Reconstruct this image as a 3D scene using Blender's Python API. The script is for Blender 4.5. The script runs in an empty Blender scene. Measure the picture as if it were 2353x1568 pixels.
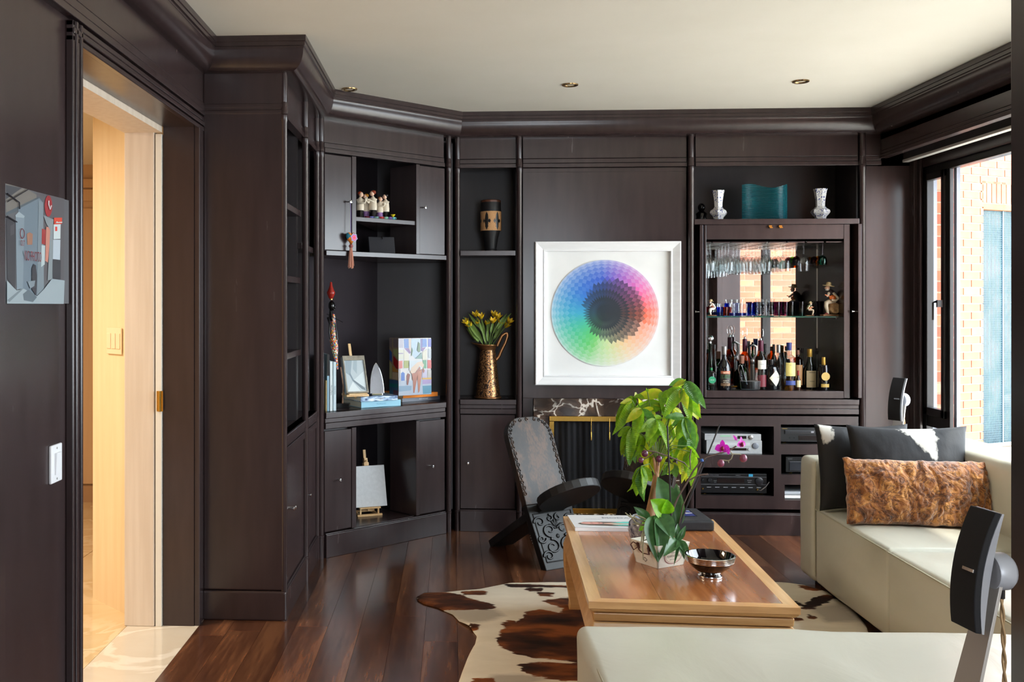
import bpy, bmesh, math, random
from mathutils import Vector, Matrix, noise
from math import sin, cos, pi, radians, atan, hypot
random.seed(7)
S = bpy.context.scene
COL = S.collection
# ---------------------------------------------------------------- camera
FW, FH = 2353, 1568
PX, PY, FP, HC = 900.0, 698.0, 2350.0, 1.35
TH = atan(140 / FP); CT, ST = cos(TH), sin(TH)
cd = bpy.data.cameras.new('camera'); cam = bpy.data.objects.new('camera', cd); COL.objects.link(cam)
cd.sensor_fit = 'HORIZONTAL'; cd.sensor_width = 36; cd.lens = FP / FW * 36
cd.shift_x = (FW / 2 - PX) / FW; cd.shift_y = -(FH / 2 - PY) / FW
cd.clip_start = .05; cd.clip_end = 200
cam.location = (0, 0, HC); cam.rotation_euler = (pi / 2, 0, TH)
S.camera = cam
# ---------------------------------------------------------------- light
S.view_settings.view_transform = 'Standard'; S.view_settings.look = 'None'
S.view_settings.gamma = 1; S.view_settings.use_curve_mapping = False
S.view_settings.exposure = 0.3
S.cycles.transparent_max_bounces = 64
W = bpy.data.worlds.new('sky'); S.world = W; W.use_nodes = True
bg = W.node_tree.nodes['Background']; bg.inputs[0].default_value = (.86, .93, 1, 1); bg.inputs[1].default_value = 12
def add_light(name, kind, loc, energy, color=(1, 1, 1), rot=(0, 0, 0), **kw):
    l = bpy.data.lights.new(name, kind); l.energy = energy; l.color = color
    for k, v in kw.items(): setattr(l, k, v)
    o = bpy.data.objects.new(name, l); o.location = loc; o.rotation_euler = rot; COL.objects.link(o); return o
sun = add_light('sun', 'SUN', (6, -3, 8), 4, (1, .95, .86), angle=radians(1.5))
sun.rotation_euler = Vector((.42, -.40, .82)).to_track_quat('Z', 'Y').to_euler()
add_light('hall_lamp', 'AREA', (-2.7, 3.5, 2.2), 58, (1, .85, .66), (0, 0, 0), size=1.0)
for nm, lc, rt, sx_, sy_ in (('window_portal', (2.86, 4.25, 1.29), (0, pi / 2, 0), 1.7, 3.5), ('rear_portal', (1.4, -1.62, 1.45), (pi / 2, 0, 0), 1.6, 1.3)):
    q = add_light(nm, 'AREA', lc, 1, rot=rt, shape='RECTANGLE', size=sx_, size_y=sy_); q.data.cycles.is_portal = True
# ---------------------------------------------------------------- measuring helpers
def ray(u, v):
    a = u - PX; return Vector((a * CT - FP * ST, a * ST + FP * CT, -(v - PY)))
def at(u, v, y):                 # world point seen at (u,v) in the plane Y=y
    r = ray(u, v); k = y / r.y; return Vector((r.x * k, y, HC + r.z * k))
def onz(u, v, z):
    r = ray(u, v); k = (z - HC) / r.z; return Vector((r.x * k, r.y * k, z))
def onx(u, v, x):
    r = ray(u, v); k = x / r.x; return Vector((x, r.y * k, HC + r.z * k))
def X(u, y): return at(u, 0, y).x
def Z(u, v, y): return at(u, v, y).z
# ---------------------------------------------------------------- materials
def lin(c):
    return tuple(((v / 255 + .055) / 1.055) ** 2.4 if v / 255 > .04045 else v / 255 / 12.92 for v in c[:3]) + (1,)
MATS = {}
class NT:
    def __init__(s, m): s.t = m.node_tree; s.n = s.t.nodes; s.l = s.t.links
    def new(s, k, **kw):
        n = s.n.new('ShaderNode' + k)
        for a, b in kw.items(): setattr(n, a, b)
        return n
    def link(s, a, b): s.l.new(a, b)
def base(name, col=(128, 128, 128), rough=.5, metal=0, spec=.5, **kw):
    m = bpy.data.materials.new(name); m.use_nodes = True; MATS[name] = m
    p = m.node_tree.nodes['Principled BSDF']
    p.inputs['Base Color'].default_value = lin(col); p.inputs['Roughness'].default_value = rough
    p.inputs['Metallic'].default_value = metal; p.inputs['Specular IOR Level'].default_value = spec
    for k, v in kw.items(): p.inputs[k.replace('_', ' ')].default_value = v
    return m, p, NT(m)
def coords(n, scale=(1, 1, 1), rot=(0, 0, 0), kind='Object'):
    tc = n.new('TexCoord'); mp = n.new('Mapping'); n.link(tc.outputs[kind], mp.inputs[0])
    mp.inputs['Scale'].default_value = scale; mp.inputs['Rotation'].default_value = rot
    return mp.outputs[0]
def ramp(n, stops, interp='LINEAR'):
    r = n.new('ValToRGB'); r.color_ramp.interpolation = interp
    e = r.color_ramp.elements
    while len(e) < len(stops): e.new(.5)
    for i, (p, c) in enumerate(stops): e[i].position = p; e[i].color = lin(c)
    return r
def noisy(name, c1, c2, scale=8, rough=.5, stretch=(1, 1, 1), bump=0, detail=4, metal=0, spec=.5, rvar=0, dist=0, bdist=.002, **kw):
    m, p, n = base(name, c1, rough, metal, spec, **kw)
    t = n.new('TexNoise'); t.inputs['Scale'].default_value = scale; t.inputs['Detail'].default_value = detail
    t.inputs['Distortion'].default_value = dist
    n.link(coords(n, stretch), t.inputs[0])
    r = ramp(n, [(.3, c1), (.7, c2)]); n.link(t.outputs[0], r.inputs[0]); n.link(r.outputs[0], p.inputs['Base Color'])
    if bump:
        b = n.new('Bump'); b.inputs['Strength'].default_value = bump; b.inputs['Distance'].default_value = bdist
        n.link(t.outputs[0], b.inputs['Height']); n.link(b.outputs[0], p.inputs['Normal'])
    if rvar:
        mr = n.new('MapRange'); mr.inputs[3].default_value = rough - rvar; mr.inputs[4].default_value = rough + rvar
        n.link(t.outputs[0], mr.inputs[0]); n.link(mr.outputs[0], p.inputs['Roughness'])
    return m
def wood(name, c1, c2, c3, rough, axis=1, scale=6, coat=0, bump=.15, rnd=.25):
    m, p, n = base(name, c1, rough)
    st = [1, 1, 1]; st[axis] = .07
    oi = n.new('ObjectInfo')
    tc = n.new('TexCoord'); add = n.new('VectorMath'); add.operation = 'ADD'
    sc = n.new('VectorMath'); sc.operation = 'SCALE'; sc.inputs[0].default_value = (17, 31, 9); n.link(oi.outputs['Random'], sc.inputs['Scale'])
    n.link(tc.outputs['Object'], add.inputs[0]); n.link(sc.outputs[0], add.inputs[1])
    mp = n.new('Mapping'); mp.inputs['Scale'].default_value = st; n.link(add.outputs[0], mp.inputs[0])
    t = n.new('TexNoise'); t.inputs['Scale'].default_value = scale; t.inputs['Detail'].default_value = 6; t.inputs['Distortion'].default_value = 1.2
    n.link(mp.outputs[0], t.inputs[0])
    t2 = n.new('TexNoise'); t2.inputs['Scale'].default_value = scale * 14; t2.inputs['Detail'].default_value = 3; n.link(mp.outputs[0], t2.inputs[0])
    mx = n.new('Math'); mx.operation = 'MULTIPLY_ADD'; mx.inputs[1].default_value = .45; n.link(t2.outputs[0], mx.inputs[0]); n.link(t.outputs[0], mx.inputs[2])
    r = ramp(n, [(.52, c1), (.72, c2), (.9, c3)]); n.link(mx.outputs[0], r.inputs[0])
    hs = n.new('HueSaturation'); mr = n.new('MapRange'); mr.inputs[3].default_value = 1 - rnd; mr.inputs[4].default_value = 1 + rnd
    n.link(oi.outputs['Random'], mr.inputs[0]); n.link(mr.outputs[0], hs.inputs['Value']); n.link(r.outputs[0], hs.inputs['Color'])
    n.link(hs.outputs[0], p.inputs['Base Color'])
    if coat: p.inputs['Coat Weight'].default_value = coat; p.inputs['Coat Roughness'].default_value = .08
    if bump:
        b = n.new('Bump'); b.inputs['Strength'].default_value = bump; b.inputs['Distance'].default_value = .001
        n.link(mx.outputs[0], b.inputs['Height']); n.link(b.outputs[0], p.inputs['Normal'])
    return m
def glass(name, tint=(245, 250, 250), facing=.35, rough=.0):
    m, p, n = base(name)
    n.n.remove(p)
    tr = n.new('BsdfTransparent'); tr.inputs[0].default_value = lin(tint)
    gl = n.new('BsdfGlossy'); gl.inputs['Roughness'].default_value = rough + .02
    lw = n.new('LayerWeight'); lw.inputs[0].default_value = .5
    pw = n.new('Math', operation='POWER'); n.link(lw.outputs['Facing'], pw.inputs[0]); pw.inputs[1].default_value = 4
    ma = n.new('Math', operation='MULTIPLY_ADD'); n.link(pw.outputs[0], ma.inputs[0]); ma.inputs[1].default_value = facing; ma.inputs[2].default_value = .03
    mx = n.new('MixShader'); n.link(ma.outputs[0], mx.inputs[0]); n.link(tr.outputs[0], mx.inputs[1]); n.link(gl.outputs[0], mx.inputs[2])
    n.link(mx.outputs[0], n.n['Material Output'].inputs[0]); return m
def marble(name, c0, c1, c2, scale, rough=.12, warp=.14):
    m, p, n = base(name, c0, rough)
    co = coords(n)
    ns = n.new('TexNoise'); ns.inputs['Scale'].default_value = scale; ns.inputs['Detail'].default_value = 8; ns.inputs['Distortion'].default_value = 1; n.link(co, ns.inputs[0])
    mv = n.new('MixRGB'); mv.inputs[0].default_value = warp; n.link(co, mv.inputs[1]); n.link(ns.outputs['Color'], mv.inputs[2])
    v = n.new('TexVoronoi'); v.feature = 'DISTANCE_TO_EDGE'; v.inputs['Scale'].default_value = scale * 1.6; n.link(mv.outputs[0], v.inputs[0])
    r = ramp(n, [(0, c2), (.02, c2), (.05, c1), (.3, c0)]); n.link(v.outputs['Distance'], r.inputs[0])
    r2 = ramp(n, [(.36, (0, 0, 0)), (.5, (255, 255, 255))]); n.link(ns.outputs[0], r2.inputs[0])
    mx = n.new('MixRGB'); n.link(r2.outputs[0], mx.inputs[0]); mx.inputs[1].default_value = lin(c0); n.link(r.outputs[0], mx.inputs[2])
    n.link(mx.outputs[0], p.inputs['Base Color']); return m
# colour carried by the mesh: flat print
def printmat(name, rough=.5, coat=0):
    m, p, n = base(name, (255, 255, 255), rough)
    a = n.new('Attribute'); a.attribute_name = 'ink'; n.link(a.outputs['Color'], p.inputs['Base Color'])
    if coat: p.inputs['Coat Weight'].default_value = coat
    return m
INK = printmat('printed_ink', .45); INKG = printmat('glossy_print', .2)
def plain(name, c, rough=.5, metal=0, **kw): return base(name, c, rough, metal, **kw)[0]
DARK = noisy('dark_brown_lacquered_wood', (50, 38, 38), (56, 43, 43), 5, .26, (4, 4, .6), .02, rvar=.03, spec=.55)
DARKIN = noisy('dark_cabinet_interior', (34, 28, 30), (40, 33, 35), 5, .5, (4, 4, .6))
BLACK = plain('black_frame', (22, 20, 21), .35)
WHITE = plain('white_plastic', (235, 235, 238), .35)
CHROME = plain('polished_chrome', (225, 225, 228), .12, 1)
STEEL = plain('brushed_silver', (175, 172, 170), .35, .9)
BRASS = plain('brass', (200, 160, 80), .22, 1)
GLASSM = glass('window_glass', (250, 252, 252), .3)
CLEAR = glass('clear_glass', (249, 250, 250), .9)
MIRROR = plain('mirror', (235, 238, 238), .01, 1)
CEIL = noisy('ceiling_paint', (222, 217, 205), (226, 221, 210), 3, .8)
CREAM = noisy('cream_veneer', (226, 200, 160), (234, 211, 174), 4, .45, (6, 6, .4))
PALE = noisy('pale_washed_wood', (214, 196, 176), (226, 210, 192), 5, .5, (8, 8, .4))
# ---------------------------------------------------------------- mesh builder
class MB:
    def __init__(s, M=None): s.v = []; s.f = []; s.c = []; s.M = M
    def add(s, vs, fs, col=None):
        b = len(s.v)
        s.v += [Vector(v) for v in vs]; s.f += [tuple(i + b for i in f) for f in fs]; s.c += [col] * len(fs); return s
    def box(s, x0, x1, y0, y1, z0, z1, col=None):
        if x0 > x1: x0, x1 = x1, x0
        if y0 > y1: y0, y1 = y1, y0
        if z0 > z1: z0, z1 = z1, z0
        return s.add([(x0, y0, z0), (x1, y0, z0), (x1, y1, z0), (x0, y1, z0), (x0, y0, z1), (x1, y0, z1), (x1, y1, z1), (x0, y1, z1)],
                     [(3, 2, 1, 0), (4, 5, 6, 7), (0, 1, 5, 4), (1, 2, 6, 5), (2, 3, 7, 6), (3, 0, 4, 7)], col)
    def hexa(s, P, col=None):    # 4 bottom ccw, 4 top ccw
        return s.add(P, [(3, 2, 1, 0), (4, 5, 6, 7), (0, 1, 5, 4), (1, 2, 6, 5), (2, 3, 7, 6), (3, 0, 4, 7)], col)
    def prism(s, pts, d, col=None):   # planar 3d polygon extruded by vector d
        n = len(pts); P = [Vector(p) for p in pts]; d = Vector(d)
        nn = Vector((0, 0, 0))
        for i in range(n): nn += P[i].cross(P[(i + 1) % n])
        if nn.dot(d) > 0: P = P[::-1]
        return s.add(P + [p + d for p in P], [tuple(range(n)), tuple(range(2 * n - 1, n - 1, -1))] + [(i, i + n, (i + 1) % n + n, (i + 1) % n) for i in range(n)], col)
    def lathe(s, prof, c=(0, 0, 0), seg=24, R=None, col=None, caps=True, sx=1, sy=1, a0=0, arc=2 * pi):
        c = Vector(c); vs = []; full = abs(arc - 2 * pi) < 1e-6; m = seg if full else seg + 1
        for r, z in prof:
            for i in range(m):
                a = a0 + arc * i / seg; q = Vector((r * cos(a) * sx, r * sin(a) * sy, z))
                if R is not None: q = R @ q
                vs.append(c + q)
        fs = []
        for k in range(len(prof) - 1):
            for i in range(seg):
                j = (i + 1) % m if full else i + 1
                fs.append((k * m + i, k * m + j, (k + 1) * m + j, (k + 1) * m + i))
        if caps and full:
            if prof[0][0] > 1e-5: fs.append(tuple(range(m - 1, -1, -1)))
            if prof[-1][0] > 1e-5: fs.append(tuple(range((len(prof) - 1) * m, len(prof) * m)))
        return s.add(vs, fs, col)
    def tube(s, pts, r, seg=8, col=None, flat=1):
        P = [Vector(p) for p in pts]; n = len(P); rr = r if isinstance(r, (list, tuple)) else [r] * n
        vs = []; up = Vector((0, 0, 1)); prev = None
        for i in range(n):
            t = (P[min(i + 1, n - 1)] - P[max(i - 1, 0)]).normalized()
            a = prev if prev is not None else (up.cross(t) if abs(t.z) < .95 else Vector((1, 0, 0)).cross(t))
            a = (a - t * a.dot(t)).normalized(); b = t.cross(a); prev = a
            for k in range(seg):
                g = 2 * pi * k / seg; vs.append(P[i] + (a * cos(g) + b * sin(g) * flat) * rr[i])
        fs = [(i * seg + k, i * seg + (k + 1) % seg, (i + 1) * seg + (k + 1) % seg, (i + 1) * seg + k) for i in range(n - 1) for k in range(seg)]
        fs += [tuple(range(seg - 1, -1, -1)), tuple(range((n - 1) * seg, n * seg))]
        return s.add(vs, fs, col)
    def ball(s, c, r, seg=14, rings=9, col=None, R=None):
        if not isinstance(r, (tuple, list)): r = (r, r, r)
        c = Vector(c); vs = []
        for j in range(rings + 1):
            t = pi * j / rings
            for i in range(seg):
                a = 2 * pi * i / seg; q = Vector((r[0] * sin(t) * cos(a), r[1] * sin(t) * sin(a), -r[2] * cos(t)))
                vs.append(c + (R @ q if R is not None else q))
        fs = [(j * seg + i, j * seg + (i + 1) % seg, (j + 1) * seg + (i + 1) % seg, (j + 1) * seg + i) for j in range(rings) for i in range(seg)]
        return s.add(vs, fs, col)
    def grid(s, fn, nu, nv, col=None, close=False):
        vs = [fn(i / nu, j / nv) for j in range(nv + 1) for i in range(nu + 1)]
        fs = [(j * (nu + 1) + i, j * (nu + 1) + i + 1, (j + 1) * (nu + 1) + i + 1, (j + 1) * (nu + 1) + i) for j in range(nv) for i in range(nu)]
        return s.add(vs, fs, col)
    def done(s, name, m, parent=None, smooth=None, bev=0, segs=2, label=None, cat=None, group=None, kind=None, sub=0, solid=0, disp=None, merge=False):
        me = bpy.data.meshes.new(name); V = s.v
        if s.M is not None: V = [s.M @ v for v in V]
        if parent is not None:
            inv = WM[parent.name].inverted(); V = [inv @ v for v in V]; MW = WM[parent.name].copy()
        else: MW = Matrix.Identity(4)
        if parent is None:      # origin at the base of the thing
            xs = [v.x for v in V]; ys = [v.y for v in V]; zs = [v.z for v in V]
            o0 = Vector(((min(xs) + max(xs)) / 2, (min(ys) + max(ys)) / 2, min(zs)))
            V = [v - o0 for v in V]; MW = Matrix.Translation(o0)
        me.from_pydata([tuple(v) for v in V], [], s.f)
        if any(c is not None for c in s.c):
            ca = me.color_attributes.new('ink', 'FLOAT_COLOR', 'CORNER')
            for p in me.polygons:
                c = s.c[p.index] or (200, 200, 200); c = lin(c)
                for li in p.loop_indices: ca.data[li].color = c
        me.materials.append(m)
        if merge:
            bm = bmesh.new(); bm.from_mesh(me); bmesh.ops.remove_doubles(bm, verts=bm.verts, dist=1e-5); bm.to_mesh(me); bm.free()
        if smooth is not None:
            me.shade_smooth(); me.set_sharp_from_angle(angle=radians(smooth))
        o = bpy.data.objects.new(name, me); COL.objects.link(o)
        if parent is None: o.matrix_world = MW
        else: o.parent = parent
        WM[o.name] = MW
        if bev:
            b = o.modifiers.new('bevel', 'BEVEL'); b.width = bev; b.segments = segs; b.limit_method = 'ANGLE'; b.angle_limit = radians(40)
        if solid:
            b = o.modifiers.new('solid', 'SOLIDIFY'); b.thickness = solid; b.offset = 0
        if sub:
            b = o.modifiers.new('sub', 'SUBSURF'); b.levels = sub; b.render_levels = sub
        if disp:
            t = bpy.data.textures.new(name, 'CLOUDS'); t.noise_scale = disp[1]; t.noise_depth = 2
            b = o.modifiers.new('disp', 'DISPLACE'); b.texture = t; b.strength = disp[0]; b.mid_level = .5; b.texture_coords = 'LOCAL'
        tag(o, label, cat, group, kind); return o
WM = {}
def tag(o, label=None, cat=None, group=None, kind=None):
    if label: o['label'] = label
    if cat: o['category'] = cat
    if group: o['group'] = group
    if kind: o['kind'] = kind
    return o
def thing(name, label, cat, loc=(0, 0, 0), rz=0, group=None, kind=None):
    o = bpy.data.objects.new(name, None); o.empty_display_size = .05; COL.objects.link(o)
    o.location = loc; o.rotation_euler = (0, 0, rz)
    WM[o.name] = Matrix.Translation(Vector(loc)) @ Matrix.Rotation(rz, 4, 'Z')
    return tag(o, label, cat, group, kind)
def copy_tree(o, parent=None, M=None):
    c = o.copy(); COL.objects.link(c); c.parent = parent
    WM[c.name] = M if M is not None else WM[o.name]
    for ch in o.children: copy_tree(ch, c)
    return c
def dup(root, loc, rz=None, label=None, scale=None):
    c = copy_tree(root); c.location = loc
    if rz is not None: c.rotation_euler.z = rz
    if label: c['label'] = label
    if scale: c.scale = scale
    return c
def text(s, size, m, parent, M, name='lettering', ext=0, sx=1):
    cu = bpy.data.curves.new('t', 'FONT'); cu.body = s; cu.size = size; cu.extrude = ext; cu.align_x = 'CENTER'; cu.align_y = 'CENTER'; cu.resolution_u = 3
    t = bpy.data.objects.new('t', cu); me = bpy.data.meshes.new_from_object(t); bpy.data.objects.remove(t)
    T = (WM[parent.name].inverted() if parent else Matrix.Identity(4)) @ M @ Matrix.Diagonal((sx, 1, 1, 1))
    me.transform(T); me.materials.clear(); me.materials.append(m); me.name = name
    o = bpy.data.objects.new(name, me); COL.objects.link(o); o.parent = parent; WM[o.name] = WM[parent.name]; return o
def face_M(p, right, up):         # local x=right, y=up, z=out
    r = Vector(right).normalized(); u = Vector(up); u = (u - r * u.dot(r)).normalized(); n = r.cross(u)
    M = Matrix((r, u, n)).transposed().to_4x4(); M.translation = Vector(p); return M
def TR(x=0, y=0, z=0, rz=0): return Matrix.Translation((x, y, z)) @ Matrix.Rotation(rz, 4, 'Z')
# ================================================================ the shell
FLOORW = wood('dark_red_brown_plank', (58, 33, 22), (86, 52, 35), (120, 78, 52), .22, 1, 5, .1, .1, .22)
MARBF = marble('pale_marble', (226, 216, 200), (216, 203, 184), (234, 225, 211), 2.2, .1, .45)
fl = MB().box(-1.06, 2.76, -1.5, 6.6, -.08, -.013).done('floor', plain('subfloor', (40, 22, 16), .6), kind='structure')
PW = .135; x = -1.06; i = 0
while x < 2.75:
    y = -1.5 if x > 9 else 1.2 - random.random() * .9
    w = min(PW, 2.76 - x)
    while y < 6.12:
        L = random.choice((1.0, 1.3, 1.6, 1.9)); y1 = min(y + L, 6.14)
        MB().box(x + .0006, x + w - .0006, y + .0006, y1 - .0006, -.012, 0).done('plank', FLOORW, fl)
        y = y1
    x += PW
MB().box(-1.06, 2.76, -1.5, .3, -.012, 0).done('threshold_boards', FLOORW, fl)
h = MB().box(-4.2, -1.06, 1.2, 6.9, -.08, -.013).done('floor', plain('mortar', (190, 178, 160), .7), kind='structure')
MB().box(-1.36, -1.061, 2.75, 4.35, -.012, 0).done('threshold_slab', MARBF, h)
MARB2 = marble('beige_marble', (224, 200, 160), (214, 186, 142), (229, 207, 169), 2, .1, .45)
for a in range(5):
    for b in range(9):
        MB().box(-1.362 - a * .6, -1.36 - (a + 1) * .6 + .002, 1.5 + b * .6, 1.5 + (b + 1) * .6 - .002, -.012, 0).done('marble_tile', MARB2, h)
MB().box(-4.2, 2.9, -1.5, 6.6, 2.47, 2.57).done('ceiling', CEIL, kind='structure')
# left wall with door opening Y 2.94..4.22
wl = MB().box(-1.21, -1.08, -1.5, 2.872, 0, 2.47).box(-1.21, -1.08, 2.872, 4.22, 2.09, 2.47).box(-1.21, -1.08, 4.22, 4.33, 0, 2.47).done('wall_left', DARK, kind='structure')
# frieze bands of the left wall
MB().box(-1.08, -1.062, 2.3, 4.31, 2.209, 2.36).box(-1.08, -1.058, 2.3, 4.31, 2.178, 2.206).box(-1.08, -1.054, 2.3, 4.31, 2.152, 2.175).done('trim_1', DARK, bev=.002, kind='structure')
# door casing: ribs
dc = MB()
for k in range(4): dc.box(-1.08, -1.058 + .004 * (k % 2), 2.80 + k * .018, 2.80 + k * .018 + .014, 0, 2.145)
for k in range(3): dc.box(-1.08, -1.058 + .004 * (k % 2), 2.80, 4.31, 2.086 + k * .021, 2.086 + k * .021 + .017)
dc.box(-1.08, -1.056, 4.225, 4.262, 0, 2.09).box(-1.08, -1.06, 4.27, 4.305, 0, 2.09)
dc.done('trim_2', DARK, bev=.003, kind='structure')
# reveal jambs of door
dj = thing('door_1', 'pale wooden door frame of the hall opening', None, (-1.25, 4.2, 0), kind='structure')
MB().box(-1.372, -1.245, 4.205, 4.35, 0, 2.07).done('jamb', PALE, dj, bev=.004)
MB().box(-1.24, -1.214, 4.208, 4.25, 0, 2.06).done('door_edge', plain('white_door_edge', (232, 226, 214), .45), dj, bev=.002)
MB().box(-1.372, -1.212, 2.872, 4.21, 2.065, 2.16).box(-1.372, -1.212, 2.79, 2.872, 0, 2.16).done('lintel', PALE, dj)
MB().box(-1.232, -1.206, 4.2, 4.208, .9, .985).lathe([(.006, .9), (.006, .985)], (-1.219, 4.196, 0), 10).done('hinge', BRASS, dj)
# hall: angled cream wall, far wall, ceiling
hw = MB().prism([(-1.40, 4.35, 0), (-1.645, 4.595, 0), (-1.645, 6.85, 0), (-1.22, 6.85, 0), (-1.22, 4.35, 0)], (0, 0, 2.3)).done('wall_hall', CREAM, kind='structure')
MB().prism([(-1.385, 4.35, 0), (-1.66, 4.625, 0), (-1.645, 4.655, 0), (-1.37, 4.38, 0)], (0, 0, .19)).done('baseboard_hall', MARB2, bev=.006, kind='structure')
TAN = noisy('tan_panel', (196, 160, 122), (204, 170, 132), 4, .4, (6, 6, .4))
MB().box(-4.2, -1.6, 6.85, 6.95, 0, 2.5).box(-4.2, -1.6, 6.82, 6.85, 2.14, 2.2).box(-4.2, -1.6, 6.83, 6.85, 2.05, 2.13).box(-4.2, -1.6, 6.83, 6.85, .12, 2.0).done('wall_hall', TAN, bev=.003, kind='structure')
MB().box(-4.2, -1.6, 6.81, 6.83, 0, .11).done('baseboard_hall', plain('tan_base', (170, 134, 100), .4), kind='structure')
MB().box(-4.3, -4.2, 1, 7, 0, 2.5).box(-4.2, -1.3, 1.1, 1.2, 0, 2.5).done('wall_hall', CREAM, kind='structure')
MB().box(-4.3, -1.21, 1, 7, 2.3, 2.36).done('ceiling', CEIL, kind='structure')
# back wall shell behind the joinery, right wall shell
MB().box(-1.3, 2.9, 6.6, 6.7, -.08, 2.47).done('wall_back', DARKIN, kind='structure')
# opening partition in front (jambs at picture's left and right edge)
MB().box(1.211, 2.85, 2.15, 2.3, 0, 2.47).done('wall_front', DARK, bev=.003, kind='structure')
MB().box(-1.08, -1.028, 2.15, 2.3, 0, 2.47).done('wall_front', DARK, bev=.003, kind='structure')
# room behind the viewpoint
MB().box(-1.2, 2.9, -1.6, -1.5, 0, .8).box(-1.2, .6, -1.6, -1.5, .8, 2.47).box(2.2, 2.9, -1.6, -1.5, .8, 2.47).box(.6, 2.2, -1.6, -1.5, 2.1, 2.47).done('wall_rear', noisy('ivory_wall', (222, 214, 200), (228, 220, 207), 3, .8), kind='structure')
MB().box(2.8, 2.9, -1.5, 2.2, 0, 2.47).done('wall_right', MATS['ivory_wall'], kind='structure')
# ---- crown moulding, mitred along the joinery
def sweep(path, prof, closed=False):
    n = len(path); P = [Vector((p[0], p[1])) for p in path]; vs = []; m = len(prof)
    for i in range(n):
        ds = []
        if i > 0: ds.append((P[i] - P[i - 1]).normalized())
        if i < n - 1: ds.append((P[i + 1] - P[i]).normalized())
        ns = [Vector((d.y, -d.x)) for d in ds]
        if len(ns) == 2:
            b = (ns[0] + ns[1]).normalized(); b = b / b.dot(ns[0])
        else: b = ns[0]
        for o, z in prof: q = P[i] + b * o; vs.append((q.x, q.y, z))
    fs = [(i * m + k, (i + 1) * m + k, (i + 1) * m + k + 1, i * m + k + 1) for i in range(n - 1) for k in range(m - 1)]
    return vs, fs
prof = [(-.03, 2.47), (.09, 2.47), (.09, 2.446), (.086, 2.444), (.086, 2.428), (.08, 2.426), (.08, 2.418)]
for k in range(13):
    a = pi / 2 * k / 12; prof.append((.002 + .076 * max(0, cos(a)) ** .75, 2.414 - .084 * sin(a)))
prof += [(-.03, 2.330)]
path = [(-1.075, -1.5), (-1.075, 4.315), (-.70, 4.315), (-.70, 5.348), (.022, 6.07), (2.47, 6.07), (2.47, 2.31)]
MB().add(*sweep(path, prof)).done('trim_3', DARK, smooth=25, kind='structure')
# right wall: pelmet, window wall
MB().box(2.48, 2.51, 2.3, 6.09, 2.236, 2.47).box(2.476, 2.51, 2.3, 6.09, 2.216, 2.234).box(2.47, 2.515, 2.3, 6.09, 2.192, 2.213).box(2.48, 2.9, 2.3, 6.09, 2.3, 2.47).done('trim_4', DARK, bev=.002, kind='structure')
wr = MB().box(2.67, 2.9, 2.3, 6.5, 2.125, 2.47).box(2.67, 2.9, 2.3, 6.5, 0, .44).box(2.67, 2.72, 6.03, 6.65, 0, 2.47).box(2.67, 2.9, 2.2, 2.5, 0, 2.47)
wr.box(2.655, 2.67, 5.99, 6.03, 0, 2.2).box(2.64, 2.67, 6.03, 6.09, 0, 2.3)
wr.done('wall_right', DARK, bev=.003, kind='structure')
w1 = thing('window_1', 'black framed casement and fixed window', None, (2.730, 4.2, .44), kind='structure')
f = MB()
f.box(2.690, 2.725, 2.5, 6.03, 2.085, 2.125).box(2.690, 2.760, 2.5, 6.03, .44, .48).box(2.690, 2.725, 5.99, 6.03, .48, 2.085)
f.box(2.690, 2.712, 5.715, 5.76, .48, 2.085).box(2.690, 2.725, 5.75, 5.99, .655, .72).box(2.690, 2.760, 3.9, 3.95, .48, 2.085)
f.done('window_frame', BLACK, w1, bev=.003)
cs = MB().box(2.675, 2.715, 5.75, 5.785, .72, 2.085).box(2.675, 2.715, 5.95, 5.99, .72, 2.085).box(2.675, 2.715, 5.75, 5.99, .72, .765).box(2.675, 2.715, 5.75, 5.99, 2.045, 2.085).done('casement', BLACK, w1, bev=.003)
MB().box(2.645, 2.675, 5.757, 5.771, 1.33, 1.37).tube([(2.650, 5.765, 1.36), (2.645, 5.78, 1.36), (2.642, 5.80, 1.355), (2.642, 5.80, 1.26)], .006).done('handle', BLACK, cs)
ALU = plain('grey_aluminium', (120, 124, 134), .4, .3)
MB().box(2.726, 2.745, 5.712, 5.745, .48, 2.1).box(2.726, 2.75, 5.99, 6.03, .48, 2.1).box(2.760, 2.830, 2.5, 6.03, .42, .47).done('outer_frame', ALU, w1)
MB().box(2.720, 2.724, 5.75, 5.99, .48, 2.085).done('pane', GLASSM, w1)
MB().box(2.720, 2.724, 3.95, 5.69, .48, 2.085).done('pane', GLASSM, w1)
MB().box(2.720, 2.724, 2.5, 3.9, .48, 2.085).done('pane', GLASSM, w1)
bl = thing('roller_blind', 'rolled-up dark blind with a pale bottom bar above the window', 'blind', (2.66, 4.2, 2.17))
MB().lathe([(.04, -1.83), (.04, 1.83)], (2.62, 4.21, 2.235), 18, Matrix.Rotation(pi / 2, 3, 'X')).box(2.58, 2.59, 2.4, 6.03, 2.175, 2.26).done('rolled_fabric', plain('charcoal_blind', (52, 48, 50), .7), bl, smooth=40)
MB().box(2.575, 2.61, 2.4, 6.03, 2.160, 2.175).done('bottom_bar', plain('pale_bar', (205, 202, 196), .4), bl, bev=.002)
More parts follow.
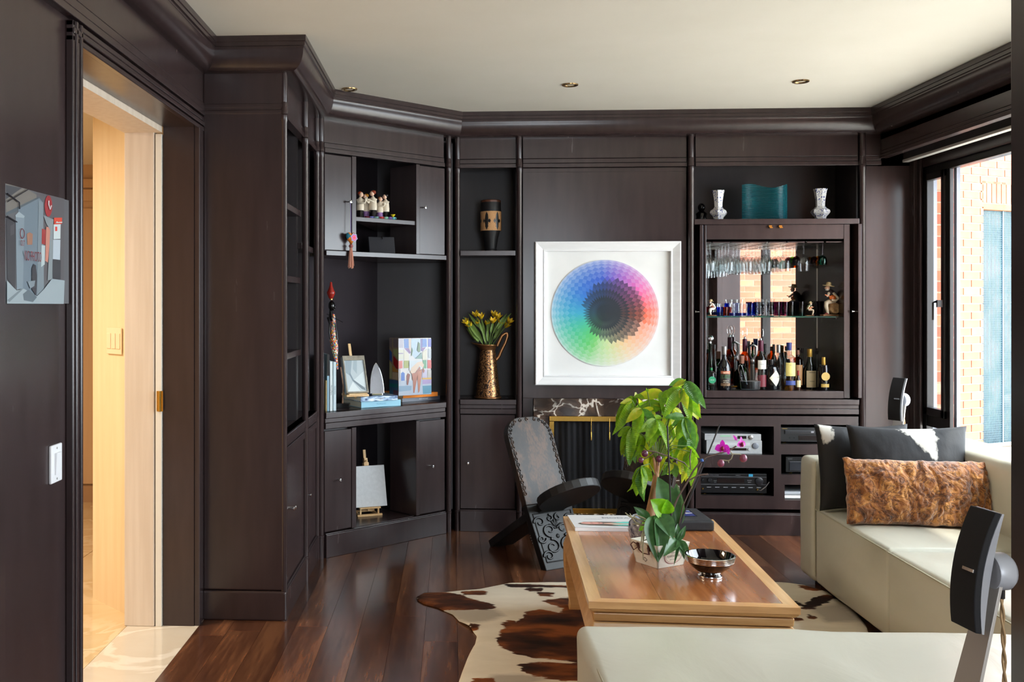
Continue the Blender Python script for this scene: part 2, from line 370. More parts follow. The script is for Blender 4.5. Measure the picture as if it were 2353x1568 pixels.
# ================================================================ built-in joinery
def along(A, ang, u):            # distance along a front line where column u meets it
    r = ray(u, 0); d = Vector((cos(ang), sin(ang)))
    return (A[1] * r.x - A[0] * r.y) / (d.x * r.y - d.y * r.x)
def depth(A, ang, u):
    t = along(A, ang, u); q = (A[0] + cos(ang) * t, A[1] + sin(ang) * t); return -q[0] * ST + q[1] * CT
def ZL(A, ang, u, v): return HC - (v - PY) / FP * depth(A, ang, u)
def post(name_parent, M, xx, yy=.02, r=.0165, top=2.345):
    pr = [(r, 0), (r, .112), (r + .002, .114), (r + .002, .121), (r - .002, .124), (r - .001, .13), (r - .001, 2.124), (r + .001, 2.127), (r + .001, 2.153), (r - .0015, 2.155), (r + .002, 2.158), (r + .002, 2.178), (r, 2.181), (r, 2.205), (r - .002, 2.207), (r - .001, 2.21), (r - .001, top)]
    return MB(M).lathe(pr, (xx, yy, 0), 16).done('post', DARK, name_parent, smooth=35)
def knob(parent, M, xx, yy, z, name='knob'):
    R = Matrix.Rotation(pi / 2, 3, 'X')
    return MB(M).lathe([(.0045, 0), (.0035, .012), (.0035, .02), (.0075, .024), (.009, .027), (.0075, .03), (0, .031)], (xx, yy, z), 12, R).done(name, CHROME, parent, smooth=40)
def bands(mb, x0, x1, top=.79):
    mb.box(x0, x1, .002, .05, top - .03, top).box(x0, x1, .010, .05, top - .054, top - .032).box(x0, x1, .006, .05, top - .086, top - .056)
def frieze(mb, x0, x1, y0=.0):
    mb.box(x0, x1, y0 + .022, y0 + .05, 2.209, 2.37).box(x0, x1, y0 + .018, y0 + .05, 2.181, 2.206).box(x0, x1, y0 + .012, y0 + .05, 2.155, 2.178)
def plinth(mb, x0, x1): mb.box(x0, x1, 0, .05, 0, .122).box(x0, x1, .006, .05, .122, .128)
# ---- left bookcases (front faces +X)
A1, G1 = (-.705, 4.31), pi / 2
def bookcase(label, x0, x1, shelves, tall_side=False):
    t = thing('bookcase', label, 'bookcase', (A1[0], A1[1] + x0, 0), G1, 'built-in bookcases on the left'); del t['group']
    M = TR(A1[0], A1[1], 0, G1)
    m = MB(M); 
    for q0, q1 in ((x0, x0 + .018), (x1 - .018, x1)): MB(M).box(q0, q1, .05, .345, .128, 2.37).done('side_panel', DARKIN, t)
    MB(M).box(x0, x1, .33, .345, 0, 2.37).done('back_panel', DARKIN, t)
    m = MB(M); frieze(m, x0, x1); m.done('frieze', DARK, t, bev=.0015)
    m = MB(M); plinth(m, x0, x1); m.done('plinth', DARK, t, bev=.002)
    m = MB(M); bands(m, x0, x1, .785); m.box(x0, x1, .01, .33, .757, .785); m.done('counter', DARK, t, bev=.0015)
    for z in shelves:
        MB(M).box(x0 + .005, x1 - .005, .03, .33, z - .028, z).done('shelf', DARK, t, bev=.0015)
    return t, M
xp = along(A1, G1, 706)
b1, M1 = bookcase('dark bookcase nearest the hall door, holding silver photo frames', .03, xp - .005, [1.80, 1.475, 1.129])
# tall outer side panel facing the camera
MB(M1).box(0, .03, 0.0, .36, .128, 2.37).box(-.004, .03, -.003, .36, 0, .126).box(-.003, .03, .0, .36, 2.155, 2.178).box(-.002, .03, .0, .36, 2.181, 2.206).done('end_panel', DARK, b1, bev=.008, segs=3)
seam = along(A1, G1, 671)
d = MB(M1).box(.034, seam - .0015, .015, .035, .132, .695).done('door', DARK, b1, bev=.0015); knob(d, M1, seam - .02, .015, ZL(A1, G1, 668, 1171))
d = MB(M1).box(seam + .0015, xp - .02, .015, .035, .132, .695).done('door', DARK, b1, bev=.0015); knob(d, M1, seam + .03, .015, ZL(A1, G1, 673, 1167))
post(b1, M1, .012, .012, .015)
post(b1, M1, xp, .01)
xq = along(A1, G1, 733)
b2, _ = bookcase('narrow dark bookcase between the photo-frame bookcase and the corner cabinet', xp + .01, xq, [1.645])
d = MB(M1).box(xp + .02, xq - .02, .015, .035, .132, .695).done('door', DARK, b2, bev=.0015); knob(d, M1, xp + .045, .015, ZL(A1, G1, 713, 1133))
post(b2, M1, xq, .012)
# ---- diagonal corner cabinet
A2, G2 = (-.667, 5.384), pi / 4
M2 = TR(A2[0], A2[1], 0, G2)
def L2(u): return along(A2, G2, u)
def Z2(u, v): return ZL(A2, G2, u, v)
cc = thing('corner_cabinet', 'tall diagonal dark cabinet across the room corner, with open niches', 'cabinet', (A2[0], A2[1], 0), G2)
a, b = L2(750), L2(1026); s0, s1, s2, s3 = L2(812), L2(822), L2(960), L2(968)
m = MB(M2); frieze(m, a, b); m.done('frieze', DARK, cc, bev=.0015)
m = MB(M2); plinth(m, a, b); m.done('plinth', DARK, cc, bev=.002)
ct = MB(M2); bands(ct, a, b, .77)
Mi = M2.inverted()
def li(x, y): q = Mi @ Vector((x, y, 0)); return (q.x, q.y)
inn = [(a, .03), li(-.80, 5.52), li(-.475, 6.45), li(-.02, 6.45), li(-.005, 6.09), (b, .03)]
ct.prism([(p[0], p[1], .742) for p in inn], (0, 0, .028)); ct.done('counter', DARK, cc, bev=.0015)
MB(M2).box(a, b, .0, .03, 1.606, 1.632).prism([(p[0], p[1], 1.606) for p in inn], (0, 0, .026)).done('shelf', DARK, cc, bev=.0015)
MB(M2).box(s1, s2 + .003, .02, .03, 1.80, 1.824).prism([(s1, .03, 1.80), li(-.475, 6.40), li(-.05, 6.40), (s2, .03, 1.80)] and [(s1, .03, 1.80), (*li(-.475, 6.40), 1.80), (*li(-.2, 6.40), 1.80), (s2, .03, 1.80)], (0, 0, .024)).done('shelf', DARK, cc, bev=.0015)
# inner liner
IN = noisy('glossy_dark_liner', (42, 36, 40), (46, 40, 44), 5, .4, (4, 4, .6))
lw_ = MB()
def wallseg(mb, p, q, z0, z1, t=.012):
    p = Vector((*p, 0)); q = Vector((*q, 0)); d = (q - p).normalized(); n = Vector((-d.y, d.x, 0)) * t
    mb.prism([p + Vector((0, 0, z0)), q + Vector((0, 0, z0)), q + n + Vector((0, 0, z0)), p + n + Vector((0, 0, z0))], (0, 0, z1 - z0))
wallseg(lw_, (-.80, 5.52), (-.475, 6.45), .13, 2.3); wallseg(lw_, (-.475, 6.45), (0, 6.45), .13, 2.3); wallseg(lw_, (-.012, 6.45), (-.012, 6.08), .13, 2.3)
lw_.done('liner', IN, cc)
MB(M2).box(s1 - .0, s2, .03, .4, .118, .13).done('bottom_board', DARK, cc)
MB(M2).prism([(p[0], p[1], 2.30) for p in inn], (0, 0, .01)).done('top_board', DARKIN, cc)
for (z0, z1) in ((1.634, 2.15), (.132, .676)):
    for q0, q1 in ((s0, s1), (s2, s3)): MB(M2).box(q0, q1, .012, .24, z0, z1).done('stile', DARK, cc, bev=.0015)
    for q0, q1 in ((a, s0), (s3, b)): MB(M2).box(q0, q1, .05, .06, z0, z1).done('filler', DARKIN, cc)
dl = MB(M2).box(a, s0 - .002, .015, .035, 1.636, 2.145).done('door', DARK, cc, bev=.0015); knob(dl, M2, L2(803), .015, Z2(803, 464))
d = MB(M2).box(s3 + .002, b, .015, .035, 1.636, 2.145).done('door', DARK, cc, bev=.0015); knob(d, M2, L2(975), .015, Z2(975, 477))
d = MB(M2).box(a, s0 - .002, .015, .035, .136, .67).done('door', DARK, cc, bev=.0015); knob(d, M2, L2(779), .015, Z2(779, 1103))
d = MB(M2).box(s3 + .002, b, .015, .035, .136, .67).done('door', DARK, cc, bev=.0015); knob(d, M2, L2(992), .015, Z2(992, 1072))
post(cc, M2, L2(743), .02); post(cc, M2, L2(1036), .02)
# ---- back wall
YB = 6.07; A3, G3 = (0, YB), 0
M3 = TR(0, YB, 0, 0)
def L3(u): return along(A3, 0, u)
def Z3(u, v): return ZL(A3, 0, u, v)
nc = thing('niche_cabinet', 'narrow dark cabinet with the drum vase and the copper jug in its niches', 'cabinet', (L3(1060), YB, 0))
a, b = L3(1057), L3(1186)
m = MB(M3); frieze(m, a, b); m.done('frieze', DARK, nc, bev=.0015)
m = MB(M3); plinth(m, a, b); m.done('plinth', DARK, nc, bev=.002)
m = MB(M3); bands(m, a, b, .782); m.box(a, b, .01, .3, .754, .782); m.done('counter', DARK, nc, bev=.0015)
MB(M3).box(a + .002, b - .004, .005, .3, 1.634, 1.664).done('shelf', DARK, nc, bev=.0015)
MB(M3).box(a - .01, a, .05, .3, .13, 2.3).done('side_panel', DARKIN, nc); MB(M3).box(b, b + .012, .012, .3, .13, 2.3).done('side_panel', DARKIN, nc)
MB(M3).box(a, b, .3, .31, .13, 2.3).box(a, b, .05, .3, 2.26, 2.27).done('back_panel', DARKIN, nc)
d = MB(M3).box(a + .003, b - .006, .015, .035, .133, .69).done('door', DARK, nc, bev=.0015); knob(d, M3, L3(1075), .015, Z3(1075, 1065))
post(nc, M3, L3(1051), .02); post(nc, M3, L3(1193), .012, .0175)
# chimney panel
a, b = L3(1202), L3(1580); f0, f1, ft = L3(1226), L3(1562), .79
fp = thing('trim_5', 'plain dark panelling around the fireplace', None, (L3(1390), YB, 0), kind='structure')
MB(M3).box(a, b, .03, .05, ft, 2.14).box(a, f0, .03, .05, 0, ft).box(f1, b, .03, .05, 0, ft).box(a, b, .026, .05, 2.128, 2.152).done('panel', DARK, fp, bev=.0015)
m = MB(M3); frieze(m, a, b); m.done('frieze', DARK, fp, bev=.0015)
m = MB(M3); m.box(a, f0, .02, .05, 0, .122).box(f1, b, .02, .05, 0, .122); m.done('plinth', DARK, fp, bev=.0015)
# ---- bar cabinet
a, b = L3(1600), L3(1975)
bar = thing('bar_cabinet', 'large dark cabinet with a mirrored bar, glass racks and stereo openings', 'cabinet', ((a + b) / 2, YB, 0))
m = MB(M3); frieze(m, a, b); m.done('frieze', DARK, bar, bev=.0015)
m = MB(M3); plinth(m, a, b); m.done('plinth', DARK, bar, bev=.002)
m = MB(M3); bands(m, a, b, .793); m.done('counter', DARK, bar, bev=.0015)
MB(M3).box(a - .01, b, .0, .44, 1.812, 1.844).done('shelf', DARK, bar, bev=.002)
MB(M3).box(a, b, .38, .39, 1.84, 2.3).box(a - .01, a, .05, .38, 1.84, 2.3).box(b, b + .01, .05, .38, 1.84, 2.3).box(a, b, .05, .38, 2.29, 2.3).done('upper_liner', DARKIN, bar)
bi0, bi1 = L3(1625), L3(1942); BF = .840
MB(M3).box(bi0 - .012, bi0, .02, .43, .8, 1.812).done('side_panel', DARK, bar, bev=.002)
MB(M3).box(bi1, bi1 + .035, .02, .43, .8, 1.812).done('side_panel', DARK, bar, bev=.002)
MB(M3).box(bi0, bi1, .02, .43, .798, BF).done('bottom_board', DARK, bar, bev=.002)
MB(M3).box(bi0, bi1, .02, .04, 1.726, 1.812).done('header', DARK, bar, bev=.002)
MB(M3).box(bi0, bi1, .44, .446, BF, 1.812).done('mirror', MIRROR, bar)
MB(M3).box(bi1 - .006, bi1, .428, .439, BF, 1.8).done('mirror_strip', CHROME, bar)
for xx in (bi0 - .045, bi1 + .062):   # pocket doors slid back
    pd = MB(M3).box(xx - .0, xx + .02, -.03 if xx > 2 else -.01, .43, .805, 1.81).done('door', DARK, bar, bev=.002)
kk = MB(M3).lathe([(.004, 0), (.004, .016), (.008, .02), (.008, .024)], (bi0 - .045, .0, Z3(1605, 717)), 10, Matrix.Rotation(-pi / 2, 3, 'Y')).done('knob', CHROME, bar, smooth=40)
MB(M3).lathe([(.004, 0), (.004, .016), (.008, .02), (.008, .024)], (bi1 + .062, .0, Z3(1975, 716)), 10, Matrix.Rotation(-pi / 2, 3, 'Y')).done('knob', CHROME, bar, smooth=40)
for u in (1771, 1794):
    MB(M3).box(L3(u) - .009, L3(u) + .009, .004, .02, 1.797, 1.806).box(L3(u) - .006, L3(u) + .012, .0, .02, 1.79, 1.796).done('latch', BRASS, bar)
# rack with slots for the stemware
slots = [L3(u) for u in (1637, 1687, 1732, 1771, 1819, 1866, 1903)]
slots = [bi0 + .035 + i * (bi1 - bi0 - .07) / 6.6 for i in range(7)]
rk = MB(M3); edges = [bi0] + slots + [bi1]
x0 = bi0
for sx_ in slots + [None]:
    x1 = (sx_ - .007) if sx_ else bi1
    rk.box(x0, x1, .04, .43, 1.707, 1.713); 
    if sx_: x0 = sx_ + .007
rk.done('glass_rack', DARK, bar)
# lower panel with openings cut for the stereo
zt, zb = .694, .15
ops = [(L3(1612), L3(1780), .466, .633), (L3(1612), L3(1780), .226, .390), (L3(1796), L3(1952), .53, .645), (L3(1797), L3(1952), .352, .471), (L3(1805), L3(1952), .205, .294)]
xs = sorted({a, b, *[round(o[0], 4) for o in ops], *[round(o[1], 4) for o in ops]}); zs = sorted({zb, zt, *[o[2] for o in ops], *[o[3] for o in ops]})
m = MB(M3)
for i in range(len(xs) - 1):
    run = None
    for j in range(len(zs) - 1):
        cx, cz = (xs[i] + xs[i + 1]) / 2, (zs[j] + zs[j + 1]) / 2
        if not any(o[0] < cx < o[1] and o[2] < cz < o[3] for o in ops): m.box(xs[i], xs[i + 1], .015, .035, zs[j], zs[j + 1])
m.done('stereo_panel', DARK, bar, merge=True)
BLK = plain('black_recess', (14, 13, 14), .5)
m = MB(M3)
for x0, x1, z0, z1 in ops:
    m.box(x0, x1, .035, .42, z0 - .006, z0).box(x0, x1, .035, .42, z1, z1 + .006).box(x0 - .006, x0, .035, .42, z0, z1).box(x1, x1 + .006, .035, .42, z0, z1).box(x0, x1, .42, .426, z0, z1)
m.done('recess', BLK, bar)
post(bar, M3, L3(1589), .012, .0185); post(bar, M3, L3(1984), .012, .0185)
# glass shelf of the bar
GREEN = base('green_edge_glass', (120, 190, 175), .05, 0, Transmission_Weight=.9, IOR=1.3)[0]
gs = MB(M3).box(bi0 + .003, bi1 - .012, .06, .40, 1.268, 1.276).done('glass_shelf', GREEN, bar, bev=.001)
MB(M3).box(bi1 - .012, bi1, .1, .112, 1.26, 1.267).box(bi0, bi0 + .012, .1, .112, 1.26, 1.267).done('shelf_support', CHROME, bar)
# filler panel to the right of bar
m = MB(M3); m.box(L3(1993), 2.655, .025, .05, 0, 2.15); m.box(L3(1993), 2.48, .022, .05, 2.209, 2.37).box(L3(1993), 2.48, .018, .05, 2.181, 2.206).box(L3(1993), 2.48, .012, .05, 2.155, 2.178).box(L3(1993), 2.655, .01, .05, 0, .122)
m.done('trim_6', DARK, bev=.0015, kind='structure')
# ---- fireplace
EMP = marble('dark_emperador_marble', (44, 30, 24), (92, 70, 56), (226, 214, 200), 7, .12)
fpz = ft
fire = thing('fireplace', 'fireplace with brown veined marble surround, brass frame and black mesh curtain', 'fireplace', ((f0 + f1) / 2, YB, 0))
g0, g1, gt = L3(1262), L3(1526), Z3(1300, 957)
MB(M3).box(f0, f1, .005, .05, gt, fpz).done('marble_lintel', EMP, fire, bev=.002)
MB(M3).box(f0, g0, .005, .05, .10, gt).done('marble_jamb', EMP, fire, bev=.002)
MB(M3).box(g1, f1, .005, .05, .10, gt).done('marble_jamb', EMP, fire, bev=.002)
MB(M3).box(f0, f1, -.02, .05, .0, .115).done('marble_base', EMP, fire, bev=.002)
MB(M3).box(g0, g1, -.004, .02, gt - .03, gt).box(g0, g0 + .028, -.004, .02, .146, gt - .031).box(g1 - .028, g1, -.004, .02, .146, gt - .031).box(g0, g1, -.004, .02, .115, .145).done('brass_frame', BRASS, fire, bev=.002)
MB(M3).box(g0, g1, .3, .31, .1, gt).box(g0 - .01, g0, .05, .3, .1, gt).box(g1, g1 + .01, .05, .3, .1, gt).done('firebox', plain('soot', (20, 18, 18), .9), fire)
mc, pc, n = base('black_wire_mesh', (30, 30, 33), .45, .6)
wv = n.new('TexChecker'); wv.inputs['Scale'].default_value = 180; n.link(coords(n, (1, .01, 1), (0, radians(45), 0)), wv.inputs[0])
r_ = ramp(n, [(0, (14, 14, 16)), (1, (46, 46, 50))]); n.link(wv.outputs['Fac'], r_.inputs[0]); n.link(r_.outputs[0], pc.inputs['Base Color'])
def curt(x0, x1):
    def fn(u, v):
        xx = x0 + (x1 - x0) * u; return (xx, .04 + .005 * sin(u * 15 + .8 * sin(v * 3)) * .7 + .001 * sin(u * 57 + v), .14 + (gt - .165) * v * 1.0)
    return MB(M3).grid(fn, 120, 6)
gm = (g0 + g1) / 2
curt(g0 + .02, gm).done('mesh_curtain', mc, fire, smooth=80); curt(gm, g1 - .02).done('mesh_curtain', mc, fire, smooth=80)
for u, vb in ((1358, 1012), (1400, 1012)):
    xx = L3(u); zb_ = Z3(u, vb)
    MB(M3).tube([(xx, -.006, gt - .01), (xx, -.006, zb_ + .05)], .002, 6).lathe([(.0045, zb_), (.0045, zb_ + .045), (.002, zb_ + .05)], (xx, -.006, 0), 10).done('pull_handle', BRASS, fire, smooth=40)
MB(M3).box(f0 - .03, f1 + .03, -.32, -.02, -.004, .003).done('hearth_slab', EMP, fire, bev=.002)
# ---- ceiling downlights
for i, (u, v, lab) in enumerate(((803, 205, 'recessed brass downlight above the corner cabinet'), (1310, 195, 'recessed brass downlight in front of the fireplace wall'), (1840, 187, 'recessed brass downlight nearest the bar and window'))):
    p = onz(u, v, 2.468)
    t = thing('downlight', lab, 'light', (p.x, p.y, 2.46))
    MB().lathe([(.026, 2.4695), (.028, 2.465), (.036, 2.462), (.041, 2.4645), (.042, 2.4695)], (p.x, p.y, 0), 28).done('rim', plain('champagne_metal', (170, 140, 96), .25, .9), t, smooth=50)
    MB().lathe([(0, 2.466), (.016, 2.4655), (.026, 2.4693)], (p.x, p.y, 0), 20).done('lamp', plain('frosted_lamp', (200, 190, 170), .3), t, smooth=50)
# ---- exterior
BR = noisy('orange_brick', (128, 58, 38), (150, 76, 52), 7, .85, bump=.3)
BR2 = noisy('salmon_brick', (146, 84, 60), (158, 98, 74), 7, .85, bump=.3)
MORT = noisy('mortar', (168, 152, 128), (180, 164, 140), 20, .95)
MORT2 = plain('pale_mortar', (176, 162, 142), .95)
def brickwall(name, origin, right, L, H, mats, mort, holes=(), z0=0, bw=.222, bh=.063, cs_=.075, x0=0):
    r = Vector(right).normalized(); n = Vector((r.y, -r.x, 0)); O = Vector(origin)
    Mx = Matrix((r, -n, Vector((0, 0, 1)))).transposed().to_4x4(); Mx.translation = O
    m = MB(Mx)
    # mortar bed split round the holes
    if not holes: m.box(x0, L, .012, .12, z0, H)
    else:
        h0, h1, hz0, hz1 = holes[0]; m.box(x0, h0, .012, .12, z0, H).box(h1, L, .012, .12, z0, H).box(h0, h1, .012, .12, hz1, H)
        if hz0 > z0: m.box(h0, h1, .012, .12, z0, hz0)
    w = m.done(name, mort, kind='structure')
    me = None; k = 0; z = z0 + .006
    inv = WM[w.name].inverted()
    while z < H - .02:
        xx = x0 - (bw / 2 if k % 2 else 0)
        while xx < L - .02:
            a = max(xx, x0); b = min(xx + bw, L)
            ok = b - a > .03
            for h0, h1, hz0, hz1 in holes:
                if hz0 - .05 < z + .03 < hz1 + .22:
                    if a < h1 and b > h0:
                        if a < h0 - .03: b = h0
                        elif b > h1 + .03: a = h1
                        else: ok = False
            if ok and b - a > .03:
                if me is None or abs((b - a) - bw) > 1e-4:
                    q = MB(Mx).box(a, b, 0, .05, z, z + bh).done('brick', random.choice(mats), w)
                    if abs((b - a) - bw) < 1e-4 and me is None: me = q.data; ref = (a, z)
                else:
                    q = bpy.data.objects.new('brick', me.copy() if random.random() < .3 else me); COL.objects.link(q); q.parent = w
                    q.location = (inv @ Mx @ Vector((a, 0, z))) - (inv @ Mx @ Vector((ref[0], 0, ref[1]))); WM[q.name] = WM[w.name]
                    if q.data is not me: q.data.materials[0] = random.choice(mats)
            xx += bw + .012
        z += cs_; k += 1
    return w, Mx
brickwall('wall_outside', (2.98, 7.0, 0), (1, 0, 0), .378, 2.75, [BR, noisy('red_brick', (160, 72, 48), (188, 94, 62), 7, .85, bump=.3), noisy('brown_brick', (150, 98, 78), (176, 120, 96), 7, .85)], MORT)
MB().box(3.0, 3.355, 7.1, 8.6, 0, 3.2).done('wall_outside', MORT, kind='structure')
OX, OY = 4.41, 9.6; ro = Vector((cos(radians(28)), sin(radians(28)), 0))
h0 = .63; hb = (h0, h0 + 1.0, .02, 2.28)
w3, Mo = brickwall('wall_outside', (OX, OY, 0), ro, 1.9, 3.4, [BR2, noisy('pink_brick', (150, 82, 62), (158, 94, 74), 7, .85), noisy('buff_brick', (152, 98, 72), (160, 108, 82), 7, .85)], MORT2, [hb])
k = 0; xx = h0 - .02
while xx < hb[1]:
    MB(Mo).box(xx, xx + .058, 0, .06, 2.30, 2.50).done('lintel_brick', random.choice([BR2, MATS['buff_brick']]), w3); xx += .07
sd = thing('glass_block_screen', 'blue-green gridded glass screen in the outside brick wall', 'screen', tuple(Mo @ Vector((h0 + .5, .08, 0))))
RUST = noisy('rusty_lintel', (120, 72, 40), (160, 100, 56), 12, .7)
MB(Mo).box(h0, hb[1], .0, .1, 2.235, 2.29).done('lintel_plate', RUST, sd)
mt, pt_, n = base('teal_glass_grid', (90, 130, 138), .25)
t_ = n.new('TexNoise'); t_.inputs['Scale'].default_value = 3.5; t_.inputs['Detail'].default_value = 6; n.link(coords(n), t_.inputs[0])
r_ = ramp(n, [(.35, (46, 66, 80)), (.5, (86, 116, 120)), (.7, (150, 184, 186))]); n.link(t_.outputs[0], r_.inputs[0]); n.link(r_.outputs[0], pt_.inputs['Base Color'])
MB(Mo).box(h0 + .02, hb[1] - .02, .075, .09, .02, 2.235).done('glass_panel', mt, sd)
gd = MB(Mo)
for i in range(48): gd.box(h0 + i * .021, h0 + i * .021 + .004, .065, .07, .02, 2.235)
for i in range(105): gd.box(h0, hb[1], .066, .071, .02 + i * .0212, .024 + i * .0212)
gd.done('wire_grid', plain('dark_teal_wire', (58, 84, 96), .5), sd, kind='stuff')
MB(Mo).box(h0, h0 + .03, .05, .1, .02, 2.235).box(hb[1] - .03, hb[1], .05, .1, .02, 2.235).box(h0 + .36, h0 + .375, .06, .1, .02, 2.235).done('screen_frame', plain('blue_grey_frame', (96, 120, 140), .5), sd)
# brick wall seen in the bar mirror (out of frame on the right)
brickwall('wall_outside', (5.6, -.3, 0), (-1, 0, 0), 2.5, 3.0, [noisy('sandy_brick', (168, 100, 70), (186, 120, 90), 7, .85), MATS['salmon_brick'], MATS['pink_brick']], MORT2, z0=.3)
MB().box(2.95, 12, -3, 14, -.1, -.02).done('floor_terrace', noisy('pale_paving', (200, 192, 180), (214, 206, 194), 4, .8), kind='structure')
# timber eave over the window
ev = thing('ceiling_eave', None, None, (3.2, 6, 2.3), kind='structure')
EW = wood('eave_board', (130, 84, 44), (170, 118, 66), (196, 146, 92), .6, 1)
for i in range(6): MB().box(3.12 + i * .1, 3.215 + i * .1, 5.9, 9.4, 2.42 , 2.445).done('eave_board', EW, ev)
# ================================================================ large furniture
LEA = noisy('ivory_leather', (196, 193, 178), (206, 203, 188), 2.2, .33, stretch=(1.6, .8, 1), bump=.55, detail=5, dist=.9, rvar=.08, bdist=.012, spec=.55)
def cushionbox(x0, x1, y0, y1, z0, z1, r=.03, n=10, puff=.0, wr=.004, seed=0):
    """rounded leather block: subdivided box pushed to a rounded, slightly puffed and creased surface"""
    mb = MB(); cx, cy, cz = (x0 + x1) / 2, (y0 + y1) / 2, (z0 + z1) / 2; h = Vector(((x1 - x0) / 2, (y1 - y0) / 2, (z1 - z0) / 2))
    def pt(q):
        p = Vector((q[0] * h.x, q[1] * h.y, q[2] * h.z)); c = Vector([max(-h[i] + r, min(h[i] - r, p[i])) for i in range(3)])
        d = p - c
        if d.length > 1e-9: 
            nn = d.normalized(); p = c + nn * min(r, max(abs(d.x), abs(d.y), abs(d.z)))
        else: nn = Vector((0, 0, 1))
        if abs(q[2]) > .999 and q[2] > 0:
            p.z += puff * (1 - q[0] ** 4) * (1 - q[1] ** 4)
        w = noise.noise(Vector((p.x * 3 + seed, p.y * 3, p.z * 5))) * wr + noise.noise(Vector((p.x * 9 + seed, p.y * 4, p.z * 8))) * wr * .5
        return Vector((cx, cy, cz)) + p + nn * w
    sub = [-1, -1 + .5 * r / max(h), -1 + r / max(h)]
    def ticks(hh):
        a = r / hh; L = [-1, -1 + a * .12, -1 + a * .35, -1 + a * .65, -1 + a]; k = max(2, int(2 * hh / .06)); L += [-1 + a + (2 - 2 * a) * i / k for i in range(1, k)]; L += [1 - a, 1 - a * .65, 1 - a * .35, 1 - a * .12, 1]; return L
    T = [ticks(h.x), ticks(h.y), ticks(h.z)]
    for ax in range(3):
        for sgn in (-1, 1):
            u, v = [(1, 2), (2, 0), (0, 1)][ax]; vs = []
            for b in T[v]:
                for a in T[u]:
                    q = [0, 0, 0]; q[ax] = sgn; q[u] = a; q[v] = b; vs.append(pt(q))
            nu = len(T[u]); fs = []
            for j in range(len(T[v]) - 1):
                for i in range(nu - 1):
                    f = (j * nu + i, j * nu + i + 1, (j + 1) * nu + i + 1, (j + 1) * nu + i); fs.append(f if sgn > 0 else f[::-1])
            mb.add(vs, fs)
    return mb
SEAM = plain('leather_piping', (178, 172, 150), .5)
sofa = thing('sofa', 'long ivory leather sofa under the window', 'sofa', (2.05, 3.7, 0))
cushionbox(1.70, 2.30, 4.945, 5.14, .03, .612, .032, seed=3).done('arm', LEA, sofa, smooth=60, merge=True)
cushionbox(2.27, 2.52, 2.34, 5.14, .03, .70, .04, seed=5).done('backrest', LEA, sofa, smooth=60, merge=True)
cushionbox(1.71, 2.36, 4.135, 4.942, .03, .385, .02, puff=.012, seed=8).done('seat', LEA, sofa, smooth=60, merge=True)
cushionbox(1.71, 2.36, 2.34, 4.13, .03, .378, .02, puff=.012, seed=12).done('seat', LEA, sofa, smooth=60, merge=True)
def seam(pts, par): return MB().tube(pts, .0028, 6).done('seam', SEAM, par, smooth=60)
seam([(1.708, 4.94, .38), (1.706, 4.5, .378), (1.708, 4.14, .374)], sofa); seam([(1.708, 4.13, .372), (1.708, 3.2, .368), (1.708, 2.36, .37)], sofa)
seam([(1.715, 4.94, .605), (1.71, 4.945, .36), (1.712, 4.945, .06)], sofa)
MB().box(1.75, 1.83, 4.98, 5.06, 0, .03).done('foot', BLACK, sofa); MB().box(1.75, 1.83, 2.45, 2.53, 0, .03).done('foot', BLACK, sofa)
ott = thing('ottoman', 'wide ivory leather ottoman in the foreground, in front of the coffee table', 'ottoman', (1.0, 2.7, 0))
cushionbox(.365, 1.66, 2.33, 3.06, .04, .40, .03, puff=.008, wr=.006, seed=21).done('upholstery', LEA, ott, smooth=60, merge=True)
seam([(.385, 2.36, .392), (.378, 2.7, .393), (.385, 3.03, .392)], ott)
for a, b in ((.45, 2.4), (.45, 2.95), (1.55, 2.4), (1.55, 2.95)): MB().box(a, a + .06, b, b + .06, 0, .04).done('foot', BLACK, ott)
# ---- pillows
def pillow(label, w, h, t, M, m, name='cushion', wr=.006, seed=0, pinch=.07, bump=None, n=44, fur=False):
    mb = MB(M)
    def fn(side):
        def f(u, v):
            a, b = u * 2 - 1, v * 2 - 1
            e = (1 - a * a) ** .42 * (1 - b * b) ** .42 if abs(a) < 1 and abs(b) < 1 else 0
            x = a * w / 2 * (1 - pinch * (1 - b * b) ** 1.0 * 1) + 0; z = b * h / 2 * (1 - pinch * 1.2 * (1 - a * a))
            if abs(a) > .999: x = (1 if a > 0 else -1) * w / 2 * (1 - pinch * (1 - b * b))
            q = Vector((x, side * (t / 2) * e, z + h / 2))
            k = noise.noise(Vector((x * 9 + seed, z * 9, side * 3))) * wr + noise.noise(Vector((x * 25 + seed, z * 22, side * 3))) * wr * .35
            if fur:
                c = Vector((x * 13, z * 9, side)); k = .028 * (abs(noise.noise(c + Vector((noise.noise(c * .7) * 1.2, 0, 0)))) - .25) + .010 * abs(noise.noise(c * 3.1)) + .004 * noise.noise(c * 7)
            q.y += side * k * (1 if e > .05 else e * 20)
            if fur: q.z += .006 * noise.noise(Vector((x * 30, 5, z * 30))); q.x += .006 * noise.noise(Vector((x * 30, 9, z * 30)))
            return q
        return f
    mb.grid(fn(-1), n, n); k = len(mb.f); mb.grid(fn(1), n, n); mb.f[k:] = [f[::-1] for f in mb.f[k:]]
    return mb
